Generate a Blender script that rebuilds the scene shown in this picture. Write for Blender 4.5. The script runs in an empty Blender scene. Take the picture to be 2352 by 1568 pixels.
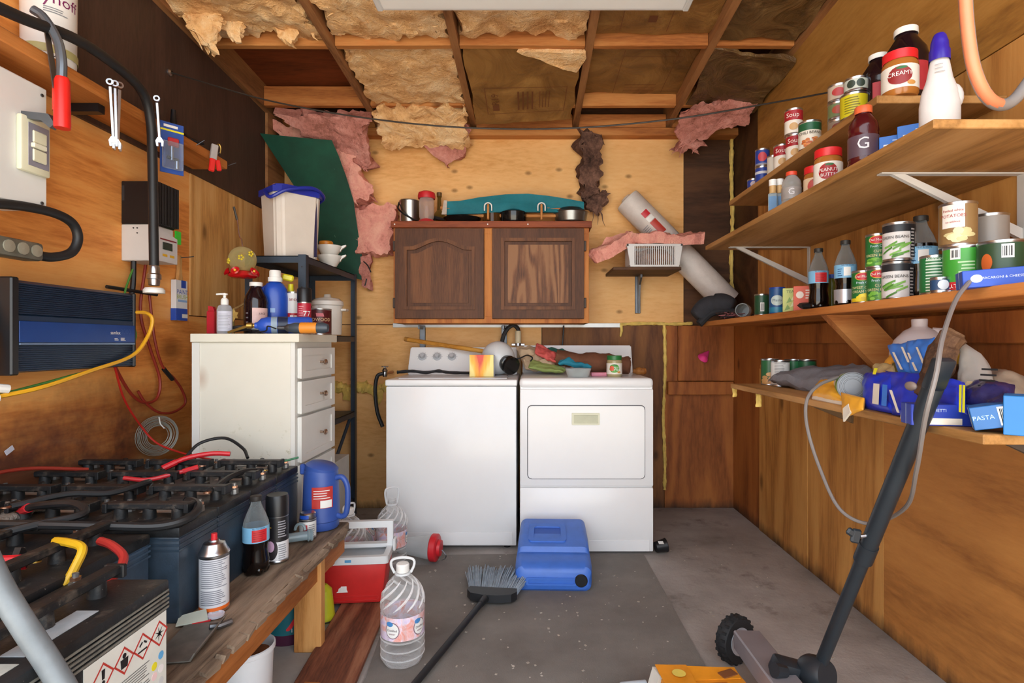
import bpy, bmesh, math, random
from mathutils import Vector, Matrix, noise, Euler
PI = math.pi
F, H, VX, VY = 1290.0, 1.0755, 1220.0, 788.0        # focal length in px, eye height, vanishing point of the room's long lines
DB, XL, XR = 3.68, -1.65, 1.327                      # back wall, left wall, right wall
scene = bpy.context.scene
C = scene.collection

# ---------------------------------------------------------------- camera, sky, sun, exposure
cam = bpy.data.cameras.new('camera'); camo = bpy.data.objects.new('camera', cam); C.objects.link(camo)
cam.sensor_width = 36.0; cam.lens = F / 2352 * 36.0
cam.shift_x = -(VX - 1176) / 2352; cam.shift_y = (VY - 784) / 2352
cam.clip_start = 0.02
camo.location = (0, 0, H); camo.rotation_euler = (PI / 2, 0, 0)
scene.camera = camo
w = bpy.data.worlds.new('sky'); scene.world = w; w.use_nodes = True
bg = w.node_tree.nodes['Background']; bg.inputs[0].default_value = (0.86, 0.93, 1.0, 1); bg.inputs[1].default_value = 2.2
sun = bpy.data.lights.new('sun', 'SUN'); sun.energy = 18.0; sun.angle = 0.02; sun.color = (1, 0.93, 0.82)
suno = bpy.data.objects.new('sun', sun); C.objects.link(suno)
suno.rotation_euler = (math.radians(-7), math.radians(42), 0)
vs = scene.view_settings
vs.view_transform = 'Standard'; vs.look = 'None'; vs.gamma = 1.0; vs.exposure = 0.95; vs.use_curve_mapping = False

# ---------------------------------------------------------------- helpers
def P(px, py, Y):
    return Vector(((px - VX) / F * Y, Y, H - (py - VY) / F * Y))
def XP(px, Y): return (px - VX) / F * Y
def ZP(py, Y): return H - (py - VY) / F * Y
def lin(h):
    h = h.lstrip('#'); o = []
    for i in (0, 2, 4):
        c = int(h[i:i + 2], 16) / 255
        o.append(c / 12.92 if c <= 0.04045 else ((c + 0.055) / 1.055) ** 2.4)
    return (*o, 1.0)

class N:
    """small node-tree builder"""
    def __init__(s, name):
        s.m = bpy.data.materials.new(name); s.m.use_nodes = True
        s.t = s.m.node_tree; s.b = s.t.nodes['Principled BSDF']
    def n(s, typ, **kw):
        nd = s.t.nodes.new(typ)
        for k, v in kw.items():
            if k.startswith('i_'):
                key = k[2:]; key = int(key) if key.isdigit() else key.replace('_', ' ')
                nd.inputs[key].default_value = v
            else: setattr(nd, k, v)
        return nd
    def l(s, a, b): s.t.links.new(a, b)
    def coord(s, scale=(1, 1, 1), rot=(0, 0, 0), loc=(0, 0, 0)):
        tc = s.n('ShaderNodeTexCoord'); mp = s.n('ShaderNodeMapping')
        mp.inputs['Scale'].default_value = scale; mp.inputs['Rotation'].default_value = rot; mp.inputs['Location'].default_value = loc
        s.l(tc.outputs['Object'], mp.inputs[0]); return mp.outputs[0]
    def noise(s, vec, scale, detail=4, rough=.55, dist=0):
        nd = s.n('ShaderNodeTexNoise'); nd.inputs['Scale'].default_value = scale; nd.inputs['Detail'].default_value = detail
        nd.inputs['Roughness'].default_value = rough; nd.inputs['Distortion'].default_value = dist
        s.l(vec, nd.inputs['Vector']); return nd.outputs['Fac']
    def ramp(s, fac, stops):
        nd = s.n('ShaderNodeValToRGB'); e = nd.color_ramp.elements
        while len(e) < len(stops): e.new(0.5)
        for i, (p, c) in enumerate(stops):
            e[i].position = p; e[i].color = c if len(c) == 4 else (*c, 1)
        s.l(fac, nd.inputs[0]); return nd.outputs[0]
    def mix(s, fac, a, b, mode='MIX'):
        nd = s.n('ShaderNodeMix', data_type='RGBA', blend_type=mode)
        for sock, v in ((nd.inputs[0], fac), (nd.inputs[6], a), (nd.inputs[7], b)):
            if hasattr(v, 'is_output'): s.l(v, sock)
            else: sock.default_value = v
        return nd.outputs[2]
    def math(s, op, a, b=0.0, clamp=False):
        nd = s.n('ShaderNodeMath', operation=op, use_clamp=clamp)
        for sock, v in ((nd.inputs[0], a), (nd.inputs[1], b)):
            if hasattr(v, 'is_output'): s.l(v, sock)
            else: sock.default_value = v
        return nd.outputs[0]
    def bump(s, h, strength=.3, dist=.01):
        nd = s.n('ShaderNodeBump'); nd.inputs['Strength'].default_value = strength; nd.inputs['Distance'].default_value = dist
        s.l(h, nd.inputs['Height']); s.l(nd.outputs[0], s.b.inputs['Normal'])
    def sep(s, vec):
        nd = s.n('ShaderNodeSeparateXYZ'); s.l(vec, nd.inputs[0]); return nd.outputs
    def done(s, rough=.5, metal=0, spec=.5):
        s.b.inputs['Roughness'].default_value = rough; s.b.inputs['Metallic'].default_value = metal
        s.b.inputs['Specular IOR Level'].default_value = spec
        return s.m
_mc = {}
def mul(c, k): return (min(1, c[0] * k), min(1, c[1] * k), min(1, c[2] * k), 1)
def col(hexc, rough=.5, metal=0.0, var=.12, scale=9.0, bump=0.0, spec=.5, trans=0.0, ior=1.45, alpha=1.0):
    """plain coloured surface with a faint procedural mottling"""
    key = (hexc, rough, metal, var, scale, bump, spec, trans, alpha)
    if key in _mc: return _mc[key]
    g = N('paint_' + hexc.lstrip('#')); c = lin(hexc)
    v = g.coord()
    f = g.noise(v, scale, 5, .6)
    cc = g.ramp(f, [(.3, mul(c, 1 - var)), (.7, mul(c, 1 + var * .6))])
    g.l(cc, g.b.inputs['Base Color'])
    if bump: g.bump(g.noise(v, scale * 12, 3, .6), bump, .004)
    if trans: g.b.inputs['Transmission Weight'].default_value = trans; g.b.inputs['IOR'].default_value = ior
    if alpha < 1: g.b.inputs['Alpha'].default_value = alpha
    _mc[key] = g.done(rough, metal, spec); return _mc[key]
def wood(name, c0, c1, c2, grain=(6, 6, .6), bands=9.0, rough=.65, dark=0.35, knots=0, bump=.15, stain=None, contrast=1.0, flat=None):
    """plywood / board: contour grain stretched along one axis, fine fibres, optional knots and stains"""
    g = N(name); v = g.coord(scale=grain)
    big = g.noise(v, .55, 3, .5, .35)
    s = g.math('SINE', g.math('MULTIPLY', big, bands * 6.283))
    s = g.math('MULTIPLY_ADD', s, .5); s.node.inputs[2].default_value = .5
    fine = g.noise(g.coord(scale=(grain[0] * 7, grain[1] * 7, grain[2] * 7)), 2.2, 5, .65)
    f = g.math('ADD', g.math('MULTIPLY', s, .42 * contrast), g.math('MULTIPLY', fine, .75))
    cc = g.ramp(f, [(.22, lin(c2)), (.5, lin(c1)), (.82, lin(c0))])
    blotch = g.noise(g.coord(), 1.7, 4, .6)
    cc = g.mix(g.math('MULTIPLY', g.math('SUBTRACT', blotch, .45, True), dark * 2.5, True), cc, mul(lin(c2), .55))
    if knots:
        vo = g.n('ShaderNodeTexVoronoi'); vo.inputs['Scale'].default_value = knots
        vo.inputs['Randomness'].default_value = 1.0
        vv = g.coord(scale=tuple(.45 + .55 * min(1, q / max(grain)) for q in grain))
        if flat is not None:
            vo.voronoi_dimensions = '2D'; sp = g.sep(vv); cx = g.n('ShaderNodeCombineXYZ'); g.l(sp[1 if flat == 0 else 0], cx.inputs[0]); g.l(sp[2 if flat < 2 else 1], cx.inputs[1]); vv = cx.outputs[0]
        g.l(vv, vo.inputs['Vector'])
        k = g.ramp(vo.outputs['Distance'], [(.02, (1, 1, 1)), (.065, (0, 0, 0))])
        cc = g.mix(g.math('MULTIPLY', k, .75), cc, mul(lin(c2), .35))
    if stain:
        cc = stain(g, cc)
    g.l(cc, g.b.inputs['Base Color'])
    g.bump(fine, bump, .004)
    return g.done(rough, 0, .3)

class B:
    """mesh builder: collects shapes in one bmesh"""
    def __init__(s): s.bm = bmesh.new()
    def _new(s, geom_v, M=None):
        if M is not None: bmesh.ops.transform(s.bm, matrix=M, verts=geom_v)
    def box(s, c, d, rot=(0, 0, 0), bev=0.0, seg=1, taper=None):
        r = bmesh.ops.create_cube(s.bm, size=1.0); v = r['verts']
        for q in v:
            tx = ty = 1.0
            if taper and q.co.z < 0: tx, ty = taper
            q.co = Vector((q.co.x * d[0] * tx, q.co.y * d[1] * ty, q.co.z * d[2]))
        if bev:
            e = list({e for q in v for e in q.link_edges})
            rr = bmesh.ops.bevel(s.bm, geom=e, offset=bev, segments=seg, affect='EDGES', profile=.5)
            v = list({q for f in rr['faces'] for q in f.verts} | {q for q in v if q.is_valid})
            # collect the whole island
            st, seen = list(v), set(v)
            while st:
                a = st.pop()
                for ed in a.link_edges:
                    o = ed.other_vert(a)
                    if o not in seen: seen.add(o); st.append(o)
            v = list(seen)
        s._new(v, Matrix.Translation(c) @ Euler(rot).to_matrix().to_4x4()); return s
    def mm(s, a, b, bev=0.0, seg=1):
        return s.box([(a[i] + b[i]) / 2 for i in range(3)], [abs(b[i] - a[i]) for i in range(3)], bev=bev, seg=seg)
    def cyl(s, p0, p1, r0, r1=None, seg=16, caps=True):
        p0, p1 = Vector(p0), Vector(p1); r1 = r0 if r1 is None else r1
        d = p1 - p0; L = d.length
        r = bmesh.ops.create_cone(s.bm, cap_ends=caps, segments=seg, radius1=r0, radius2=max(r1, 1e-5), depth=L)
        M = Matrix.Translation((p0 + p1) / 2) @ d.to_track_quat('Z', 'Y').to_matrix().to_4x4()
        s._new(r['verts'], M); return s
    def sphere(s, c, r, seg=16, sc=(1, 1, 1)):
        q = bmesh.ops.create_uvsphere(s.bm, u_segments=seg, v_segments=max(6, seg * 2 // 3), radius=r)
        s._new(q['verts'], Matrix.Translation(c) @ Matrix.Diagonal((*sc, 1))); return s
    def lathe(s, prof, seg=24, c=(0, 0, 0), axis=None, sx=1.0, sy=1.0, tw=0.0, lobes=0, la=0.0, a0=0.0, a1=2 * PI):
        full = abs(a1 - a0 - 2 * PI) < 1e-6; n = seg if full else seg + 1
        R = []
        for (r, z) in prof:
            row = []
            for i in range(n):
                a = a0 + (a1 - a0) * i / seg
                rr = max(r, 1e-5) * (1 + la * math.sin(lobes * (a + tw * z))) if lobes else max(r, 1e-5)
                row.append(s.bm.verts.new((rr * math.cos(a) * sx, rr * math.sin(a) * sy, z)))
            R.append(row)
        vs = [v for row in R for v in row]
        for j in range(len(R) - 1):
            for i in range(seg if full else seg):
                k = (i + 1) % n
                try: s.bm.faces.new((R[j][i], R[j][k], R[j + 1][k], R[j + 1][i]))
                except ValueError: pass
        M = Matrix.Translation(c)
        if axis is not None: M = M @ Vector(axis).to_track_quat('Z', 'Y').to_matrix().to_4x4()
        s._new(vs, M); return s
    def tube(s, pts, r, seg=8, closed=False, caps=True):
        pts = [Vector(p) for p in pts]; n = len(pts); R = []
        up = Vector((0, 0, 1)); prev = None
        for i, p in enumerate(pts):
            t = (pts[(i + 1) % n] - pts[i - 1]) if closed else (pts[min(i + 1, n - 1)] - pts[max(i - 1, 0)])
            if t.length < 1e-9: t = Vector((0, 0, 1))
            t.normalize()
            if prev is None:
                a = t.cross(up)
                if a.length < 1e-3: a = t.cross(Vector((1, 0, 0)))
            else: a = prev - t * prev.dot(t)
            a.normalize(); prev = a; b = t.cross(a)
            rr = r[i] if isinstance(r, (list, tuple)) else r
            R.append([s.bm.verts.new(p + (a * math.cos(2 * PI * k / seg) + b * math.sin(2 * PI * k / seg)) * rr) for k in range(seg)])
        m = n if closed else n - 1
        for j in range(m):
            A, Bq = R[j], R[(j + 1) % n]
            for k in range(seg): s.bm.faces.new((A[k], A[(k + 1) % seg], Bq[(k + 1) % seg], Bq[k]))
        if caps and not closed:
            s.bm.faces.new(R[0][::-1]); s.bm.faces.new(R[-1])
        return s
    def prism(s, pts, a, b, axis='y', M=None):
        """2-D outline (u,v) extruded from a to b along an axis: y -> (u,*,v), x -> (*,u,v), z -> (u,v,*)"""
        f = {'y': lambda u, v, q: (u, q, v), 'x': lambda u, v, q: (q, u, v), 'z': lambda u, v, q: (u, v, q)}[axis]
        A = [s.bm.verts.new(f(u, v, a)) for u, v in pts]; Bq = [s.bm.verts.new(f(u, v, b)) for u, v in pts]
        n = len(pts)
        s.bm.faces.new(A); s.bm.faces.new(Bq[::-1])
        for i in range(n): s.bm.faces.new((A[i], A[(i + 1) % n], Bq[(i + 1) % n], Bq[i]))
        s._new(A + Bq, M); return s
    def ring(s, outer, inner, a, b, axis='y'):
        """frame between two outlines with the same number of points"""
        f = {'y': lambda u, v, q: (u, q, v), 'x': lambda u, v, q: (q, u, v), 'z': lambda u, v, q: (u, v, q)}[axis]
        n = len(outer); V = [[s.bm.verts.new(f(u, v, q)) for u, v in L] for L in (outer, inner) for q in (a, b)]
        oa, ob, ia, ib = V
        for i in range(n):
            k = (i + 1) % n
            for q in ((oa[i], oa[k], ia[k], ia[i]), (ob[k], ob[i], ib[i], ib[k]), (oa[k], oa[i], ob[i], ob[k]), (ia[i], ia[k], ib[k], ib[i])):
                s.bm.faces.new(q)
        return s
    def sheet(s, c4, thick, nu=14, nv=10, amp=.0, seed=0, pillow=False, rag=0.0, fr=6.0, sag=0.0, twist=0.0):
        """soft slab over four corners: bilinear surface with noise, thickness, ragged or pillowed edges"""
        p = [Vector(q) for q in c4]
        nrm = (p[1] - p[0]).cross(p[3] - p[0]); nrm.normalize()
        off = Vector((seed * 3.7, seed * 1.9, seed * 5.3)); L = []
        eu = (p[1] - p[0]).normalized(); ev = (p[3] - p[0]).normalized()
        for side in (1, -1):
            rows = []
            for j in range(nv + 1):
                row = []
                for i in range(nu + 1):
                    u, v = i / nu, j / nv
                    q = (p[0] * (1 - u) + p[1] * u) * (1 - v) + (p[3] * (1 - u) + p[2] * u) * v
                    ed = min(u, 1 - u, v, 1 - v)
                    n1 = noise.fractal(q * fr + off, 1.0, 2.1, 4); n2 = noise.noise(q * fr * 3.1 + off * 1.7)
                    t = thick * .5
                    if pillow: t *= math.sqrt(max(0.0, 4 * u * (1 - u) * 4 * v * (1 - v))) ** .6 + .03
                    q = q + nrm * (side * t + amp * (n1 + .35 * n2) * (1 if side > 0 or pillow else .4))
                    q = q + Vector((0, 0, -sag * 4 * u * (1 - u)))
                    if rag and ed < .09:
                        k = rag * 1.3 * (noise.noise(q * fr * 1.6 + off * 2.3) + .35 * noise.noise(q * fr * 5 + off))
                        if min(u, 1 - u) < .09: q = q + eu * k
                        if min(v, 1 - v) < .09: q = q + ev * k
                    row.append(s.bm.verts.new(q))
                rows.append(row)
            L.append(rows)
        for side, rows in enumerate(L):
            for j in range(nv):
                for i in range(nu):
                    f = (rows[j][i], rows[j][i + 1], rows[j + 1][i + 1], rows[j + 1][i])
                    s.bm.faces.new(f if side == 0 else f[::-1])
        T, D = L
        for i in range(nu):
            s.bm.faces.new((T[0][i + 1], T[0][i], D[0][i], D[0][i + 1])); s.bm.faces.new((T[nv][i], T[nv][i + 1], D[nv][i + 1], D[nv][i]))
        for j in range(nv):
            s.bm.faces.new((T[j][0], T[j + 1][0], D[j + 1][0], D[j][0])); s.bm.faces.new((T[j + 1][nu], T[j][nu], D[j][nu], D[j + 1][nu]))
        return s
    def wobble(s, amp, fr, seed=0):
        o = Vector((seed, seed * 2.3, seed * .7))
        for v in s.bm.verts: v.co += noise.noise_vector(v.co * fr + o) * amp
        return s
    def mesh(s, name, smooth=35):
        me = bpy.data.meshes.new(name)
        bmesh.ops.recalc_face_normals(s.bm, faces=s.bm.faces)
        s.bm.to_mesh(me); s.bm.free()
        if smooth:
            for p in me.polygons: p.use_smooth = True
            me.set_sharp_from_angle(angle=math.radians(smooth))
        return me
    def build(s, name, mat, parent=None, smooth=35, label=None):
        o = obj(name, s.mesh(name, smooth), mat, parent)
        if label: o['label'] = label
        return o
def obj(name, me, mat, parent=None):
    o = bpy.data.objects.new(name, me); C.objects.link(o)
    if mat is not None: me.materials.append(mat)
    if parent is not None: o.parent = parent
    return o
def thing(name, label, cat, loc=(0, 0, 0), rotz=0.0, group=None, rot=None):
    o = bpy.data.objects.new(name, None); C.objects.link(o); o.empty_display_size = .05
    o.location = loc; o.rotation_euler = rot if rot else (0, 0, rotz)
    o['label'] = label; o['category'] = cat
    if group: o['group'] = group
    return o
def tag(o, label, cat, group=None, kind=None):
    o['label'] = label; o['category'] = cat
    if group: o['group'] = group
    if kind: o['kind'] = kind
    return o
def struct(o):
    o['kind'] = 'structure'; return o
def face(x, y, extra=0.0): return math.atan2(-x, y) + extra      # turn a label (local -Y) towards the doorway
def smoothpath(pts, n=8):
    """Catmull-Rom through the points"""
    p = [Vector(q) for q in pts]; p = [p[0] * 2 - p[1]] + p + [p[-1] * 2 - p[-2]]; out = []
    for i in range(1, len(p) - 2):
        for k in range(n):
            t = k / n; a, b, c, d = p[i - 1:i + 3]
            out.append(.5 * ((2 * b) + (c - a) * t + (2 * a - 5 * b + 4 * c - d) * t * t + (3 * b - a - 3 * c + d) * t ** 3))
    out.append(p[-2]); return out
def rrect(x0, x1, z0, z1, r, n=5):
    o = []
    for cx, cz, a in ((x1 - r, z1 - r, 0), (x0 + r, z1 - r, 90), (x0 + r, z0 + r, 180), (x1 - r, z0 + r, 270)):
        for k in range(n + 1):
            t = math.radians(a + 90 * k / n); o.append((cx + r * math.cos(t), cz + r * math.sin(t)))
    return o
# ---- lettering: flat print laid 0.5 mm proud of a surface
_tx = {}
def text_data(s):
    if s in _tx: return _tx[s]
    cu = bpy.data.curves.new('t', 'FONT'); cu.body = s; cu.align_x = 'CENTER'; cu.align_y = 'CENTER'; cu.size = 1.0; cu.resolution_u = 2
    o = bpy.data.objects.new('t', cu); C.objects.link(o)
    dg = bpy.context.evaluated_depsgraph_get(); me = bpy.data.meshes.new_from_object(o.evaluated_get(dg))
    vv = [v.co.copy() for v in me.vertices]; ff = [tuple(p.vertices) for p in me.polygons]
    bpy.data.objects.remove(o); bpy.data.curves.remove(cu); bpy.data.meshes.remove(me)
    _tx[s] = (vv, ff); return _tx[s]
def text(s, size, mat, parent, M=None, R=None, a=0.0, z=0.0, x=0.0, y=0.0, stretch=1.0, name='lettering', slant=0.0):
    """flat in the local XZ plane at depth y, or wrapped round a cylinder of radius R about angle a (0 = local -Y)"""
    vv, ff = text_data(s); out = []
    for v in vv:
        tx, tz = (v.x + v.y * slant) * size * stretch + x, v.y * size + z
        if R: t = a + tx / R - PI / 2; q = Vector(((R + .0006) * math.cos(t), (R + .0006) * math.sin(t), tz))
        else: q = Vector((tx, y, tz))
        out.append(M @ q if M else q)
    me = bpy.data.meshes.new(name); me.from_pydata(out, [], ff)
    return obj(name, me, mat, parent)
def patch(R, a0, a1, z0, z1, mat, parent, name='label_panel', seg=8, off=.0004, pts=None):
    b = B(); t0, t1 = a0 - PI / 2, a1 - PI / 2
    b.lathe([(R + off, z0), (R + off, z1)], seg, a0=t0, a1=t1)
    return b.build(name, mat, parent)
def disc_patch(R, a, zc, ra, rz, mat, parent, name='label_emblem', off=.0006, n=20):
    b = B(); c = []
    for k in range(n):
        t = 2 * PI * k / n; aa = a + ra * math.cos(t) / R - PI / 2
        c.append(b.bm.verts.new(((R + off) * math.cos(aa), (R + off) * math.sin(aa), zc + rz * math.sin(t))))
    prev = c
    for q in (.75, .5, .25):          # rings, so that the print follows the curve of the surface
        cur = []
        for k in range(n):
            t = 2 * PI * k / n; aa = a + ra * q * math.cos(t) / R - PI / 2
            cur.append(b.bm.verts.new(((R + off) * math.cos(aa), (R + off) * math.sin(aa), zc + rz * q * math.sin(t))))
        for k in range(n): b.bm.faces.new((prev[k], prev[(k + 1) % n], cur[(k + 1) % n], cur[k]))
        prev = cur
    b.bm.faces.new(prev)
    return b.build(name, mat, parent)
def lines_flat(b, x0, x1, z0, z1, n, y, h=.45, seed=1):
    """rows of small print as thin strips"""
    rnd = random.Random(seed); dz = (z1 - z0) / n
    for i in range(n):
        e = x1 - (x1 - x0) * rnd.random() * .3
        zz = z0 + dz * i
        vs_ = [b.bm.verts.new(q) for q in ((x0, y, zz), (e, y, zz), (e, y, zz + dz * h), (x0, y, zz + dz * h))]
        b.bm.faces.new(vs_)
    return b
def lines_curved(b, R, a0, a1, z0, z1, n, h=.45, seed=1, off=.0008):
    rnd = random.Random(seed); dz = (z1 - z0) / n
    for i in range(n):
        e = a1 - (a1 - a0) * rnd.random() * .3; zz = z0 + dz * i
        b.lathe([(R + off, zz), (R + off, zz + dz * h)], 8, a0=a0 - PI / 2, a1=e - PI / 2)
    return b
def barcode_flat(x0, x1, z0, z1, y, parent, M=None, seed=3):
    rnd = random.Random(seed); w = B()
    w.bm.faces.new([w.bm.verts.new(q) for q in ((x0, y, z0), (x1, y, z0), (x1, y, z1), (x0, y, z1))])
    k = B(); x = x0 + (x1 - x0) * .08
    while x < x1 - (x1 - x0) * .1:
        ww = (x1 - x0) * rnd.choice((.02, .035, .05))
        k.bm.faces.new([k.bm.verts.new(q) for q in ((x, y - .0004, z0 + (z1 - z0) * .1), (x + ww, y - .0004, z0 + (z1 - z0) * .1), (x + ww, y - .0004, z1 - (z1 - z0) * .1), (x, y - .0004, z1 - (z1 - z0) * .1))])
        x += ww + (x1 - x0) * rnd.choice((.025, .04))
    if M:
        for q in (w, k): bmesh.ops.transform(q.bm, matrix=M, verts=q.bm.verts)
    o = w.build('barcode', WHITE, parent); k.build('barcode_bars', BLACKP, o)
def quad(parent, x0, x1, z0, z1, y, mat, name='label_panel', M=None):
    b = B(); b.bm.faces.new([b.bm.verts.new(q) for q in ((x0, y, z0), (x1, y, z0), (x1, y, z1), (x0, y, z1))])
    if M: bmesh.ops.transform(b.bm, matrix=M, verts=b.bm.verts)
    return b.build(name, mat, parent)
FX = Matrix.Rotation(PI / 2, 4, 'Z')          # turns print made for local -Y to face local +X

WHITE = col('#e9e8e4', .5, var=.03); BLACKP = col('#17171a', .55, var=.1); REDP = col('#c8202a', .45, var=.05)
STEEL = col('#b9bcc0', .28, 1.0, .08); DSTEEL = col('#73777c', .4, .9, .15); BRASS = col('#a98a45', .35, .9, .15)
BLACKPL = col('#15171b', .38, 0, .2); GREYP = col('#8d9096', .5); BLUEP = col('#2350b8', .4)
COPPER = col('#b4876c', .35, .9, .2, 40)
def clear(hexc='#ffffff', rough=.05, name=None, alpha=.25):
    """thin-walled clear plastic or glass: mostly see-through with a glossy skin"""
    key = ('clear', hexc, rough, alpha)
    if key in _mc: return _mc[key]
    g = N('clear_' + hexc.lstrip('#')); v = g.coord(); f = g.noise(v, 14, 3)
    cc = g.ramp(f, [(.3, mul(lin(hexc), .9)), (.7, lin(hexc))]); g.l(cc, g.b.inputs['Base Color'])
    t = g.n('ShaderNodeBsdfTransparent'); g.l(cc, t.inputs[0])
    m = g.n('ShaderNodeMixShader')
    lw = g.n('ShaderNodeLayerWeight'); lw.inputs[0].default_value = .35
    g.l(g.math('ADD', g.math('MULTIPLY', lw.outputs['Facing'], .55), alpha, True), m.inputs[0])
    g.l(t.outputs[0], m.inputs[1]); g.l(g.b.outputs[0], m.inputs[2])
    out = g.t.nodes['Material Output']; g.l(m.outputs[0], out.inputs['Surface'])
    _mc[key] = g.done(rough, 0, .6); return _mc[key]
# ---------------------------------------------------------------- materials of the shell
def soot(g, cc):
    """red-brown acid stain that climbs the ply behind the batteries, with ragged edges"""
    p = g.coord(); s = g.sep(p); n = g.noise(p, 3.2, 5, .65)
    h = g.math('SUBTRACT', .92, s[2]); h = g.math('MULTIPLY', h, 4.2)
    f = g.math('MULTIPLY', g.math('ADD', h, g.math('MULTIPLY', g.math('SUBTRACT', n, .5), 2.2), True), .95)
    near = g.math('MULTIPLY', g.math('SUBTRACT', 2.75, s[1]), 2.0, True)
    tint = g.ramp(g.noise(g.coord(scale=(1, 1, 4)), 5, 5, .6), [(.3, lin('#3a1d19')), (.55, lin('#5a2f22')), (.75, lin('#6d4c38'))])
    return g.mix(g.math('MULTIPLY', f, near), cc, tint)
def damp(g, cc):
    """dark damp stain along the bottom of the sheets where they meet the slab"""
    p = g.coord(); s = g.sep(p); n = g.noise(g.coord(scale=(1, 1, .25)), 14, 5, .7)
    f = g.math('SUBTRACT', g.math('ADD', .0, g.math('MULTIPLY', n, .13)), s[2])
    return g.mix(g.math('MULTIPLY', f, 12, True), cc, lin('#2a211b'))
PLY_L = wood('plywood_left', '#f5b468', '#eb9d50', '#c67534', (7, .5, 4.5), 5, .6, .25, 1.3, stain=soot, flat=0)
PLY_L2 = wood('plywood_pale', '#e6b878', '#d8a25f', '#b07c44', (6, 6, .55), 8, .65, .2, 2.6, flat=0)
PLY_LD = wood('plywood_brown_paint', '#594238', '#4c382f', '#3b2b25', (5, 5, .7), 5, .55, .2, contrast=.5)
PLY_B = wood('plywood_yellow', '#f2c486', '#ebb574', '#d79a54', (.8, 4, 3.2), 3, .6, .16, 4.2, stain=damp, contrast=.45, flat=1)
PLY_BD = wood('plywood_brown', '#86582f', '#704626', '#52301b', (4, 4, .6), 6, .6, .3, 2.6, stain=damp, flat=1)
PLY_BR = wood('plywood_red', '#a8652f', '#935426', '#703c1a', (4, 4, .6), 7, .6, .25, 2.4, stain=damp)
PLY_DK = wood('plywood_dark', '#5c3c24', '#4b2f1c', '#362112', (.7, 4, 4), 6, .6, .3)
PLY_R = wood('plywood_right', '#c99250', '#b87f40', '#935f2e', (5, 5, .5), 7, .6, .22, 2.0, stain=damp, flat=0)
PLY_R2 = wood('plywood_right_near', '#c28544', '#b2763a', '#8f5a2a', (6, .6, 3.2), 4, .55, .25, 1.3, stain=damp, contrast=.7, flat=0)
PLY_RU = wood('plywood_right_upper', '#b98846', '#a67536', '#7f5526', (6, .7, 4), 4, .6, .25, 0, contrast=.7)
LUMBER = wood('framing_lumber', '#c98a4e', '#b5713a', '#8c5026', (.8, 8, 9), 5, .65, .15, 3.0)
RAFTER = wood('rafter_lumber', '#a8764a', '#93643e', '#6c462a', (9, .8, 9), 5, .65, .2, 2.5)
PINE_L = wood('pine_board', '#c98244', '#b87033', '#91521f', (8, .7, 8), 5, .6, .15, 2.4)
SHELFW = wood('shelf_ply', '#b98a54', '#a67742', '#80592d', (6, .6, 6), 6, .6, .25, 1.4)
SHEATH = wood('roof_sheathing', '#8a4420', '#753818', '#542610', (.7, 4, 4), 6, .7, .2, contrast=.5)
g = N('concrete'); v = g.coord()
cc = g.ramp(g.noise(v, 1.6, 7, .62), [(.3, lin('#726c68')), (.5, lin('#9a948f')), (.72, lin('#b3ada8'))])
cc = g.mix(g.math('MULTIPLY', g.ramp(g.noise(v, 5.5, 6, .7), [(.56, (0, 0, 0)), (.7, (1, 1, 1))]), .55), cc, lin('#4a3d36'))
cc = g.mix(g.ramp(g.noise(v, 60, 3, .6), [(.72, (0, 0, 0)), (.78, (1, 1, 1))]), cc, lin('#3b342f'))
g.l(cc, g.b.inputs['Base Color']); g.bump(g.noise(v, 30, 6, .7), .25, .01); CONC = g.done(.7, 0, .35)
g = N('rubber_mat'); v = g.coord()
cc = g.ramp(g.noise(v, 2.2, 7, .65), [(.3, lin('#68635e')), (.7, lin('#87827c'))])
sp = g.ramp(g.noise(v, 42, 2, .5), [(.735, (0, 0, 0)), (.76, (1, 1, 1))])
cc = g.mix(g.math('MULTIPLY', sp, .8), cc, lin('#cfc8bd'))
cc = g.mix(g.ramp(g.noise(g.coord(loc=(3, 1, 0)), 6, 6, .7), [(.6, (0, 0, 0)), (.75, (1, 1, 1))]), cc, lin('#77716b'))
g.l(cc, g.b.inputs['Base Color']); g.bump(g.noise(v, 220, 2, .6), .35, .003); MATM = g.done(.85, 0, .25)
def fluff(name, c0, c1, c2, sc=7.0):
    g = N(name); v = g.coord(); n1 = g.noise(v, sc, 6, .65, .6); n2 = g.noise(v, sc * 9, 4, .7)
    f = g.math('ADD', g.math('MULTIPLY', n1, .75), g.math('MULTIPLY', n2, .3))
    g.l(g.ramp(f, [(.34, lin(c2)), (.5, lin(c1)), (.66, lin(c0))]), g.b.inputs['Base Color'])
    g.bump(g.math('ADD', n1, g.math('MULTIPLY', n2, .35)), .9, .03)
    g.b.inputs['Subsurface Weight'].default_value = 0.0
    return g.done(.95, 0, .1)
INS_C = fluff('insulation_cream', '#f8d9ac', '#efbf86', '#c98c54')
INS_P = fluff('insulation_pink', '#f5b9a4', '#eaa091', '#bf7468')
INS_DP = fluff('insulation_dusty_pink', '#dd9f92', '#c68275', '#84503f')
INS_G = fluff('insulation_grimy', '#8d6a5a', '#5f463c', '#231d1b')
g = N('kraft_facing'); v = g.coord()
n1 = g.noise(g.coord(scale=(1, 1, 1)), 4, 6, .6, 1.2)
g.l(g.ramp(n1, [(.3, lin('#63421f')), (.55, lin('#8f6635')), (.75, lin('#ab8148'))]), g.b.inputs['Base Color'])
g.bump(n1, .6, .03); KRAFT = g.done(.42, 0, .4)
g = N('vapour_film'); v = g.coord(); n1 = g.noise(v, 5, 6, .6, 1.5)
g.l(g.ramp(n1, [(.3, lin('#3b2a18')), (.55, lin('#6b5030')), (.75, lin('#94784e'))]), g.b.inputs['Base Color'])
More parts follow.
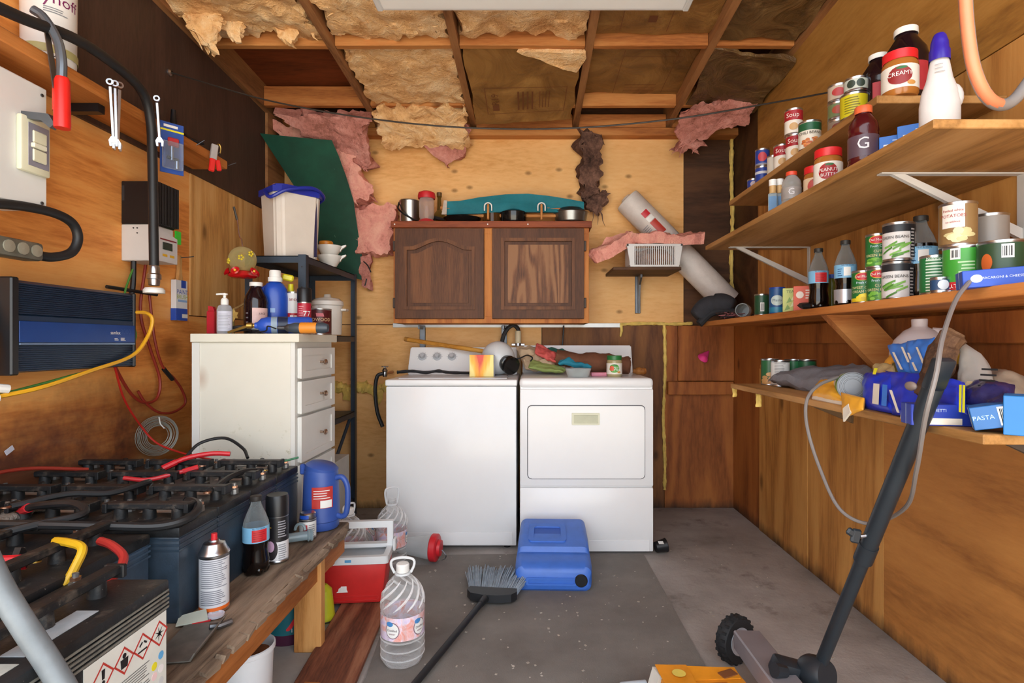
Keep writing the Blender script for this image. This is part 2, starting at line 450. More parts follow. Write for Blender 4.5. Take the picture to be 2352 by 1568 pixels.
g.bump(n1, .8, .03); FILM = g.done(.3, 0, .5)
KPRINT = col('#6e3f22', .6); FOAM = col('#e6c668', .55, 0, .25, 25, .5)
APPL = col('#e8e8e8', .22, 0, .03, 3, spec=.5); PANEL_W = col('#e6e3d8', .45, 0, .06, 4)

# ---------------------------------------------------------------- ground, slab, mat
o = struct(B().mm((-14, -16, -.06), (14, -.02, -.02)).build('ground', col('#b9b3a8', .9, 0, .2, 2)))
o = struct(B().mm((XL - .05, -.02, -.06), (XR + .05, DB + .05, 0)).build('floor', CONC))
b = B(); n = 16
mp = [(-.56, 1.0), (.575, 1.0), (.578, 2.0), (.57, 2.845), (-.2, 2.85), (-.45, 2.84), (-.46, 2.72), (-.59, 2.70), (-.575, 2.3), (-.53, 1.8)]
b.prism(mp, .0, .006, 'z'); tag(b.build('floor_mat', MATM), 'dark grey rubber mat lying on the concrete in front of the washer and dryer', 'mat')

# ---------------------------------------------------------------- walls: studs' dark backing plus separate sheets
T = .05
def wall(name, a, bq):
    return struct(B().mm(a, bq).build(name, PLY_DK))
wb = wall('wall_back', (XL - T, DB, 0), (XR + T, DB + T, 2.62))
wl = wall('wall_left', (XL - T, 0, 0), (XL, DB, 2.85))
wr = wall('wall_right', (XR, 0, 0), (XR + T, DB, 2.85))
def bp(x0, x1, z0, z1, m, d=.012):
    return B().mm((x0, DB - d, z0), (x1, DB, z1), bev=.001).build('plywood_panel', m, wb)
bp(XL, .995, 1.199, 2.42, PLY_B, .014); bp(XL, .068, .0, 1.195, PLY_B, .012)
bp(.072, .868, .0, 1.195, PLY_BD, .010); bp(.872, XR, .0, 1.19, PLY_BR, .008); bp(1.0, XR, 1.2, 2.5, PLY_DK, .006)
B().mm((.885, DB - .05, .742), (1.31, DB - .008, .827), bev=.003).build('nailing_block', PLY_BR, wb)
B().mm((.955, DB - .03, .83), (1.32, DB - .008, 1.19), bev=.003).build('nailing_board', PLY_BR, wb)
B().mm((-.9, DB - .026, 1.178), (.585, DB - .012, 1.206), bev=.001).build('metal_strip', col('#c3c3c1', .4, .6, .1), wb)
B().mm((XL, DB - .09, 2.405), (XR, DB, 2.455), bev=.004).build('top_plate', LUMBER, wb)
def lp(y0, y1, z0, z1, m, d=.012):
    return B().mm((XL, y0, z0), (XL + d, y1, z1), bev=.001).build('plywood_panel', m, wl)
lp(0, 2.69, 0, 2.6, PLY_L, .012); lp(2.693, DB - .02, 1.21, 1.98, PLY_L2, .016); lp(2.693, DB - .02, 0, 1.206, PLY_L, .010)
lp(2.0, 3.43, 1.89, 2.66, PLY_LD, .026)
B().mm((XL, 3.43, 1.98), (XL + .04, DB, 2.5), bev=.003).build('stud', RAFTER, wl)
def rp(y0, y1, z0, z1, m, d=.012):
    return B().mm((XR - d, y0, z0), (XR, y1, z1), bev=.001).build('plywood_panel', m, wr)
rp(3.24, DB - .01, 0, 1.2, PLY_BR, .006)
for i, (y0, y1) in enumerate(((2.933, 3.24), (2.672, 2.93), (2.098, 2.669))): rp(y0, y1, 0, .93, PLY_R, .012 + .002 * (i % 2))
rp(0, 2.095, 0, .95, PLY_R2, .012); rp(0, 3.24, .953, 1.3, PLY_BR, .009)
rp(0, 3.26, 1.303, 1.9, PLY_R, .011); rp(0, 3.26, 1.903, 2.75, PLY_RU, .012)
B().mm((XR - .04, .4, 1.075), (XR - .009, 3.1, 1.165), bev=.003).build('shelf_ledger', PLY_BR, wr)

# ---------------------------------------------------------------- roof: sheathing, rafters, blocking
def zr(Y): return 2.468 + .06 * (DB - Y)
ce = struct(B().prism([(0, zr(0) + .14), (DB, zr(DB) + .14), (DB, zr(DB) + .16), (0, zr(0) + .16)], XL - T, XR + T, 'x').build('ceiling', SHEATH))
RX = [-1.612, -.979, -.371, .285, .884, 1.305]
for x in RX:
    hw = .019
    B().prism([(.0, zr(0)), (DB - .005, zr(DB)), (DB - .005, zr(DB) + .14), (0, zr(0) + .14)], x - hw, x + hw, 'x').build('rafter', RAFTER, ce)
for y in (2.737, 3.344):
    for i in range(5):
        a, c = RX[i] + .02, RX[i + 1] - .02
        z = zr(y)
        B().box(((a + c) / 2, y + .019, z + .06), (c - a, .038, .115), (0, 0, .006 * (-1) ** i), bev=.003).build('blocking', LUMBER, ce)
for i in range(5):
    a, c = RX[i] + .02, RX[i + 1] - .02
    B().box(((a + c) / 2, 3.615, 2.455 + .045), (c - a, .038, .085), bev=.003).build('blocking', LUMBER, ce)

# insulation batts stapled between the rafters, many half fallen
def batt(label, m, c4, thick=.07, amp=.03, nu=46, nv=36, seed=1, rag=.03, fr=9.0, extra=None, sag=.0, group='fallen roof insulation batts'):
    b = B().sheet(c4, thick, nu, nv, amp, seed, rag=rag, fr=fr, sag=sag)
    if extra: extra(b)
    return tag(b.build('insulation_batt', m), label, 'insulation', group)
def bayq(i, y0, y1, d0=.03, d1=.03, ins=.022):
    a, c = RX[i] + ins, RX[i + 1] - ins; d0 += .055; d1 += .055
    return [(a, y0, zr(y0) + d0), (c, y0, zr(y0) + d0), (c, y1, zr(y1) + d1), (a, y1, zr(y1) + d1)]
def wisps(pts, seed, n=5, L=.09, r=.004):
    """torn tufts: small ragged flaps and a few thin strands"""
    def f(b):
        rnd = random.Random(seed)
        for p in pts:
            w, l = rnd.uniform(.04, .1), L * rnd.uniform(.5, 1.5); q = Vector(p) + Vector((rnd.uniform(-.03, .03), rnd.uniform(-.02, .02), .03)); t = rnd.uniform(-.4, .4)
            b.sheet([q + Vector((-w, 0, 0)), q + Vector((w, .02 * t, 0)), q + Vector((w * .35 + t * .06, .02, -l)), q + Vector((-w * .3 + t * .06, .0, -l * .8))], .02, 12, 12, .022, seed + rnd.random() * 9, rag=.03, fr=16)
            for k in range(n):
                s0 = q + Vector((rnd.uniform(-w, w), 0, -.02)); path = [s0]; ll = l * rnd.uniform(.5, 1.5)
                dx = rnd.uniform(-.02, .02)
                for j in range(1, 6): path.append(s0 + Vector((dx * j + rnd.uniform(-.008, .008), rnd.uniform(-.008, .008), -ll * j / 5)))
                b.tube(path, [r * 1.6, r * rnd.uniform(.8, 1.8), r, r * rnd.uniform(.5, 1.3), r * .6, r * .2], 5)
    return f
batt('cream fibreglass batt hanging in shreds beside the dark brown wall panel', INS_C, bayq(0, 2.05, 2.70, -.02, .02), .09, .05, seed=3, rag=.06,
     extra=wisps([(-1.5, 2.5, zr(2.6) + .0), (-1.44, 2.56, zr(2.6) - .0), (-1.36, 2.62, zr(2.6) + .01), (-1.15, 2.68, zr(2.68) + .05)], 5, 1, .13, .007))
batt('cream fibreglass batt sagging above the left end of the ceiling light', INS_C, bayq(1, 1.7, 2.715, .0, .02), .1, .045, seed=9, rag=.05)
batt('cream fibreglass batt bulging above the middle of the ceiling light', INS_C, bayq(2, 1.7, 2.715, .0, .03), .1, .05, seed=14, rag=.04)
batt('square cream fibreglass batt with a red speck, behind the ceiling light', INS_C, bayq(1, 2.77, 3.335, .02, .0), .09, .035, seed=21, rag=.035)
batt('cream and pink batt hanging down over the plywood left of the cabinet', INS_C, [(-.95, 3.37, zr(3.37) + .02), (-.38, 3.37, zr(3.37) + .02), (-.42, 3.6, 2.36), (-.93, 3.6, 2.34)], .08, .045, seed=27, rag=.05)
batt('pink flap peeling off the batt above the cabinet', INS_DP, [(-.75, 3.57, 2.43), (-.4, 3.55, 2.46), (-.43, 3.62, 2.27), (-.55, 3.63, 2.215)], .035, .03, 14, 10, seed=31, rag=.03)
batt('dusty pink batt with dark holes slumping behind the green panel', INS_DP, [(-1.5, 3.37, 2.46), (-1.0, 3.37, 2.45), (-1.0, 3.58, 2.18), (-1.15, 3.6, 2.22)], .09, .04, seed=33, rag=.05)
batt('salmon pink batt folded over the top of the green panel', INS_P, [(-1.62, 3.55, 2.44), (-1.3, 3.56, 2.42), (-1.02, 3.58, 1.98), (-1.3, 3.6, 1.9)], .10, .045, seed=39, rag=.05)
batt('salmon pink batt crumpled halfway down beside the green panel', INS_P, [(-1.32, 3.52, 2.3), (-1.12, 3.53, 2.26), (-.985, 3.55, 1.98), (-1.1, 3.55, 1.95)], .1, .04, seed=41, rag=.04)
batt('rectangular salmon pink batt against the yellow plywood left of the cabinet', INS_P, [(-1.14, 3.60, 1.95), (-.865, 3.60, 1.96), (-.885, 3.60, 1.64), (-1.12, 3.60, 1.65)], .08, .03, seed=44, rag=.03)
batt('pink batt bunched in the corner behind the white lidded pail', INS_DP, [(-1.6, 3.5, 2.05), (-1.46, 3.5, 2.05), (-1.46, 3.52, 1.72), (-1.6, 3.52, 1.75)], .09, .03, seed=47, rag=.03)
batt('narrow brownish wisp of batt hanging below the green panel', INS_DP, [(-1.1, 3.6, 1.64), (-1.02, 3.6, 1.64), (-1.03, 3.61, 1.42), (-1.09, 3.61, 1.45)], .03, .02, 8, 10, seed=49, rag=.02)
batt('grimy strip of batt dangling down the plywood above the cabinet corner', INS_G, [(.30, 3.58, 2.44), (.42, 3.58, 2.42), (.435, 3.60, 2.02), (.33, 3.61, 1.98)], .07, .035, 12, 22, seed=52, rag=.05,
     extra=wisps([(.42, 3.6, 2.0), (.4, 3.6, 2.02)], 6, 3, .1))
batt('pink batt sagging diagonally into the right back corner', INS_DP, [(.89, 3.36, 2.44), (1.29, 3.1, 2.52), (1.26, 3.3, 2.39), (.9, 3.56, 2.30)], .05, .04, seed=57, rag=.05,
     extra=wisps([(1.0, 3.5, 2.3)], 7, 3, .1))
# kraft paper and film faced batts, printed
def facing(label, m, c4, amp=.02, seed=1, nu=26, nv=20, thick=.012, rag=.012):
    b = B().sheet(c4, thick, nu, nv, amp, seed, rag=rag, fr=4.2)
    return tag(b.build('insulation_facing', m), label, 'insulation', 'paper faced batts in the roof')
c4 = [(-.345, 2.775, zr(2.775) + .02), (.255, 2.775, zr(2.775) + .01), (.235, 3.40, zr(3.4) - .045), (-.33, 3.42, zr(3.42) - .075)]
kf = facing('olive kraft paper faced batt printed R19 drooping above the cabinet', KRAFT, c4, .014, 62)
def onplane(c4, off=-.022):
    p = [Vector(q) for q in c4]
    ex = (p[1] - p[0]); ey = (p[3] - p[0]); nrm = ex.cross(ey).normalized()
    if nrm.z > 0: nrm = -nrm
    return lambda u, v: p[0] * (1 - u) * (1 - v) + p[1] * u * (1 - v) + p[2] * u * v + p[3] * (1 - u) * v + nrm * -off
def print_on(parent, c4, items, off=-.024):
    q = onplane(c4, off); 
    for it in items:
        if it[0] == 't':
            _, s, u, v, size, rot = it; vv, ff = text_data(s); out = []
            for t in vv:
                a = (t.x * math.cos(rot) - t.y * math.sin(rot)) * size; c = (t.x * math.sin(rot) + t.y * math.cos(rot)) * size
                out.append(q(u + a, v - c))
            me = bpy.data.meshes.new('lettering'); me.from_pydata(out, [], ff); obj('lettering', me, KPRINT, parent)
        else:
            _, u0, u1, v0, v1 = it; b = B()
            b.bm.faces.new([b.bm.verts.new(q(*t)) for t in ((u0, v0), (u1, v0), (u1, v1), (u0, v1))]); b.build('printed_mark', KPRINT, parent)
print_on(kf, c4, [('t', 'R19', .235, .60, .1, PI / 2), ('b', .2, .265, .68, .76)] + [('b', .45 + .045 * i, .465 + .045 * i, .5, .76) for i in range(4)] +
         [('b', .66 + .03 * i, .668 + .03 * i, .5, .74) for i in range(4)] + [('b', .14, .92, .44, .447), ('b', .14, .92, .80, .807), ('b', .14, .147, .44, .8), ('b', .91, .917, .44, .8)])
batt('peach fluff poking out of the top corner of the R19 paper', INS_C, [(-.05, 2.775, zr(2.78) - .0), (.26, 2.775, zr(2.78) - .0), (.25, 2.93, zr(2.9) - .02), (.13, 2.87, zr(2.9) - .02)], .03, .015, 14, 8, seed=66, rag=.02)
c5 = bayq(3, 2.775, 3.335, .005, .02)
k2 = facing('brown kraft faced batt with a wrinkled film, behind the right end of the light', KRAFT, c5, .022, 71)
print_on(k2, c5, [('b', .4, .72, .72 + .03 * i, .728 + .03 * i) for i in range(6)] + [('b', .3, .85, .2, .206), ('b', .3, .306, .1, .9), ('b', .8, .806, .1, .9)], -.03)
c6 = bayq(3, 1.75, 2.715, .005, .0)
k3 = facing('brown kraft faced batt with a red printed mark, right of the ceiling light', KRAFT, c6, .02, 73)
print_on(k3, c6, [('t', 'R', .45, .77, .06, PI / 2), ('b', .42, .49, .83, .88), ('b', .2, .206, .5, .95), ('b', .6, .606, .5, .95)], -.03)
facing('dark crinkled film over the batt against the right wall, nearer one', FILM, bayq(4, 1.75, 2.72, -.01, -.03), .035, 77)
facing('dark crinkled film over the batt against the right wall, farther one', FILM, [(.91, 2.77, zr(2.77) - .0), (1.30, 2.77, zr(2.77) - .06), (1.30, 3.3, zr(3.3) - .05), (.92, 3.34, zr(3.34) + .01)], .045, 79)

# ceiling light
t = thing('ceiling_light', 'white four foot fluorescent light fixture hanging below the rafters', 'light', (.007, 1.99, 2.385))
b = B(); b.prism([(-.61, 0), (.61, 0), (.61, .02), (.585, .075), (-.585, .075), (-.61, .02)], -.03, .22, 'y'); b.build('housing', col('#dfe0e0', .35, 0, .04), t)
B().mm((-.585, -.015, -.004), (.585, .205, .001), bev=.001).build('diffuser', col('#eef0f0', .3, 0, .02), t)
for sx in (-1, 1): B().box((sx * .6, .095, .012), (.024, .255, .034), bev=.004).build('end_cap', col('#d4d5d5', .4, 0, .04), t)
B().mm((-.6, -.034, .0), (.6, -.028, .014)).build('edge_trim', col('#c9cacb', .4, 0, .04), t)
for sx in (-.45, .45): B().cyl((sx, .1, .07), (sx, .1, zr(2.09) - 2.385 + .01), .004, seg=6).build('hanger_wire', DSTEEL, t)

# wire strung across the room between the side walls
t = thing('clothes_wire', 'thin black wire strung across the room below the rafters', 'wire', (0, 0, 0))
wp = [Vector((XL + .03, 2.52, 2.29)), Vector((-1.1, 2.47, 2.13)), Vector((-.5, 2.42, 2.02)), Vector((.05, 2.385, 1.985)), Vector((.55, 2.33, 2.0)), Vector((1.0, 2.28, 2.055)), Vector((XR - .012, 2.24, 2.10))]
B().tube(smoothpath(wp), .0035, 6).build('wire_line', col('#2a2420', .5), t)
B().lathe([(0, 0), (.016, 0), (.016, .006), (.008, .012), (0, .012)], 14, c=(XL + .026, 2.52, 2.29), axis=(1, 0, 0)).build('eye_bolt', STEEL, t)

# beads of cured spray foam along the seams
def foam(label, pts, r, seed, drips=()):
    rnd = random.Random(seed); b = B(); q = smoothpath(pts, 14)
    b.tube(q, [r * (.7 + .7 * abs(noise.noise(Vector(p) * 18 + Vector((seed, 0, 0))))) for p in q], 7)
    for d in drips:
        p = Vector(d[0]); L = d[1]
        b.tube([p + Vector((0, 0, .01)), p + Vector((.004, -.004, -L * .5)), p + Vector((-.003, -.003, -L))], [r, r * .8, r * .55], 6)
    b.wobble(r * .35, 60, seed)
    return tag(b.build('spray_foam', FOAM), label, 'foam', 'cured spray foam')
yb = DB - .018
foam('yellow spray foam bead along the seam above the dryer', [(.58, yb, 1.198), (.75, yb, 1.205), (.9, yb, 1.20), (1.05, yb, 1.205)], .012, 1, [((.585, yb, 1.19), .07)])
foam('long vertical yellow foam bead running down beside the dryer', [(.868, yb, 1.2), (.873, yb, .9), (.862, yb, .6), (.872, yb, .3), (.87, yb, .12)], .012, 2)
foam('vertical yellow foam bead in the right back corner above the slipper', [(1.31, yb + .005, 2.42), (1.305, yb, 2.2), (1.312, yb, 1.9), (1.305, yb, 1.6), (1.312, yb, 1.38)], .014, 3)
foam('thick blobby yellow foam behind the metal shelf unit', [(-1.3, yb, .8), (-1.2, yb, .78), (-1.1, yb, .79), (-1.02, yb, .77), (-.94, yb, .79), (-.86, yb, .77)], .042, 4, [((-1.2, yb, .77), .06), ((-1.0, yb, .76), .08), ((-.9, yb, .76), .06)])
# ================================================================ left wall: shelf board, panel, inverter, wiring
BLK_CABLE = col('#1b1c1e', .5, 0, .25, 20); RUBBER = col('#1d1e20', .75, 0, .2, 20, .3)
LX = XL + .013
sb = thing('shelf_board', 'orange pine shelf board with nails in its edge, high on the left wall', 'shelf', (-1.553, 1.6, 1.93))
B().mm((-.083, -1.0, -.02), (.094, 1.10, .02), bev=.004).build('board', PINE_L, sb)
for (px, ang) in ((112, .3), (252, .25), (338, .45), (398, .5), (452, .6), (492, .5), (528, .3)):
    Y = 1.457 * F / (VX - px); p = Vector((.088, Y - 1.6, .004))
    B().cyl(p, p + Vector((.035, .02 * ang, .05 * ang)), .0018, .0014, 6).build('nail', DSTEEL, sb)
B().mm((-.083, .35, -.05), (.05, .38, -.021)).build('support_bracket', BLACKPL, sb)
# white pail with purple lettering
def pail(label, loc, r, h, rz):
    t = thing('chemical_container', label, 'container', loc, rz)
    B().lathe([(0, 0), (r * .93, 0), (r * .97, .01), (r, h * .85), (r * .96, h * .9), (r * .6, h), (0, h)], 28).build('body', col('#e8e6e1', .45, 0, .05), t)
    return t
t = pail('white plastic container with purple lettering on the high left shelf', (-1.545, 1.80, 1.951), .072, .3, face(-1.545, 1.8))
text('Cynoff', .05, col('#7a1f5a', .5), t, R=.0715, z=.2, a=.22); b = B(); lines_curved(b, .0715, -.2, .7, .155, .175, 3); b.build('small_print', GREYP, t)
B().lathe([(.0735, .03), (.0735, .055)], 28).build('bottom_band', col('#b9b37a', .5), t)
# black funnel
t = thing('funnel', 'black plastic funnel lying on the far end of the pine shelf board', 'funnel', (-1.56, 2.45, 1.952), 0)
B().lathe([(.075, 0), (.078, .004), (.03, .06), (.014, .08), (.010, .14), (.008, .14), (.011, .08), (.026, .062), (.07, .006), (.075, 0)], 24).build('cone', BLACKPL, t)
B().tube([(.06, .02, .02), (.09, .03, .01), (.1, .05, .01), (.08, .06, .02)], .006, 8).build('handle', BLACKPL, t)
# saw with red grips
t = thing('bow_saw', 'grey tubular bow saw with a red grip hanging from the pine shelf board', 'saw', (-1.40, 1.66, 1.72))
B().tube(smoothpath([(-.055, -.02, .33), (-.03, -.01, .31), (.0, 0, .25), (.012, 0, .19), (.012, 0, .14)], 6), .013, 10).build('frame', col('#6d747c', .35, .6, .15), t)
B().lathe([(0, 0), (.02, 0), (.021, .01), (.019, .14), (.016, .15), (0, .15)], 16, c=(.014, 0, -.01)).build('grip', col('#e0231c', .4), t)
B().lathe([(0, 0), (.012, 0), (.012, .09), (0, .09)], 12, c=(-.018, .02, .05)).build('rear_grip', col('#d8432e', .45), t)
B().box((-.03, .012, .21), (.003, .02, .2), (0, -.15, 0)).build('blade', DSTEEL, t)
B().prism([(-.16, .045), (-.02, .03), (.0, .0), (-.015, -.012), (-.04, .01), (-.16, .03)], -.01, .01, 'y').build('blade_clamp', DSTEEL, t)
# wrenches
def wrench(label, loc, L, tilt, rz):
    t = thing('wrench', label, 'wrench', loc, rot=(0, tilt, rz), group='wrenches on the shelf board')
    B().mm((-.005, -.0025, -L + .02), (.005, .0025, -.015), bev=.0015).build('shank', STEEL, t)
    B().ring([(math.cos(a) * .011, math.sin(a) * .011) for a in [i * PI / 8 for i in range(16)]], [(math.cos(a) * .006, math.sin(a) * .006) for a in [i * PI / 8 for i in range(16)]], -.004, .004).build('ring_end', STEEL, t)
    B().prism([(-.006, -L + .025), (.006, -L + .025), (.013, -L + .012), (.011, -L - .008), (.005, -L - .008), (.005, -L + .006), (-.005, -L + .006), (-.005, -L - .008), (-.011, -L - .008), (-.013, -L + .012)], -.004, .004).build('jaw', STEEL, t)
x0, Y0 = -1.435, 1.925
wrench('leftmost of three wrenches on one nail of the shelf board', (x0, Y0 - .012, 1.965), .21, -.05, .5)
wrench('middle of three wrenches on one nail of the shelf board', (x0 + .008, Y0, 1.965), .215, -.02, .7)
wrench('rightmost of three wrenches on one nail of the shelf board', (x0 + .016, Y0 + .012, 1.965), .22, .03, .9)
wrench('single wrench hanging in front of the black conduit', (-1.40, 2.10, 1.99), .17, -.06, .4)
# blister card
t = thing('blister_pack', 'blue carded tyre fitting pack hanging on the pine shelf board', 'package', (-1.42, 2.22, 1.745), face(-1.42, 2.22, .35))
B().mm((-.042, -.002, 0), (.042, .002, .2), bev=.001).build('card', col('#2b50a0', .4, 0, .25, 14), t)
B().mm((-.038, -.018, .015), (.038, -.002, .125), bev=.008, seg=2).build('blister', clear('#dfe8f4', .08, alpha=.12), t)
quad(t, -.042, .042, .165, .172, -.0026, col('#e8df2a', .5), 'yellow_stripe'); quad(t, -.03, .02, .18, .19, -.0026, WHITE, 'printed_mark')
B().mm((-.018, -.014, .105), (.022, -.004, .14), bev=.004).build('red_fitting', col('#b52c33', .4), t)
B().cyl((-.004, -.01, .05), (-.004, -.01, .105), .007).build('valve_stem', STEEL, t)
B().cyl((-.02, -.01, .06), (.02, -.01, .055), .006).build('black_fitting', BLACKPL, t); B().cyl((.014, -.01, .02), (.014, -.01, .05), .008).build('chrome_fitting', STEEL, t)
# red spring clamp
t = thing('spring_clamp', 'small steel spring clamp with red tips hanging at the end of the shelf board', 'clamp', (-1.42, 2.53, 1.845), face(-1.42, 2.53, .3))
B().box((-.008, 0, .09), (.03, .012, .07), (0, .12, 0), bev=.003).build('jaw', col('#c9cccf', .35, .7), t)
B().box((-.016, 0, .03), (.024, .016, .06), (0, .1, 0), bev=.004).build('red_tip', col('#dd2420', .4), t); B().box((.012, .006, .035), (.02, .014, .05), (0, -.15, 0), bev=.004).build('red_tip', col('#dd2420', .4), t)
B().tube(smoothpath([(0, 0, .115), (.012, 0, .13), (.02, 0, .115), (.018, 0, .09)]), .003, 6).build('wire_loop', BRASS, t)
# conduit
t = thing('flexible_conduit', 'black flexible conduit arching over the shelf board and down the left wall', 'conduit', (0, 0, 0))
cp = [(-1.44, 1.30, 1.95), (-1.43, 1.56, 1.985), (-1.415, 1.75, 2.02), (-1.41, 1.93, 2.015), (-1.415, 2.05, 1.985), (-1.425, 2.105, 1.9), (-1.43, 2.12, 1.78), (-1.43, 2.125, 1.6), (-1.43, 2.13, 1.36)]
B().tube(smoothpath(cp, 10), .0165, 12).build('tube', BLK_CABLE, t)
B().lathe([(.018, 0), (.02, .01), (.02, .022), (.024, .024), (.024, .04), (.019, .045), (.019, .07), (.016, .075)], 16, c=(-1.43, 2.13, 1.295)).build('steel_coupling', STEEL, t)
B().lathe([(0, 0), (.036, 0), (.036, .012), (.03, .02), (0, .02)], 20, c=(-1.43, 2.13, 1.265)).build('white_bushing', col('#e5e4df', .4), t)
# breaker box with outlet
t = thing('electrical_box', 'white metal electrical box with a receptacle plate on the left wall', 'electrical box', (-1.569, 1.52, 1.484))
B().mm((-.068, -.22, 0), (.07, .22, .376), bev=.004).build('enclosure', col('#dcdcd8', .35, 0, .06, 5), t)
y0, y1, z0, z1 = .112, .212, .098, .262
B().mm((.07, y0, z0), (.088, y1, z1), bev=.006, seg=2).build('cover_plate', col('#dad7bb', .4, 0, .05), t)
pl = B().mm((.088, y0 + .022, z0 + .02), (.0895, y1 - .008, z1 - .018)).build('recess_panel', col('#85818c', .5), t)
for zz in (.15, .205): B().mm((.089, y0 + .032, zz - .017), (.095, y1 - .02, zz + .02), bev=.003).build('receptacle', col('#d9d6ba', .4), t)
B().mm((.089, .14, .172), (.101, .185, .186), bev=.002).build('toggle', col('#dedbc4', .4), t)
for zz in (.02, .35): B().cyl((.07, .2, zz), (.073, .2, zz), .005, seg=10).build('screw', DSTEEL, t)
# black loop cable with fitting
t = thing('power_cable', 'thick black cable looping below the white electrical box', 'cable', (0, 0, 0))
q = [(-1.50, 1.50, 1.45), (-1.50, 1.62, 1.475), (-1.49, 1.74, 1.482), (-1.485, 1.815, 1.465), (-1.485, 1.84, 1.42), (-1.49, 1.82, 1.37), (-1.50, 1.76, 1.345), (-1.51, 1.71, 1.345)]
B().tube(smoothpath(q, 8), .0145, 12).build('tube', BLK_CABLE, t)
B().mm((-1.55, 1.5, 1.325), (-1.49, 1.72, 1.38), bev=.01, seg=2).build('gland_box', col('#6d6a5e', .4, .3, .25, 20), t)
for k in range(3): B().lathe([(0, 0), (.018, 0), (.018, .004), (0, .006)], 14, c=(-1.489, 1.6 + k * .045, 1.353), axis=(1, 0, 0)).build('round_window', col('#a8a492', .3, .4), t)
# inverter
t = thing('power_inverter', 'dark blue finned power inverter mounted on the left wall', 'inverter', (-1.555, 1.84, .99))
def fins(z0, z1, n):
    o = []
    for i in range(n):
        a = z0 + (z1 - z0) * i / n; d = (z1 - z0) / n
        o += [(.082, a), (.088, a + d * .1), (.088, a + d * .5), (.082, a + d * .6)]
    return o
pr = [(-.08, 0), (.07, 0)] + fins(.004, .085, 13) + [(.088, .085), (.088, .165)] + fins(.17, .262, 15) + [(.07, .268), (-.08, .268)]
B().prism(pr, -.235, .23, 'y').build('finned_case', col('#22364f', .4, .3, .12, 8), t)
B().mm((.088, -.235, .088), (.093, .232, .15), bev=.001).build('blue_band', col('#123f86', .35, .2, .1), t)
B().mm((.087, -.235, .080), (.094, .232, .087), bev=.001).build('trim_strip', col('#6f86a5', .35, .5), t)
B().mm((-.085, -.262, -.006), (.094, -.235, .274), bev=.004).build('end_plate', BLACKPL, t); B().mm((-.085, .23, -.002), (.09, .245, .27), bev=.004).build('end_plate', BLACKPL, t)
text('samlex', .017, WHITE, t, M=FX, x=.135, z=.122, y=-.0936); text('3000', .026, col('#27498c', .4), t, M=FX, x=.185, z=.126, y=-.0935)
b = B(); lines_flat(b, .13, .15, .096, .106, 2, -.0936); lines_flat(b, .16, .185, .094, .107, 3, -.0936); bmesh.ops.transform(b.bm, matrix=FX, verts=b.bm.verts); b.build('small_print', WHITE, t)
for zz in (.03, .12, .22): B().cyl((.05, -.262, zz), (.05, -.267, zz), .006, seg=10).build('screw', STEEL, t)
B().mm((-.02, -.30, .19), (.03, -.262, .26), bev=.006).build('terminal_cover', col('#b9b4a6', .4), t); B().tube(smoothpath([(0, -.3, .22), (.06, -.29, .1), (.05, -.31, -.05)]), .014, 10).build('supply_lead', col('#332725', .5), t)
# charge controller
t = thing('charge_controller', 'black finned charge controller with a white meter box below it on the wall', 'controller', (-1.568, 2.31, 1.406))
B().mm((-.07, -.067, .146), (.06, .067, .318), bev=.003).build('black_case', BLACKPL, t)
o = []
for i in range(14):
    a = -.066 + .132 * i / 14; o += [(.06, a), (.082, a), (.082, a + .005), (.06, a + .005)]
b = B()
for i in range(14): b.mm((.06, -.066 + i * .0095, .15), (.08, -.061 + i * .0095, .315))
b.build('heatsink', BLACKPL, t)
B().mm((-.07, -.067, .0), (.058, .06, .145), bev=.003).build('white_case', col('#d5d3d0', .45, 0, .04), t)
B().prism([(-.06, .0), (.055, .0), (.055, .105), (-.06, .135)], .058, .078, 'x').build('meter_panel', col('#d0cfd0', .4), t)
B().mm((.078, -.04, .05), (.081, .02, .08), bev=.001).build('display', col('#23332d', .25), t)
quad(t, -.055, .05, .088, .094, -.0785, col('#7d1f2a', .5), 'red_stripe', FX)
for k in (0, 1): quad(t, -.04 + .045 * k, -.01 + .045 * k, .022, .032, -.0785, col('#e2b22c', .5), 'yellow_mark', FX)
quad(t, -.066, -.056, .24, .3, -.0677, col('#33363b', .4), 'side_marking')
for (a, c) in ((-.02, .13), (-.005, .13), (-.005, .11)): B().cyl((a, -.067, c), (a, -.0685, c), .003, seg=8).build('screw', BLACKPL, t)
B().mm((.06, .066, .09), (.066, .1, .145)).build('indicator_panel', col('#37c42e', .4), t)
# paint brush in its sleeve
t = thing('paint_brush', 'paint brush in a white and blue sleeve hanging on the left wall', 'paint brush', (LX + .014, 2.59, 1.18))
B().mm((-.012, -.042, 0), (.012, .042, .185), bev=.001).build('sleeve', col('#e3e6ea', .45, 0, .04), t)
for (z0, z1, u0, u1) in ((.0, .055, -.042, .042), (.15, .185, -.005, .03)): quad(t, u0, u1, z0, z1, -.0126, BLUEP, 'blue_panel', FX)
quad(t, -.0125, .0125, 0, .055, -.0426, BLUEP, 'blue_panel'); quad(t, .0, .042, .012, .03, -.0131, WHITE, 'white_strip', FX)
text('PAINT', .029, BLUEP, t, M=FX, x=.004, z=.13, y=-.0126); text('BRUSH', .027, col('#a8b84a', .5), t, M=FX, x=.004, z=.108, y=-.0126)
quad(t, -.03, .04, .085, .095, -.0126, col('#8fb6e4', .5), 'pale_stripe', FX)
b = B(); b.prism([(-.02, .18), (.02, .18), (.012, .21), (.008, .24), (.011, .27), (.007, .3), (-.007, .3), (-.011, .27), (-.008, .24), (-.012, .21)], -.007, .007, 'x'); b.build('handle', wood('brush_handle', '#e2b982', '#d3a56a', '#b98749', (8, 8, 1), 4), t)
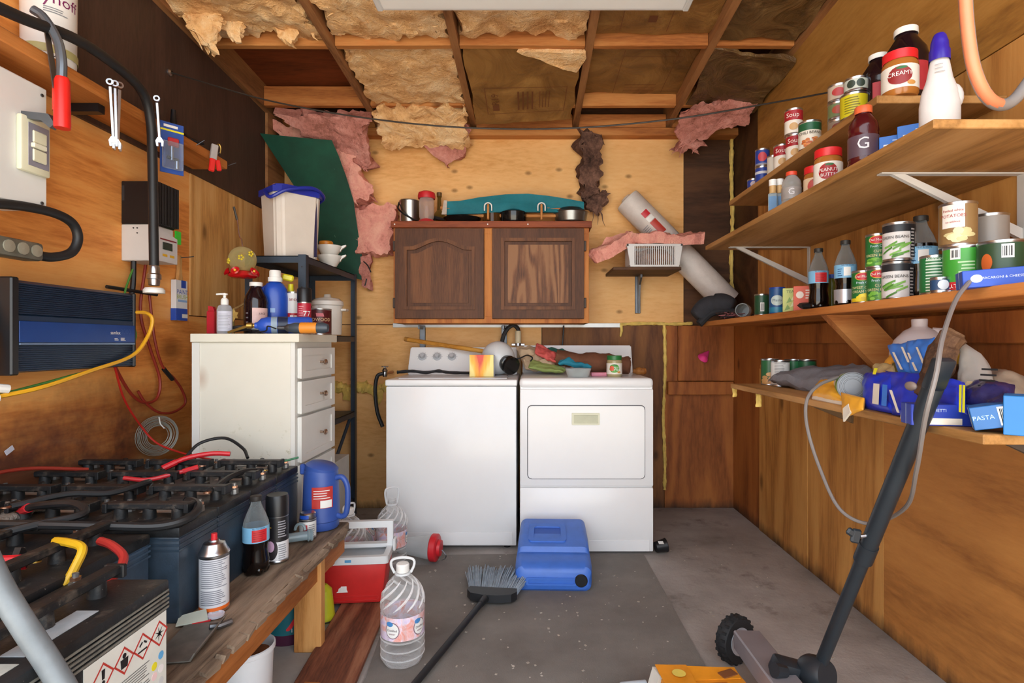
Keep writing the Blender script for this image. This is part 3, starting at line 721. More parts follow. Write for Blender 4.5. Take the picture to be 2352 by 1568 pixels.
B().tube([(0, 0, .29), (.03, .02, .295), (.05, .03, .3)], .0025, 6).build('nail', DSTEEL, t)
# wires
def wire(name, label, pts, r, m, group=None, ends=()):
    t = thing(name, label, 'wire', (0, 0, 0), group=group)
    B().tube(smoothpath(pts, 8), r, 7).build('strand', m, t)
    for p, rr, mm_, L in ends: B().cyl(p, Vector(p) + Vector(L), rr, seg=10).build('connector', mm_, t)
    return t
G = 'loose wires below the charge controller'
YEL = col('#e3a720', .45); GRN = col('#4c8a3a', .45); RED = col('#c22a22', .45); DKR = col('#8f2c1e', .5)
wire('yellow_wire', 'yellow wire sweeping across the front of the blue inverter', [(-1.47, 2.08, 1.19), (-1.46, 2.13, 1.19), (-1.45, 2.15, 1.165), (-1.455, 2.13, 1.10), (-1.45, 2.04, 1.03), (-1.45, 1.85, .985), (-1.46, 1.68, .945), (-1.5, 1.58, .925)], .0065, YEL, G,
     [((-1.5, 1.58, .925), .014, col('#e9e7e0', .5), (-.02, -.05, -.01)), ((-1.49, 1.6, .945), .013, col('#e9e7e0', .5), (-.02, -.05, .01))])
wire('green_wire', 'thin green wire dropping beside the inverter and along the yellow one', [(-1.6, 2.27, 1.4), (-1.59, 2.2, 1.28), (-1.56, 2.16, 1.2), (-1.50, 2.13, 1.1), (-1.48, 2.0, 1.01), (-1.5, 1.8, .965), (-1.51, 1.6, .93)], .004, GRN, G)
wire('red_wire', 'dark red wire hanging from the controller to the coil on the wall', [(-1.6, 2.33, 1.40), (-1.6, 2.3, 1.2), (-1.6, 2.36, 1.05), (-1.6, 2.42, .92), (-1.6, 2.40, .84), (-1.6, 2.32, .83), (-1.6, 2.24, .88), (-1.59, 2.15, .98), (-1.57, 2.09, 1.05)], .006, DKR, G)
wire('red_lead', 'dark red lead ending in black tape and a bare copper tail', [(-1.6, 2.35, 1.3), (-1.59, 2.37, 1.1), (-1.59, 2.42, .98), (-1.59, 2.5, .92), (-1.59, 2.56, .86), (-1.59, 2.58, .8), (-1.59, 2.5, .77), (-1.59, 2.40, .78), (-1.6, 2.33, .83), (-1.61, 2.3, .88)], .0055, DKR, G, [((-1.59, 2.43, .965), .009, BLK_CABLE, (0, .06, -.05))])
wire('red_thin_wire', 'thin red wire running from below the inverter down to the batteries', [(-1.53, 2.06, 1.0), (-1.58, 2.18, .86), (-1.6, 2.3, .74), (-1.55, 2.33, .66), (-1.4, 2.28, .625), (-1.25, 2.2, .62)], .004, RED, G)
wire('wire_bundle', 'black bundled wires hanging straight down below the charge controller', [(-1.6, 2.26, 1.41), (-1.6, 2.255, 1.3), (-1.6, 2.22, 1.15), (-1.59, 2.17, 1.04)], .010, BLK_CABLE, G, [((-1.61, 2.13, 1.29), .007, BLK_CABLE, (.03, .24, -.01))])
t = thing('wire_coil', 'coil of thin grey wire hanging on the stained left wall', 'wire', (LX + .05, 2.386, .683), -.55)
for k in range(11):
    rr = .042 + .0042 * k; B().tube([(.003 * math.sin(k * 2.1), rr * math.cos(a) + .004 * math.sin(k), rr * math.sin(a)) for a in [i * PI / 14 for i in range(28)]], .0016, 5, closed=True).build('loop', col('#a9a79c', .4, .5, .1), t)
B().tube([(.012, .0, .08), (.012, .005, .05), (.014, .02, .03)], .0025, 6).build('tie', WHITE, t)
t = thing('paper_tag', 'small white paper tag stuck on the stained left wall', 'tag', (LX, 1.76, .74)); B().box((.002, 0, 0), (.002, .03, .016), (.5, 0, 0)).build('card', col('#c9cad8', .6), t)

# ================================================================ bench with battery bank
ZB = .364
OLDW = wood('weathered_board', '#9a8672', '#7d6a58', '#4a3d33', (9, .8, 9), 6, .8, .4, 1.2, .4)
REDW = wood('apron_board', '#b9743c', '#a0602c', '#7a431c', (9, .7, 9), 6, .6, .2, 1.4)
bn = thing('workbench', 'low weathered wooden bench carrying the battery bank', 'bench', (-1.18, 1.45, 0))
for k, (xa, xb) in enumerate(((-.450, -.235), (-.23, .07), (.075, .455))):
    B().mm((xa, -.75, ZB - .038), (xb, .79, ZB), bev=.004).wobble(.004, 9, k).build('plank', OLDW, bn)
B().mm((.40, -.75, ZB - .118), (.438, .785, ZB - .04), bev=.003).build('apron_board', REDW, bn)
B().mm((-.45, .745, ZB - .165), (.40, .783, ZB - .04), bev=.003).build('end_board', REDW, bn)
for (xa, ya) in ((.355, .50), (.355, -.7), (-.445, .66), (-.445, -.7)): B().mm((xa, ya, 0), (xa + .095, ya + .04, ZB - .04), bev=.003).build('leg', wood('bench_leg', '#d29a5c', '#c08648', '#986230', (8, 8, .8), 5, .6, .1, 2) if ya == .5 else REDW, bn)
b = B(); rnd = random.Random(4)
for k in range(26):
    yy = -.7 + 1.45 * k / 26; b.box((.462, yy, ZB - .016), (.016 + .012 * rnd.random(), .05, .018), (rnd.uniform(-.3, .3), .3, rnd.uniform(-.2, .2)))
b.build('splintered_edge', OLDW, bn)

def dusty():
    g = N('dusty_black_plastic'); v = g.coord(); cc = g.ramp(g.noise(v, 16, 5, .6), [(.3, lin('#0f1113')), (.7, lin('#1d2023'))])
    cc = g.mix(g.math('MULTIPLY', g.ramp(g.noise(v, 22, 6, .7), [(.55, (0, 0, 0)), (.72, (1, 1, 1))]), .6), cc, lin('#6b6055'))
    cc = g.mix(g.ramp(g.noise(v, 90, 3, .6), [(.70, (0, 0, 0)), (.74, (1, 1, 1))]), cc, lin('#a39b8f'))
    g.l(cc, g.b.inputs['Base Color']); g.bump(g.noise(v, 120, 3), .15, .004); return g.done(.5)
CASE_K = col('#2c3a48', .4, 0, .35, 16, .1); CASE_B = col('#3d5268', .45, 0, .3, 14, .1); LIDK = dusty()
LEAD = col('#8c8d8c', .4, .7, .3, 40); GREYPAPER = col('#9c938a', .6, 0, .2, 30)
def battery(label, loc, rz=0.0, case=CASE_K, L=.256, W=.176, Hh=.245, group='lead acid battery bank'):
    t = thing('battery', label, 'battery', loc, rz, group)
    b = B(); b.box((0, 0, Hh * .45), (L, W, Hh * .9), bev=.006, seg=2); b.build('case', case, t)
    lid = B().box((0, 0, Hh * .945), (L + .004, W + .004, Hh * .11), bev=.005, seg=2).build('lid', LIDK, t)
    for k in range(3):
        zz = Hh * (.86 - .055 * k)
        B().ring([(-L / 2 - .002, -W / 2 - .002), (L / 2 + .002, -W / 2 - .002), (L / 2 + .002, W / 2 + .002), (-L / 2 - .002, W / 2 + .002)], [(-L / 2, -W / 2), (L / 2, -W / 2), (L / 2, W / 2), (-L / 2, W / 2)], zz, zz + .005, 'z').build('rib', case, t)
    rail = B().box((0, -.01, Hh + .034), (L * .86, .03, .017), bev=.003).build('vent_rail', LIDK, t)
    for k in (-1, 0, 1): B().cyl((k * L * .3, -.01, Hh), (k * L * .3, -.01, Hh + .028), .017, .015, 12).build('vent_cap', LIDK, t)
    for k in (-1, 1): B().box((k * L * .42, -.01, Hh + .03), (.012, .04, .026), bev=.002).build('rail_clip', LIDK, t)
    for k in (-1, 1):
        ps = B().lathe([(0, 0), (.013, 0), (.012, .014), (.006, .015), (.006, .032), (0, .033)], 10, c=(k * L * .38, W * .30, Hh)).build('terminal_post', LEAD, t)
        B().cyl((k * L * .38, W * .30, Hh + .018), (k * L * .38, W * .30, Hh + .024), .01, seg=6).build('nut', COPPER if k > 0 else BRASS, t)
    B().mm((-.06, W * .2, Hh), (.03, W * .38, Hh + .0008)).build('paper_label', GREYPAPER, t)
    B().prism([(-.018, Hh), (.018, Hh), (.006, Hh + .03), (-.002, Hh + .032)], W * .36, W * .44, 'y').build('carry_lug', LIDK, t)
    return t
def copytree(o, label, loc):
    c = o.copy(); C.objects.link(c); c.location = loc; c['label'] = label
    for ch in list(o.children):
        d = ch.copy(); C.objects.link(d); d.parent = c
        for q in list(ch.children):
            e = q.copy(); C.objects.link(e); e.parent = d
    return c
row = ('front row', 'middle row', 'rear row'); nth = ('nearest the labelled battery', 'second from the labelled one', 'second from the white cabinet', 'nearest the white cabinet')
proto = None
for i in range(3):
    for j in range(4):
        loc = (-.89 - .13 - i * .2585, 1.42 + .091 + j * .1815, ZB); lb = 'black battery in the %s of the bank, %s' % (row[i], nth[j])
        if proto is None: proto = battery(lb, loc)
        else: copytree(proto, lb, loc)
b2 = battery('blue grey battery touching the near end of the black bank', (-1.045, 1.225, ZB), PI / 2, CASE_B, .36, .18, .235)
copytree(b2, 'blue grey battery second from the bench edge at the left', (-1.235, 1.225, ZB)); copytree(b2, 'blue grey battery against the left wall', (-1.43, 1.225, ZB))
copytree(b2, 'blue grey battery behind the grey conduit at the lower left', (-1.045, .855, ZB)); copytree(b2, 'blue grey battery nearest the lower left corner', (-1.235, .855, ZB))
nb = battery('large dusty black battery with a hazard label in the foreground', (-.845, .96, ZB), PI / 2, col('#1d2023', .45, 0, .4, 18, .2), .40, .19, .225)
# hazard label on its side facing the room (local -Y is world +X after the quarter turn)
lb = B().mm((-.02, -.0965, .015), (.192, -.0952, .165)).build('hazard_label', col('#d9dad3', .5, 0, .08, 12), nb)
yl = -.0972; RD = col('#b8362c', .5)
for k, cx in enumerate((.022, .073, .122, .170)):
    zc = .128; r0, r1 = .026, .0215
    B().ring([(cx + r0, zc), (cx, zc + r0), (cx - r0, zc), (cx, zc - r0)], [(cx + r1, zc), (cx, zc + r1), (cx - r1, zc), (cx, zc - r1)], yl, yl + .0004).build('hazard_diamond', RD, lb)
    b = B()
    if k == 0: b.prism([(cx - .003, zc - .004), (cx + .003, zc - .004), (cx + .004, zc + .013), (cx - .004, zc + .013)], yl, yl + .0003); b.prism([(cx + .004 * math.cos(a), zc - .010 + .004 * math.sin(a)) for a in [i * PI / 4 for i in range(8)]], yl, yl + .0003)
    elif k == 1:
        b.prism([(cx + .005 * math.cos(a), zc + .009 + .005 * math.sin(a)) for a in [i * PI / 4 for i in range(8)]], yl, yl + .0003)
        b.prism([(cx - .010, zc + .004), (cx + .010, zc + .004), (cx + .008, zc - .013), (cx - .008, zc - .013)], yl, yl + .0003)
    elif k == 2:
        b.prism([(cx - .013, zc - .009), (cx + .012, zc - .009), (cx + .012, zc - .006), (cx - .013, zc - .006)], yl, yl + .0003); b.prism([(cx - .01, zc + .004), (cx - .002, zc + .01), (cx, zc + .007), (cx - .008, zc + .001)], yl, yl + .0003); b.prism([(cx + .004, zc + .01), (cx + .012, zc + .004), (cx + .01, zc + .001), (cx + .002, zc + .007)], yl, yl + .0003)
    else:
        for a in range(7): b.prism([(cx + .002 * math.cos(a * .9 + q), zc + .002 * math.sin(a * .9 + q)) for q in (1.6, -1.6)] + [(cx + .014 * math.cos(a * .9), zc + .014 * math.sin(a * .9))], yl, yl + .0003)
    b.build('hazard_symbol', BLACKP, lb)
text('DANGER', .016, BLACKP, lb, x=.008, z=.088, y=yl)
b = B(); lines_flat(b, -.016, .045, .025, .078, 11, yl, .3, 5); lines_flat(b, .055, .145, .03, .095, 13, yl, .3, 8); b.build('small_print', col('#5c5f60', .6), lb)
for (cx, cz, m) in ((.155, .07, col('#e0d428', .5)), (.175, .082, col('#5fa5d8', .5)), (.175, .055, col('#e5e0e0', .5)), (.155, .05, col('#e6c6c6', .5)), (.155, .028, col('#5fa5d8', .5)), (.175, .03, col('#c9cbcc', .5))):
    B().prism([(cx + .008 * math.cos(a), cz + .008 * math.sin(a)) for a in [i * PI / 8 for i in range(16)]], yl, yl + .0004).build('warning_disc', m, lb)
B().mm((-.09, -.06, .2254), (.06, -.02, .2262)).build('top_sticker', col('#a9b2b8', .5, 0, .2, 30), nb); B().mm((-.19, -.07, .2254), (-.11, -.01, .2262)).build('top_sticker', col('#b4b3aa', .5, 0, .2, 30), nb)
for k in range(5): B().mm((-.198, -.0985, .168 + k * .0085), (.198, -.095, .172 + k * .0085)).build('case_groove', col('#747169', .6, 0, .4, 30), nb)
# cables
def cable(label, pts, r=.009, m=BLK_CABLE, ends=((), ())):
    t = thing('battery_cable', label, 'cable', (0, 0, 0), group='cables linking the batteries')
    q = smoothpath(pts, 7); B().tube(q, r, 9).build('jacket', m, t)
    for k, e in enumerate(ends):
        if not e: continue
        a, c = (q[0], q[2]) if k == 0 else (q[-1], q[-3]); d = (Vector(c) - Vector(a)).normalized()
        if e[0] == 's': B().tube([a + d * .0, a + d * .045], r * 1.25, 9).build('shrink_sleeve', e[1], t)
        b = B(); b.lathe([(.005, -.0015), (.011, -.0015), (.011, .0015), (.005, .0015), (.005, -.0015)], 12, c=a - d * .012, axis=(0, .15, 1)); b.box(a - d * .004, (.012, .012, .003)); b.build('ring_terminal', COPPER if k else BRASS, t)
    return t
z = ZB + .275
cable('thick black cable curling round the near corner of the battery bank', [(-1.0, 1.565, z - .005), (-.935, 1.55, z), (-.89, 1.5, z - .005), (-.885, 1.44, z - .015), (-.93, 1.40, z - .02), (-1.02, 1.37, z - .01), (-1.15, 1.35, z), (-1.28, 1.34, z + .005)], .011, BLK_CABLE, (('s', BLK_CABLE), ()))
cable('black cable crossing the front row of batteries with a copper end', [(-.925, 1.93, z), (-.95, 1.86, z + .012), (-.96, 1.78, z + .01), (-.95, 1.7, z + .005), (-.95, 1.66, z)], .009, BLK_CABLE, (('', 0), ('', 0)))
cable('black cable snaking across the middle row of batteries', [(-1.2, 1.75, z), (-1.15, 1.68, z + .02), (-1.2, 1.6, z + .01), (-1.28, 1.55, z + .02), (-1.36, 1.47, z + .01)], .009, BLK_CABLE, (('', 0), ('', 0)))
cable('black cable with red sleeves looping over the near batteries', [(-1.36, 1.50, z - .01), (-1.28, 1.46, z + .015), (-1.17, 1.44, z + .025), (-1.12, 1.40, z + .01), (-1.2, 1.33, z), (-1.3, 1.26, z - .02)], .010, BLK_CABLE, (('s', REDP), ('s', REDP)))
cable('short bright red cable arching over the far end of the bank', [(-1.30, 1.98, z - .005), (-1.25, 2.03, z + .02), (-1.18, 2.07, z + .03), (-1.12, 2.09, z + .025)], .009, col('#d3202a', .4), (('s', col('#d3202a', .4)), ()))
cable('thin red cable drooping over the middle of the bank', [(-1.32, 1.82, z), (-1.25, 1.83, z - .008), (-1.18, 1.86, z + .005), (-1.12, 1.89, z + .02)], .007, col('#c22730', .4), ((), ('s', REDP)))
cable('thin black cable arching in front of the white cabinet', [(-1.31, 2.12, z), (-1.28, 2.17, z + .05), (-1.2, 2.2, z + .065), (-1.12, 2.18, z + .03), (-1.08, 2.14, z)], .006, BLK_CABLE)
cable('red cable dropping onto the post of the hazard labelled battery', [(-.975, 1.27, z - .01), (-.93, 1.25, z - .015), (-.885, 1.22, z - .03), (-.87, 1.17, z - .05), (-.885, 1.12, z - .065), (-.90, 1.10, z - .068)], .009, col('#a92a28', .5), ((), ('s', REDP)))
cable('yellow sleeved cable bending down onto the foreground battery', [(-1.05, 1.24, z), (-1.0, 1.215, z + .005), (-.955, 1.195, z + .0), (-.95, 1.17, z - .03), (-.955, 1.15, z - .06)], .009, col('#d4a91c', .45))
cable('black cable from the blue grey batteries with a red sleeve and brass lug', [(-1.04, 1.16, z - .015), (-1.09, 1.13, z - .01), (-1.13, 1.08, z - .03), (-1.13, 1.02, z - .045), (-1.2, .98, z - .03)], .012, BLK_CABLE, (('s', REDP), ()))
cable('red wire curving up the stained wall at the back of the bank', [(-1.58, 1.5, z - .02), (-1.6, 1.6, z + .04), (-1.58, 1.75, z + .045), (-1.5, 1.9, z + .01)], .006, DKR)
cable('thin green lead on the far front corner of the bank', [(-.93, 2.06, z), (-.9, 2.08, z + .004), (-.87, 2.10, z + .01)], .004, col('#2f6b4a', .5))
cable('thin turquoise wire hooked over the foreground battery', [(-.975, .93, .605), (-.96, .905, .62), (-.945, .885, .60), (-.95, .88, .56)], .004, col('#2f9c9c', .5))
t = thing('ring_terminal_lead', 'loose lead with a yellow collar and open ring terminal at the left edge', 'cable', (0, 0, 0))
B().tube(smoothpath([(-1.52, 1.2, .76), (-1.42, 1.25, .73), (-1.36, 1.28, .705)]), .008, 8).build('lead', col('#4a5668', .5), t)
B().cyl((-1.365, 1.28, .706), (-1.31, 1.30, .682), .016, .0175, 14).build('yellow_collar', col('#e7d62b', .45), t)
B().lathe([(.015, -.003), (.021, -.003), (.021, .003), (.015, .003), (.015, -.003)], 20, c=(-1.29, 1.307, .672), axis=(.75, .75, .45)).build('ring', STEEL, t)
t = thing('grey_conduit', 'thick grey flexible conduit crossing the lower left corner in front of the batteries', 'conduit', (0, 0, 0))
q = smoothpath([(-.93, .8, 1.0), (-.86, .85, .82), (-.806, .85, .712), (-.766, .85, .646), (-.731, .85, .593), (-.70, .85, .54), (-.67, .86, .45), (-.65, .9, .2), (-.65, .9, .0)], 9)
B().tube(q, .0165, 14).build('tube', col('#6f7579', .5, .1, .2, 20), t)

b = B(); rnd = random.Random(21)
for k in range(70):
    c_ = Vector((rnd.uniform(-1.6, -1.36), rnd.uniform(1.38, 1.62), 0)); s_ = rnd.uniform(.006, .018)
    b.sphere((c_.x, c_.y, ZB + .247 + s_ * .2), s_, 7, (1.2, 1, .5))
b.wobble(.008, 40, 3); tag(b.build('corrosion_crust', fluff('battery_corrosion', '#b9b3aa', '#8f877d', '#5a5149', 20)), 'crusty grey corrosion on the batteries next to the stained left wall', 'corrosion', kind='stuff')
# ================================================================ kit: cans, jars, bottles, boxes
def put(px, X): return X * F / (px - VX)
def can(label, x, y, z, r, h, body, rz=None, group=None, bands=(), texts=(), discs=(), rot=None, lid=STEEL, bar=False, prints=(), name='food_can', cat='can'):
    t = thing(name, label, cat, (x, y, z), face(x, y) if rz is None else rz, group, rot)
    B().lathe([(0, .002), (r * .93, .002), (r * .95, 0), (r, .001), (r, .005), (r * .975, .007), (r * .975, h - .007), (r, h - .005), (r, h - .001), (r * .95, h), (r * .93, h - .005), (r * .82, h - .005), (r * .8, h - .003), (r * .74, h - .003), (r * .72, h - .005), (r * .62, h - .005), (r * .6, h - .0035), (r * .54, h - .0035), (r * .52, h - .005), (0, h - .005)], 24).build('tin', lid, t)
    s = B().lathe([(r * .985, .0075), (r * .985, h - .0075)], 24).build('paper_label', col(body, .4, 0, .05), t)
    R = r * .985
    for (z0, z1, hx) in bands: B().lathe([(R + .0003, z0 * h), (R + .0003, z1 * h)], 24).build('label_band', col(hx, .4, 0, .05), t)
    for (a, zc, ra, rzz, hx) in discs: disc_patch(R, a, zc * h, ra, rzz, col(hx, .4, 0, .05), t, off=.0007 + .0003 * len(t.children))
    for (s_, size, zf, hx, a) in texts: text(s_, size, col(hx, .5, 0, .02), t, R=R + .0016, z=zf * h, a=a)
    for (a0, a1, z0, z1, hx, n) in prints:
        if n: b = B(); lines_curved(b, R, a0, a1, z0 * h, z1 * h, n); b.build('small_print', col(hx, .5), t)
        else: patch(R, a0, a1, z0 * h, z1 * h, col(hx, .45, 0, .04), t, off=.0008)
    if bar:
        a0, z0, z1 = bar; patch(R, a0, a0 + .5, z0 * h, z1 * h, WHITE, t, 'barcode', off=.0012); b = B()
        for k in range(7): b.lathe([(R + .0015, (z0 + .04) * h), (R + .0015, (z1 - .04) * h)], 1, a0=a0 + .05 + k * .06 - PI / 2, a1=a0 + .07 + .012 * (k % 3) + k * .06 - PI / 2)
        b.build('barcode_bars', BLACKP, t)
    return t
def heap(a, zc, n, seed, hexes, R, t, ra=.018, rz=.012, s=.006):
    """printed heap of vegetables: small flat ellipses wrapped on the label"""
    rnd = random.Random(seed)
    for k in range(n):
        disc_patch(R, a + rnd.uniform(-1, 1) * ra / R, zc + rnd.uniform(-1, 1) * rz, s * rnd.uniform(.8, 1.8), s * rnd.uniform(.5, .9), col(hexes[k % len(hexes)], .5), t, 'printed_vegetable', .0012 + .0001 * k, 8)
def peanut(label, x, y, z, r=.042, h=.125, lidc='#d81f26', lab='#e6e0d6', rz=None, txt=('PEANUT', 'BUTTER'), disc='#a31d22', group='jars of peanut butter', body='#a8682c'):
    t = thing('peanut_butter_jar', label, 'jar', (x, y, z), face(x, y) if rz is None else rz, group)
    B().lathe([(0, 0), (r * .9, 0), (r, .008), (r, h * .72), (r * .88, h * .8), (0, h * .8)], 26).build('jar', col(body, .2, 0, .1), t)
    B().lathe([(r * .93, h * .79), (r * .95, h * .8), (r * .95, h * .99), (r * .9, h), (0, h)], 26).build('lid', col(lidc, .4), t)
    B().lathe([(r + .0006, h * .13), (r + .0006, h * .64)], 26).build('paper_label', col(lab, .45, 0, .03), t)
    R = r + .0006
    disc_patch(R, 0, h * .4, r * .68, h * .2, col(disc, .45), t)
    text(txt[0], r * .36, WHITE, t, R=R + .001, z=h * .43); text(txt[1], r * .36, WHITE, t, R=R + .001, z=h * .31, a=.1)
    disc_patch(R, .1, h * .56, r * .3, h * .03, col('#2c6b39', .5), t, off=.001)
    disc_patch(R, .62, h * .22, r * .25, h * .05, col('#c98f4a', .5), t, 'printed_peanut', off=.001)
    return t
SODA = clear('#cfd6d8', .05, alpha=.10); COLA = col('#0d0706', .12, 0, .2)
def soda(label, x, y, z, h=.225, r=.034, fill=.62, red=True, group='cola bottles', rz=None, grey=False):
    t = thing('soda_bottle', label, 'bottle', (x, y, z), face(x, y) if rz is None else rz, group)
    pf = [(0, .008), (r * .55, .0), (r * .86, .004), (r * .98, h * .08), (r, h * .18), (r * .88, h * .30), (r * .92, h * .36), (r, h * .42), (r, h * .60), (r * .96, h * .66), (r * .72, h * .77), (r * .42, h * .88), (r * .36, h * .93), (r * .36, h * .95)]
    zf = h * fill; rf = next(a0_ + (a1_ - a0_) * (zf - b0_) / (b1_ - b0_) for (a0_, b0_), (a1_, b1_) in zip(pf[1:], pf[2:]) if b0_ <= zf <= b1_)
    B().lathe([(rf, zf)] + [q for q in pf if q[1] > zf], 26).build('clear_shell', SODA, t)
    B().lathe([(0, .009)] + [(a, b) for a, b in pf[1:] if b < zf] + [(rf, zf), (0, zf)], 26).build('cola', COLA, t)
    for k in range(5): B().sphere((r * .62 * math.cos(k * 2 * PI / 5), r * .62 * math.sin(k * 2 * PI / 5), .012), .016, 10).build('foot_lobe', COLA, t)
    b = B(); b.lathe([(r * .44, h * .935), (r * .45, h * .94), (r * .45, h * .995), (r * .40, h), (0, h)], 20, lobes=20, la=.03); b.build('cap', col('#2a2624', .5), t)
    lb = B().lathe([(r + .0005, h * .42), (r + .0005, h * .62)], 26).build('wrap_label', col('#7fb8dd', .4, 0, .05), t)
    R = r + .0005
    if red: patch(R, -.3, .85, h * .435, h * .59, col('#c8242c', .4), lb, 'red_panel', off=.0008); b = B(); lines_curved(b, R, -.2, .75, h * .45, h * .58, 5, .2, off=.0012); b.build('small_print', col('#7c1218', .5), lb)
    else: patch(R, -.15, .45, h * .45, h * .58, WHITE, lb, 'white_panel', off=.0008); b = B(); lines_curved(b, R, -.7, -.25, h * .45, h * .58, 4, .3, off=.0012); b.build('small_print', col('#1d4f86', .5), lb)
    text('NUTRITION', .007, col('#163a66', .5), lb, R=R + .001, z=h * .605, a=.2)
    if grey: B().lathe([(r * .99 + .001, h * .04), (r + .001, h * .25)], 26).build('foil_band', col('#b9bcc4', .3, .5), t)
    return t
def juice(label, x, y, z, h=.26, r=.055, lab='#c65a4a', body='#1b0d12', capc='#e6e4df', rz=None, wide=1.0, group=None):
    t = thing('juice_bottle', label, 'bottle', (x, y, z), face(x, y) if rz is None else rz, group)
    B().lathe([(0, 0), (r * .9, 0), (r, h * .04), (r * .97, h * .1), (r, h * .14), (r, h * .5), (r * .96, h * .55), (r, h * .6), (r * .9, h * .72), (r * .55, h * .86), (r * .46, h * .9), (r * .46, h * .93)], 28, sx=wide).build('bottle', col(body, .12, 0, .2), t)
    B().lathe([(r * .52, h * .92), (r * .54, h * .925), (r * .53, h * .995), (r * .48, h), (0, h)], 24).build('cap', col(capc, .4), t)
    lb = patch(r * 1.0, -.3, 1.1, h * .14, h * .5, col(lab, .45, 0, .15, 30), t, 'paper_label', off=.001)
    return t, lb
def carton(label, c, d, hexc, rot=(0, 0, 0), group=None, name='food_box', cat='box', deco=None):
    t = thing(name, label, cat, c, 0, group, rot)
    B().mm((-d[0] / 2, -d[1] / 2, 0), (d[0] / 2, d[1] / 2, d[2]), bev=.0012).build('carton', col(hexc, .45, 0, .08), t)
    b = B(); b.mm((-d[0] / 2 - .0005, -.0006, d[2] * .02), (-d[0] / 2, .0006, d[2] * .98)); b.mm((d[0] / 2, -.0006, d[2] * .02), (d[0] / 2 + .0005, .0006, d[2] * .98)); b.build('flap_seam', col('#8c93a0', .5), t)
    if deco: deco(t, d)
    return t
# ================================================================ back wall: hanging cabinet
OAK = wood('oak_door', '#80502a', '#6b4020', '#4a2912', (11, 11, .8), 4, .5, .1, contrast=.7); OAKD = wood('oak_frame', '#6c4121', '#5a3419', '#42240f', (11, 11, .9), 3, .5, .1, contrast=.5)
OAKP = wood('oak_cathedral', '#946742', '#774a2a', '#4a2a14', (6, 6, .7), 15, .5, .05, contrast=1.3)
CABW = wood('cabinet_pine', '#c9803a', '#b86c2c', '#944f1c', (7, 7, .7), 5, .55, .15, 2.2); CABT = wood('cabinet_top', '#a2511f', '#8f4319', '#6d2f10', (.7, 7, 7), 5, .5, .15)
cx0, cx1, cyf, cyb, cz0, cz1 = -.825, .346, 3.385, DB - .015, 1.196, 1.765
cb = thing('wall_cabinet', 'wooden wall cabinet with two dark oak doors above the washer', 'cabinet', ((cx0 + cx1) / 2, cyf, cz0))
cxm = (cx0 + cx1) / 2; W2 = (cx1 - cx0) / 2; dd = cyb - cyf; hh = cz1 - cz0
for (a, c, nm) in (((-W2, .0, 0), (-W2 + .02, dd, hh), 'side_panel'), ((W2 - .02, 0, 0), (W2, dd, hh), 'side_panel'), ((-W2, .0, 0), (W2, dd, .018), 'bottom_panel'), ((-W2 + .02, dd - .008, .018), (W2 - .02, dd, hh), 'back_panel')):
    B().mm(a, c, bev=.001).build(nm, CABW, cb)
for (a, c) in (((-W2, -.018, 0), (-W2 + .055, 0, hh)), ((W2 - .055, -.018, 0), (W2, 0, hh)), ((-.055, -.018, 0), (.02, 0, hh)), ((-W2, -.019, 0), (W2, -.001, .04)), ((-W2, -.019, hh - .035), (W2, -.001, hh))):
    B().mm(a, c, bev=.001).build('face_frame', CABW, cb)
B().mm((-W2 - .012, -.035, hh), (W2 + .016, dd, hh + .04), bev=.002).build('top_board', CABT, cb)
for xx in (-.575, -.02, .22): B().cyl((xx, -.035, hh + .02), (xx, -.037, hh + .02), .004, seg=10).build('screw', WHITE, cb)
def door(x0, x1, arch):
    z0, z1 = .025, .565; w, h = x1 - x0, z1 - z0
    d = B().mm((x0, -.030, z0), (x1, -.019, z1), bev=.002).build('door', OAKD, cb)
    ix0, ix1, iz0, iz1 = x0 + .06, x1 - .06, z0 + .06, z1 - .065
    n = 16
    def outl(i):
        o = [(ix0 + i, iz0 + i), (ix1 - i, iz0 + i)]
        for k in range(n + 1):
            u = k / n; x = (ix1 - i) + (ix0 - ix1 + 2 * i) * u
            w_ = min(1, max(0, (u - .1) / .8)); z = iz1 - i - ((1 - math.sin(PI * w_) ** 1.4) * .052 if arch else 0)
            o.append((x, z))
        return o
    B().ring([(x0 + .002, z0 + .002), (x1 - .002, z0 + .002)] + [(x1 - .002 - (w - .004) * k / n, z1 - .002) for k in range(n + 1)], outl(0), -.042, -.029).build('door_frame', OAKD, d)
    B().ring(outl(-.006), outl(.014), -.049, -.036).build('moulding', OAK, d)
    B().prism(outl(.012), -.034, -.031, 'y').build('panel_recess', OAKD, d)
    B().prism(outl(.034), -.040, -.031, 'y').build('raised_panel', OAK if arch else OAKP, d)
    xs = x0 - .006 if arch else x1 + .006
    for zz in (.12, .46): B().mm((xs - .007, -.034, zz - .03), (xs + .007, -.018, zz + .03), bev=.002).build('hinge', col('#3a2c22', .4, .6), d)
    return d
door(-W2 + .012, -.041, True); door(.0065, W2 - .03, False)
for k, px in enumerate((967, 1157)):
    x = XP(px, 3.6); t = thing('shelf_bracket', ('left' if k == 0 else 'right') + ' grey steel bracket strap under the wall cabinet', 'bracket', (x, DB - .03, 1.0), group='straps under the cabinet')
    B().mm((-.018, -.004, .02), (.018, .014, .19), bev=.002).build('strap', DSTEEL, t); B().mm((-.006, -.12, .165), (.006, -.004, .19), bev=.002).build('arm', DSTEEL, t)

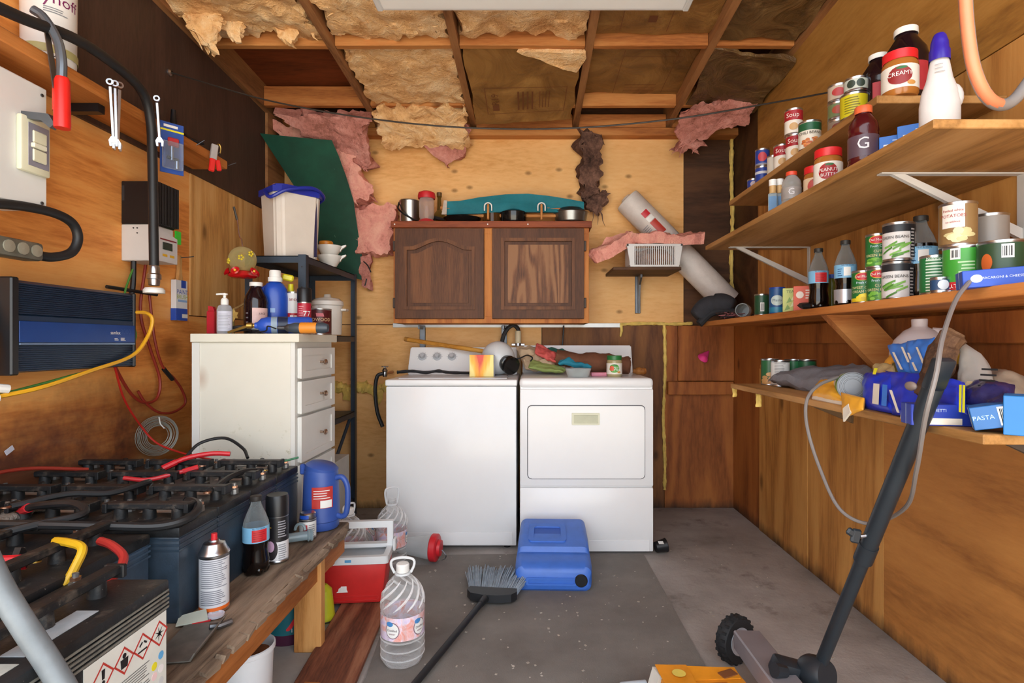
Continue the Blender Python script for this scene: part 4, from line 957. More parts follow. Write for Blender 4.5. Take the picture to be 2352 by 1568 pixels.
# things on top of the cabinet
zt = cz1 + .0415
def on_top(name, label, cat, px, Y=3.5, **k): return thing(name, label, cat, (XP(px, Y), Y, zt), **k)
GLOSSK = col('#131313', .15, 0, .2)
t = on_top('steel_pail', 'stainless steel pail with a black bail handle on the cabinet', 'pail', 941, 3.52)
B().lathe([(0, 0), (.058, 0), (.06, .004), (.063, .15), (.066, .155), (.063, .16), (.061, .158), (.058, .01), (0, .01)], 26).build('body', STEEL, t)
B().tube(smoothpath([(-.066, 0, .15), (-.06, -.05, .1), (-.01, -.085, .055), (.05, -.07, .025), (.065, -.01, .03)]), .0055, 8).build('handle', BLACKPL, t)
t = on_top('bird_feeder_jar', 'clear jar with red lid and red base on the cabinet', 'jar', 980, 3.45)
B().lathe([(.035, .02), (.045, .04), (.047, .14), (.04, .16)], 22).build('clear_tube', clear('#e9d9d0', .08, alpha=.25), t)
B().lathe([(0, .155), (.052, .155), (.054, .17), (.05, .19), (.03, .2), (0, .2)], 24).build('lid', REDP, t); B().lathe([(0, 0), (.06, 0), (.062, .008), (.045, .02), (.035, .03), (0, .03)], 24).build('base', REDP, t)
t = on_top('glass_bottle', 'tall brown glass bottle with a long neck on the cabinet', 'bottle', 1009, 3.56)
B().lathe([(0, 0), (.042, 0), (.045, .01), (.045, .06), (.03, .09), (.014, .11), (.012, .19), (.016, .195), (.016, .205), (0, .205)], 22).build('glass', clear('#8a6a2c', .08, alpha=.45), t)
B().lathe([(0, .2), (.0165, .2), (.0165, .222), (0, .222)], 16).build('cap', col('#5c4526', .4), t)
t = on_top('frying_pan', 'black frying pan lying among the bottles on the cabinet', 'pan', 1062, 3.47)
B().lathe([(0, 0), (.09, 0), (.115, .035), (.118, .037), (.112, .035), (.088, .005), (0, .005)], 28).build('pan', GLOSSK, t); B().tube([(-.11, 0, .032), (-.16, .01, .045), (-.21, .02, .05)], [.009, .011, .012], 8).build('handle', BLACKPL, t)
t = on_top('glass_pot', 'brown glass saucepan on the cabinet', 'pot', 1130, 3.5)
B().lathe([(0, 0), (.05, 0), (.058, .01), (.058, .075), (.054, .075), (.052, .012), (0, .008)], 24).build('bowl', clear('#6b4520', .08, alpha=.5), t); B().box((.07, 0, .06), (.03, .02, .012), bev=.004).build('handle', clear('#6b4520', .08, alpha=.5), t)
t = on_top('enamel_pot', 'glossy black enamel pot on the cabinet', 'pot', 1180, 3.47)
B().lathe([(0, 0), (.07, 0), (.078, .012), (.08, .07), (.083, .073), (.077, .073), (.074, .012), (0, .008)], 26).build('pot', GLOSSK, t); B().lathe([(.08, .072), (.05, .088), (.012, .092), (.012, .1), (0, .1)], 26).build('lid', GLOSSK, t)
t = on_top('steel_pot', 'round aluminium pot with a lid at the right end of the cabinet', 'pot', 1311, 3.5)
B().lathe([(0, 0), (.075, 0), (.095, .02), (.104, .075), (.11, .08), (.104, .083), (0, .07)], 30).build('pot', col('#8b8a86', .3, .9, .2, 12), t); B().lathe([(.1, .082), (.085, .1), (.04, .115), (.01, .117), (.012, .13), (0, .132)], 28).build('lid', col('#4e4a44', .3, .8, .2), t)
t = on_top('cork_bottle', 'bottle with a cork behind the teal cloth on the cabinet', 'bottle', 1196, 3.6)
B().lathe([(0, 0), (.035, 0), (.035, .12), (.012, .16), (.012, .2), (0, .2)], 18).build('glass', clear('#7a5a2c', .1, alpha=.5), t); B().lathe([(0, .195), (.014, .195), (.015, .222), (0, .222)], 14).build('cork', col('#8a5a2e', .8), t)
t = on_top('folded_camp_chair', 'teal fabric camp chair rolled around wooden poles on the cabinet', 'camp chair', 1180, 3.45)
TEAL = col('#0e6f7c', .75, 0, .18, 14, .2)
b = B(); n = 22; rows = []
prof = [(0, .055, .135), (.08, .06, .14), (.2, .065, .165), (.36, .075, .185), (.5, .07, .185), (.62, .07, .17), (.75, .07, .15), (.84, .072, .135)]
for s_ in (-.014, .014):
    g_ = []
    for (u, zb, ztp) in prof: g_.append([b.bm.verts.new((-.41 + u, s_ * (1 - .5 * k) + .012 * math.sin(k * 5 + u * 9), zb + (ztp - zb) * k)) for k in (0, .25, .5, .75, 1)])
    rows.append(g_)
for s_, g_ in enumerate(rows):
    for i in range(len(g_) - 1):
        for k in range(4): b.bm.faces.new((g_[i][k], g_[i + 1][k], g_[i + 1][k + 1], g_[i][k + 1]))
A, D = rows
for i in range(len(prof) - 1):
    for k in (0, 4): b.bm.faces.new((A[i][k], A[i + 1][k], D[i + 1][k], D[i][k]))
for i in (0, len(prof) - 1):
    for k in range(4): b.bm.faces.new((A[i][k], A[i][k + 1], D[i][k + 1], D[i][k]))
b.build('fabric', TEAL, t, 60)
B().cyl((-.45, .005, .1), (.42, .005, .095), .011, seg=10).build('pole', LUMBER, t); B().cyl((-.42, .03, .06), (.4, .03, .058), .011, seg=10).build('pole', LUMBER, t)
for xx in (-.155, .17):
    B().tube(smoothpath([(xx - .022, -.03, .075), (xx - .02, -.035, .11), (xx, -.038, .122), (xx + .02, -.035, .11), (xx + .022, -.03, .075)]), .004, 7).build('white_loop', WHITE, t)
    B().cyl((xx, -.036, .02), (xx, -.03, .115), .007, seg=8).build('toggle', LUMBER, t)
B().sheet([(-.44, -.02, .055), (-.41, -.02, .055), (-.405, -.02, .14), (-.425, -.02, .14)], .012, 4, 8, .006, 3).build('white_fringe', col('#b9aca0', .8, 0, .2, 60), t)

# ================================================================ washer and dryer
WX0, WX1, WYF, WZ = -.757, -.077, 2.927, .885
wa = thing('washing_machine', 'white top loading washing machine left of the dryer', 'washer', ((WX0 + WX1) / 2, WYF, 0.0))
hw = (WX1 - WX0) / 2
B().mm((-hw, 0, .02), (hw, .64, WZ - .035), bev=.006, seg=2).build('cabinet', APPL, wa)
B().box((0, .325, WZ - .016), (2 * hw + .008, .66, .034), bev=.008, seg=3).build('top', APPL, wa)
B().mm((-hw + .05, .06, WZ + .0005), (hw - .05, .43, WZ + .006), bev=.003).build('lid', APPL, wa)
B().mm((-hw + .01, -.003, .025), (hw - .02, .0, .09), bev=.002).build('kick_plate', APPL, wa)
b = B().prism([(.47, WZ - .002), (.64, WZ - .002), (.64, 1.05), (.55, 1.05), (.485, .935)], -hw + .01, hw - .01, 'x'); bmesh.ops.bevel(b.bm, geom=b.bm.edges[:], offset=.006, segments=2, affect='EDGES'); co = b.build('console', APPL, wa)
dn = Vector((0, -.115, .065)).normalized(); up = Vector((0, .065, .115)).normalized(); pc = Vector((0, .5175, .9925))
KNOB = col('#b4b6ba', .3, 0, .03)
for k, px in enumerate((970, 1004, 1038)):
    c = Vector((XP(px, 3.44) - (WX0 + WX1) / 2, 0, 0)) + pc
    dl = B().lathe([(0, 0), (.026, 0), (.026, .004), (.02, .006), (0, .006)], 22, c=c, axis=dn).build('dial', KNOB, co); B().lathe([(0, 0), (.016, 0), (.014, .022), (.012, .024), (0, .024)], 20, c=c + dn * .004, axis=dn).build('knob', KNOB, dl)
    b = B()
    for q in range(9):
        a = math.radians(-30 + 240 * q / 8); d = Vector((1, 0, 0)) * math.cos(a) + up * math.sin(a); b.tube([c + dn * .0025 + d * .029, c + dn * .0025 + d * .033], .0007, 4)
    b.build('dial_marks', GREYP, dl)
for q in (-1, 1):
    for yy in (.05, .58): B().cyl((q * (hw - .05), yy, 0), (q * (hw - .05), yy, .022), .018, seg=12).build('foot', BLACKPL, wa)
b = B()
for (xx, zz) in ((-.25, 1.03), (-.18, 1.03), (-.1, 1.03)): b.box((xx, .5395, 1.028), (.05, .001, .003), (math.radians(-30), 0, 0))
b.build('console_print', GREYP, co)

DX0, DX1, DYF, DZ = -.057, .624, 2.878, .893
dr = thing('clothes_dryer', 'white clothes dryer with a square door right of the washer', 'dryer', ((DX0 + DX1) / 2, DYF, 0)); hw = (DX1 - DX0) / 2; cxd = (DX0 + DX1) / 2
B().mm((-hw, .004, .02), (hw, .66, DZ - .03), bev=.004).build('cabinet', APPL, dr)
b = B(); b.box((0, .33, DZ - .022), (2 * hw + .006, .672, .052), bev=.02, seg=4); b.build('top', APPL, dr)
B().mm((-hw, -.012, .345), (hw, .006, DZ - .052), bev=.006, seg=2).build('front_panel', APPL, dr); lo = B().mm((-hw, -.012, .012), (hw, .006, .338), bev=.006, seg=2).build('lower_panel', APPL, dr)
B().mm((-hw + .01, -.0145, .014), (hw - .02, -.011, .072), bev=.002).build('kick_plate', APPL, lo)
zt0, zt1 = ZP(1100, 2.866), ZP(930, 2.866); xt0, xt1 = XP(1211, 2.866) - cxd, XP(1482, 2.866) - cxd
d = B().prism(rrect(xt0 + .004, xt1 - .004, zt0 + .004, zt1 - .004, .02), -.021, -.008, 'y'); bmesh.ops.bevel(d.bm, geom=[e for e in d.bm.edges if abs(e.verts[0].co.y + .021) < .001 and abs(e.verts[1].co.y + .021) < .001], offset=.004, segments=2, affect='EDGES'); dd_ = d.build('door', APPL, dr)
B().ring(rrect(xt0, xt1, zt0, zt1, .022), rrect(xt0 + .004, xt1 - .004, zt0 + .004, zt1 - .004, .02), -.0128, -.010).build('door_gap', col('#55565a', .6), dd_)
hx0, hx1, hz0, hz1 = XP(1313, 2.86) - cxd, XP(1377, 2.86) - cxd, ZP(975, 2.86), ZP(948, 2.86); CRM = col('#d8d7bd', .4, 0, .05)
ha = B().ring(rrect(hx0, hx1, hz0, hz1, .003, 2), rrect(hx0 + .011, hx1 - .009, hz0 + .008, hz1 - .01, .002, 2), -.027, -.02).build('handle', CRM, dd_); B().mm((hx0 + .008, -.0215, hz0 + .006), (hx1 - .006, -.0208, hz1 - .006)).build('handle_recess', col('#c3c3a8', .5), ha)
B().mm((-hw + .004, .012, .338), (hw - .004, .02, .345)).build('panel_gap', col('#3a3a3c', .6), dr)
b = B().prism([(.54, DZ - .002), (.66, DZ - .002), (.66, 1.062), (.60, 1.062), (.555, .93)], -hw + .005, hw - .005, 'x'); bmesh.ops.bevel(b.bm, geom=b.bm.edges[:], offset=.006, segments=2, affect='EDGES'); co = b.build('console', APPL, dr)
b = B()
for (xx, w) in ((.05, .03), (.12, .05), (.21, .03), (.26, .05)): b.box((xx, .585, 1.012), (w, .001, .003), (math.radians(-19), 0, 0))
b.build('console_print', GREYP, co)

# things on the machines
zw = WZ + .0065; zd = DZ + .0045
g = N('sunburst_print'); v = g.coord(); s = g.sep(v); n = g.noise(g.coord(scale=(30, 30, 4)), 1.2, 4, .6, .5)
f = g.math('SUBTRACT', 1.0, g.math('MULTIPLY', g.math('ABSOLUTE', g.math('SUBTRACT', s[0], -.01)), 19)); f = g.math('ADD', f, g.math('MULTIPLY', g.math('SUBTRACT', s[2], .05), 5)); f = g.math('ADD', f, g.math('MULTIPLY', g.math('SUBTRACT', n, .5), .9))
g.l(g.ramp(f, [(.12, lin('#f6e28a')), (.4, lin('#f9bd24')), (.75, lin('#f59a18')), (.98, lin('#dd3a1c'))]), g.b.inputs['Base Color']); SUNB = g.done(.4)
Y = 3.10; t = thing('printed_box', 'small box with a yellow and orange sunburst print on the washer', 'box', (XP(1106, Y), Y, WZ + .0065), .06)
B().mm((-.062, .002, 0), (.072, .11, .118), bev=.001).build('carton', col('#8b8a90', .5, 0, .06), t); B().mm((-.066, -.002, .0), (.066, .002, .12), bev=.001).build('printed_face', SUNB, t)
Y = 3.28; t = thing('globe_lamp', 'white glass globe lamp with a black fitting lying on the washer', 'lamp', (XP(1144, Y), Y, zw)); r = .098
B().sphere((0, 0, r), r, 28).build('globe', col('#d3d6d8', .25, 0, .05), t)
a = Vector((.55, -.75, -.28)).normalized(); B().lathe([(.045, .0), (.048, .01), (.05, .03), (.044, .035), (.044, .045), (.052, .05), (.052, .065), (.035, .07), (0, .07)], 24, c=Vector((0, 0, r)) + a * .085, axis=a).build('fitting', GLOSSK, t)
B().tube(smoothpath([(.08, -.1, .09), (.13, -.1, .1), (.17, -.06, .115), (.2, -.02, .1), (.19, -.03, .08)]), .004, 7).build('cord', BLK_CABLE, t)
t = thing('wooden_handle', 'wooden tool handle resting across the washer console', 'handle', (0, 0, 0)); B().cyl((XP(932, 3.5), 3.5, 1.10), (XP(1115, 3.36), 3.36, 1.025), .0135, .0135, 14).build('shaft', wood('dowel', '#d39a45', '#c28533', '#9a6420', (1, 8, 8), 3), t); B().cyl((XP(930, 3.5), 3.502, 1.102), (XP(938, 3.5), 3.494, 1.098), .0145, seg=14).build('end_cap', col('#a87534', .6), t)
t = thing('drain_hose_clamp', 'black rubber cord bundle lying along the back of the washer top', 'cord', (0, 0, 0)); q = smoothpath([(XP(912, 3.3), 3.3, zw + .014), (-.7, 3.3, zw + .02), (-.62, 3.3, zw + .012), (-.55, 3.31, zw + .02), (-.48, 3.3, zw + .012), (-.36, 3.28, zw + .01)], 7)
B().tube(q, [.008 + .006 * abs(noise.noise(p * 25)) for p in q], 8).build('rubber', BLK_CABLE, t)
# patterned cloth heap on the dryer
t = thing('patterned_cloth', 'crumpled beige, red, teal and brown cloth heaped across the dryer', 'cloth', (0, 0, 0)); CL = [col('#b9a184', .8, 0, .1, 10, .2), col('#d05a55', .8, 0, .1), col('#1f7f97', .8, 0, .1), col('#6a4029', .85, 0, .2, 14, .2), col('#8fa05a', .8, 0, .15), col('#2d6a5e', .8, 0, .1)]
def lump(nm, m, c4, th, seed, amp=.02): return B().sheet(c4, th, 28, 20, amp * 1.3, seed, pillow=True, fr=13).build(nm, m, t)
z = zd
lump('beige_fold', CL[0], [(-.03, 3.25, z + .02), (.2, 3.2, z + .03), (.22, 3.42, z + .1), (-.1, 3.42, z + .17)], .06, 2); lump('red_fold', CL[1], [(.02, 3.27, z + .12), (.14, 3.18, z + .07), (.16, 3.32, z + .11), (.03, 3.4, z + .175)], .03, 4, .012)
lump('green_fold', CL[4], [(-.02, 3.2, z + .04), (.18, 3.12, z + .015), (.2, 3.2, z + .03), (.0, 3.28, z + .08)], .03, 5, .01); lump('teal_fold', CL[2], [(.15, 3.16, z + .06), (.34, 3.13, z + .05), (.34, 3.22, z + .08), (.17, 3.26, z + .09)], .04, 6, .014)
lump('dark_green_fold', CL[5], [(.1, 3.35, z + .12), (.22, 3.33, z + .1), (.22, 3.42, z + .13), (.1, 3.42, z + .155)], .03, 7, .01)
B().tube(smoothpath([(.15, 3.24, z + .095), (.3, 3.2, z + .075), (.45, 3.17, z + .06), (.56, 3.16, z + .055)]), [.045] * 8 + [.055] * 8 + [.05] * 8 + [.04], 24).wobble(.012, 14, 3).wobble(.006, 45, 5).build('brown_roll', CL[3], t)
t = thing('rolling_pin', 'wooden rolling pin end sticking out from the brown cloth on the dryer', 'rolling pin', (.575, 3.17, zd + .022)); B().lathe([(0, 0), (.012, 0), (.012, .01), (.02, .02), (.022, .035), (.017, .05), (.02, .06), (.015, .072), (0, .075)], 16, axis=(1, -.1, -.02)).build('turned_handle', wood('pin_wood', '#b5793c', '#a0642c', '#7c4719', (8, 1, 8), 4), t)
t = peanut('clear peanut butter jar with a green lid standing on the dryer', XP(1411, 3.0), 3.0, zd, .041, .113, '#1f6e34', '#dfd9cf', None, ('PEANUT', 'BUTTER'), '#4f9a2e', body='#a89a72'); disc_patch(.0416, -.3, .045, .012, .014, col('#d55a3a', .5), t, off=.002)
t = thing('glass_dish', 'small clear glass dish lined with foil on the front of the dryer', 'dish', (XP(1328, 2.97), 2.97, zd)); B().lathe([(0, .004), (.05, .004), (.066, .045), (.07, .045), (.055, 0), (0, 0)], 26).build('glass', clear('#e6ecec', .04, alpha=.25), t); B().lathe([(0, .006), (.04, .006), (.045, .03), (.0, .034)], 20).wobble(.004, 60, 2).build('foil', STEEL, t)
t = thing('pink_soap_bar', 'flat pink bar lying between the dish and the jar on the dryer', 'soap', (XP(1376, 3.03), 3.03, zd)); B().box((0, 0, .011), (.09, .05, .022), bev=.006, seg=2).build('bar', col('#c97b8c', .5), t)
# drain pipe, hose, tap
t = thing('drain_pipe', 'cream standpipe with a steel clamp behind the washer', 'pipe', (XP(1190, 3.6), 3.6, 0)); B().cyl((0, 0, .3), (0, 0, 1.155), .02, seg=18).build('pipe', col('#d8c7a3', .5), t); B().lathe([(.0215, 1.06), (.0215, 1.075)], 18).build('clamp', STEEL, t); B().box((0, -.005, 1.067), (.085, .01, .014), bev=.002).build('clamp_ears', STEEL, t)
t = thing('drain_hose', 'black corrugated hose hooked into the cream standpipe', 'hose', (0, 0, 0)); px0 = XP(1190, 3.6); q = smoothpath([(px0, 3.6, 1.12), (px0, 3.6, 1.165), (px0 - .03, 3.6, 1.19), (px0 - .07, 3.6, 1.165), (px0 - .1, 3.6, 1.1), (px0 - .105, 3.6, 1.0), (px0 - .105, 3.6, .7)], 10)
B().tube(q, .0135, 10).build('tube', BLK_CABLE, t)
t = thing('hanging_cord', 'thin black cord hanging from the cabinet behind the dryer', 'cord', (0, 0, 0)); B().tube([(XP(1295, 3.62), 3.63, 1.19), (XP(1293, 3.62), 3.63, 1.1), (XP(1289, 3.62), 3.62, .98)], .005, 7).build('lead', BLK_CABLE, t); B().cyl((XP(1289, 3.62), 3.62, .975), (XP(1289, 3.62), 3.62, 1.0), .009, seg=10).build('tip', BLK_CABLE, t)
Y = 3.45; t = thing('water_tap', 'chrome tap with a cross handle and black hose beside the washer', 'tap', (XP(884, Y), Y, .87)); B().lathe([(.012, 0), (.016, .01), (.014, .03), (.018, .035), (.012, .05), (.006, .055), (.006, .065), (0, .066)], 14).build('valve', STEEL, t); b = B(); b.cyl((-.02, 0, .062), (.02, 0, .062), .004, seg=8); b.cyl((0, -.02, .062), (0, .02, .062), .004, seg=8); b.build('cross_handle', STEEL, t)
B().tube(smoothpath([(-.01, -.01, .02), (-.04, -.02, .005), (-.05, -.03, -.06), (-.045, -.04, -.14), (-.03, -.05, -.22), (.0, -.05, -.3)]), .0115, 10).build('hose', BLK_CABLE, t); B().cyl((0, .0, .02), (0, .19, .02), .009, seg=10).build('supply_pipe', COPPER, t)

# ================================================================ small bracket shelf with basket, roll
Y = 3.5; t = thing('bracket_shelf', 'small dark brown shelf on a single bracket right of the cabinet', 'shelf', (XP(1482, Y), 3.55, ZP(628, Y)))
B().mm((-.225, -.22, 0), (.18, .115, .018), bev=.002).build('board', PLY_DK, t); B().prism([(-.01, 0), (.1, 0), (.1, -.235), (.085, -.235), (.04, -.06), (-.01, -.02)], -.022, -.01, 'x').build('bracket_arm', DSTEEL, t); B().mm((-.035, .1, -.24), (-.0, .112, 0), bev=.002).build('bracket_plate', DSTEEL, t)
zs = ZP(628, Y) + .0185
bk = thing('plastic_basket', 'white plastic slatted basket with a sponge inside on the small shelf', 'basket', (XP(1497, 3.40), 3.40, zs)); WP = col('#d9d7d5', .4, 0, .05); w0, w1, hb = .145, .165, .135
for (a, c, nm) in (((-w1, -.085, hb - .014), (w1, -.073, hb), 'rim'), ((-w1, .073, hb - .014), (w1, .085, hb), 'rim'), ((-w1, -.085, hb - .014), (-w1 + .012, .085, hb), 'rim'), ((w1 - .012, -.085, hb - .014), (w1, .085, hb), 'rim'), ((-w0, -.08, 0), (w0, .08, .012), 'base')): B().mm(a, c, bev=.002).build(nm, WP, bk)
for k in range(21): x = -.115 + .23 * k / 20; B().box((x, -.079, hb * .5), (.005, .004, hb * .82)).build('slat', WP, bk)
for q in (-1, 1): B().prism([(q * .12, .01), (q * w0, .01), (q * w1, hb - .005), (q * .12, hb - .005)], -.083, -.075, 'y').build('corner_panel', WP, bk); B().prism([(-.08, .01), (.08, .01), (.083, hb - .005), (-.083, hb - .005)], q * w0 - .003, q * w0 + .003, 'x').build('end_wall', WP, bk)
B().mm((-w0, .074, .01), (w0, .08, hb - .01)).build('back_wall', WP, bk)
t = thing('sponge', 'brown and dark crumpled sponge inside the white basket', 'sponge', (XP(1497, 3.40), 3.40, zs + .0125)); B().sheet([(-.115, -.06, .03), (.115, -.06, .03), (.115, .05, .065), (-.115, .05, .065)], .09, 18, 12, .025, 5, pillow=True, fr=14).build('foam', fluff('sponge_mottle', '#c98a5f', '#8d5a3c', '#2b211d', 14), t)
batt('pink batt draped over the white basket on the small shelf', INS_P, [(XP(1352, 3.46), 3.36, ZP(600, 3.40)), (XP(1450, 3.40), 3.34, ZP(556, 3.40)), (XP(1450, 3.46), 3.47, ZP(535, 3.46)), (XP(1365, 3.46), 3.47, ZP(585, 3.46))], .07, .025, 18, 10, seed=83, rag=.03)
batt('pink batt lying along the top of the white basket', INS_P, [(XP(1440, 3.38), 3.33, ZP(552, 3.38)), (XP(1612, 3.38), 3.33, ZP(556, 3.38)), (XP(1612, 3.40), 3.44, ZP(546, 3.40)), (XP(1445, 3.40), 3.46, ZP(543, 3.40))], .055, .03, 22, 10, seed=85, rag=.03)
t = thing('plastic_wrapped_roll', 'long white plastic wrapped roll with a red label leaning in the right corner', 'roll', (0, 0, 0)); p0, p1 = P(1443, 462, 3.57), P(1672, 694, 3.52); d = (p1 - p0).normalized()
B().cyl(p0, p1, .0837, seg=30).build('roll', col('#d6cdc6', .2, 0, .08, 20, .5), t); B().lathe([(.084, 0), (.08, -.012), (.04, -.02), (.03, -.03), (0, -.03)], 24, c=p0, axis=d).build('twisted_end', col('#d8d2cd', .2), t)
Mx = Matrix.Translation(p0) @ d.to_track_quat('Z', 'Y').to_matrix().to_4x4()
inv = Mx.inverted(); cdir = inv @ Vector((0, 0, H)); ca = math.atan2(cdir.y, cdir.x)
def rollpatch(z0, z1, a0, a1, m, nm):
    b = B(); b.lathe([(.0838, z0), (.0838, z1)], 8, a0=ca + a0, a1=ca + a1); bmesh.ops.transform(b.bm, matrix=Mx, verts=b.bm.verts); b.build(nm, m, t)
rollpatch(.12, .16, -.55, .0, REDP, 'red_label'); rollpatch(.165, .195, -.55, .0, WHITE, 'white_label'); rollpatch(.2, .3, -.55, .0, col('#b8331f', .45), 'red_label')
b = B()
for k in range(5): b.lathe([(.0839, .2 + k * .012), (.0839, .205 + k * .012)], 6, a0=ca + .2, a1=ca + .75)
bmesh.ops.transform(b.bm, matrix=Mx, verts=b.bm.verts); b.build('small_print', GREYP, t)
t = thing('pink_cone', 'small bright pink plastic cone stuck on the wall in the right back corner', 'cone', P(1628, 806, 3.642)); B().lathe([(0, 0), (.004, .0), (.035, .075), (.031, .075), (.003, .006), (0, .006)], 18, axis=(-.65, -.45, -.6)).build('cone', col('#e2418c', .45), t)

# ================================================================ green panel leaning in the left back corner
g = N('green_canvas'); v = g.coord(); n = g.noise(v, 6, 5, .6); cc = g.ramp(n, [(.3, lin('#0b3a2c')), (.7, lin('#10523e'))]); cc = g.mix(g.ramp(g.noise(g.coord(scale=(9, 3, 2)), 5, 4, .6), [(.70, (0, 0, 0)), (.74, (1, 1, 1))]), cc, lin('#6b8b7c')); g.l(cc, g.b.inputs['Base Color']); g.bump(g.noise(v, 160, 2), .2, .002); GREENC = g.done(.55)
t = thing('leaning_canvas', 'large dark green fabric panel leaning in the left back corner', 'panel', (0, 0, 0)); b = B(); rows = []
ed = [((597, 306), (690, 316), (762, 322), 3.32), ((622, 345), (710, 352), (778, 358), 3.37), ((655, 395), (735, 400), (795, 405), 3.43), ((690, 450), (755, 455), (812, 460), 3.49), ((715, 520), (772, 525), (822, 530), 3.55), ((738, 580), (790, 585), (832, 590), 3.585), ((762, 625), (802, 636), (842, 645), 3.6)]
for off in (0, .02): rows.append([[b.bm.verts.new(P(x, y, Y + off)) for (x, y) in r3] for (*r3, Y) in ed])
for s_ in (0, 1):
    for i in range(len(ed) - 1):
        for k in (0, 1): b.bm.faces.new((rows[s_][i][k], rows[s_][i][k + 1], rows[s_][i + 1][k + 1], rows[s_][i + 1][k]))
for i in range(len(ed) - 1):
    for k in (0, 2): b.bm.faces.new((rows[0][i][k], rows[0][i + 1][k], rows[1][i + 1][k], rows[1][i][k]))
for i in (0, len(ed) - 1):
    for k in (0, 1): b.bm.faces.new((rows[0][i][k], rows[0][i][k + 1], rows[1][i][k + 1], rows[1][i][k]))
b.build('panel', GREENC, t, 50); B().tube(smoothpath([P(835, 600, 3.46), P(845, 610, 3.46), P(852, 625, 3.46)]), .004, 6).build('cord', BLK_CABLE, t); B().tube([P(842, 640, 3.46), P(840, 650, 3.46), P(838, 656, 3.46)], .004, 6).build('cord', BLK_CABLE, t)

# ================================================================ grey metal shelf unit
MET = col('#3a4654', .45, .35, .2, 14); sx0, sx1, sy0, sy1 = -1.40, -1.105, 2.75, 3.55
su = thing('metal_shelf_unit', 'blue grey steel shelf unit behind the white drawer cabinet', 'shelf unit', ((sx0 + sx1) / 2, (sy0 + sy1) / 2, 0)); hx, hy = (sx1 - sx0) / 2, (sy1 - sy0) / 2
for zz in (1.50, 1.115, .645, .09):
    s_ = B().mm((-hx, -hy, zz), (hx, hy, zz + .004)).build('shelf', MET, su)
    for (a, c) in (((-hx, -hy, zz - .03), (hx, -hy + .003, zz + .004)), ((-hx, hy - .003, zz - .03), (hx, hy, zz + .004)), ((hx - .003, -hy, zz - .03), (hx, hy, zz + .004)), ((-hx, -hy, zz - .03), (-hx + .003, hy, zz + .004))): B().mm(a, c).build('shelf_lip', MET, s_)
for ax in (-1, 1):
    for ay in (-1, 1):
        po = B(); po.mm((ax * hx, ay * hy - .002 * ay, 0), (ax * (hx - .035), ay * (hy + .002), 1.51)); po.mm((ax * (hx + .002), ay * hy, 0), (ax * hx, ay * (hy - .035), 1.51)); p_ = po.build('post', MET, su)
        if ax > 0:
            b = B()
            for k in range(14): b.cyl((ax * (hx - .017), ay * (hy + .0021), .15 + k * .1), (ax * (hx - .017), ay * (hy + .0025), .15 + k * .1), .004, seg=8)
            b.build('bolt_hole', BLACKPL, p_)
B().tube([(hx - .01, hy - .06, .64), (hx - .02, hy - .3, .42)], .01, 8).build('brace', MET, su)
# on it
Y = 2.93; t = thing('plastic_pail', 'tall off white plastic pail with a blue lid and handle on the steel shelf', 'pail', (XP(668, Y), Y, 1.5045), face(XP(668, Y), Y, .42)); PW = col('#d9cfc3', .5, 0, .05)
b = B(); c = .03; P8 = lambda w, d: [(-w + c, -d), (w - c, -d), (w, -d + c), (w, d - c), (w - c, d), (-w + c, d), (-w, d - c), (-w, -d + c)]
lo, hi = P8(.110, .100), P8(.122, .112); A = [b.bm.verts.new((u, v, 0)) for u, v in lo]; D = [b.bm.verts.new((u, v, .335)) for u, v in hi]; b.bm.faces.new(A); b.bm.faces.new(D)
for k in range(8): b.bm.faces.new((A[k], A[(k + 1) % 8], D[(k + 1) % 8], D[k]))
bmesh.ops.bevel(b.bm, geom=[e for e in b.bm.edges if abs(e.verts[0].co.z - e.verts[1].co.z) > .1], offset=.01, segments=3, affect='EDGES'); b.build('body', PW, t)
b = B(); b.prism([(u * 1.06, v * 1.06) for u, v in hi], .325, .355, 'z'); b.prism([(u * .9, v * .9) for u, v in hi], .355, .368, 'z'); b.build('lid', col('#22309c', .35), t)
B().tube(smoothpath([(-.14, -.02, .33), (-.145, -.1, .29), (-.08, -.14, .33), (.05, -.14, .362), (.14, -.08, .345), (.145, -.0, .32)]), .009, 8).build('handle', col('#22309c', .35), t); B().mm((.078, -.105, .02), (.09, -.088, .3)).build('dark_seam', col('#2a2348', .5), t)
Y = 3.16; xb = XP(757, Y)
for k, dz in ((0, 0), (1, .055)):
    t = thing('white_bowl', ('lower' if k == 0 else 'upper') + ' white spouted bowl of the stack on the steel shelf', 'bowl', (xb, Y, 1.5045 + dz), .2, 'stacked white bowls'); B().lathe([(0, 0), (.035, 0), (.04, .006), (.066, .05), (.068, .062), (.064, .062), (.05, .03), (.03, .012), (0, .01)], 26).build('bowl', col('#dcd9d2', .25, 0, .04), t); B().prism([(.058, .03), (.066, .045), (.088, .062), (.09, .07), (.08, .068), (.06, .062)], -.012, .012, 'y').build('spout', col('#dcd9d2', .25, 0, .04), t)
t = thing('orange_jar', 'orange capped jar standing in the upper white bowl', 'jar', (xb - .02, Y, 1.5045 + .068)); B().lathe([(0, 0), (.03, 0), (.032, .02), (0, .02)], 18).build('jar', col('#57371c', .3), t); B().lathe([(.036, .018), (.038, .02), (.038, .07), (.034, .075), (0, .075)], 22).build('cap', col('#d98a28', .4), t)
Y = 2.95; t = thing('slow_cooker', 'white crock pot with handles and a glass lid on the steel shelf', 'pot', (XP(752, Y), Y, 1.1195)); CR = col('#dad4cb', .35, 0, .08)
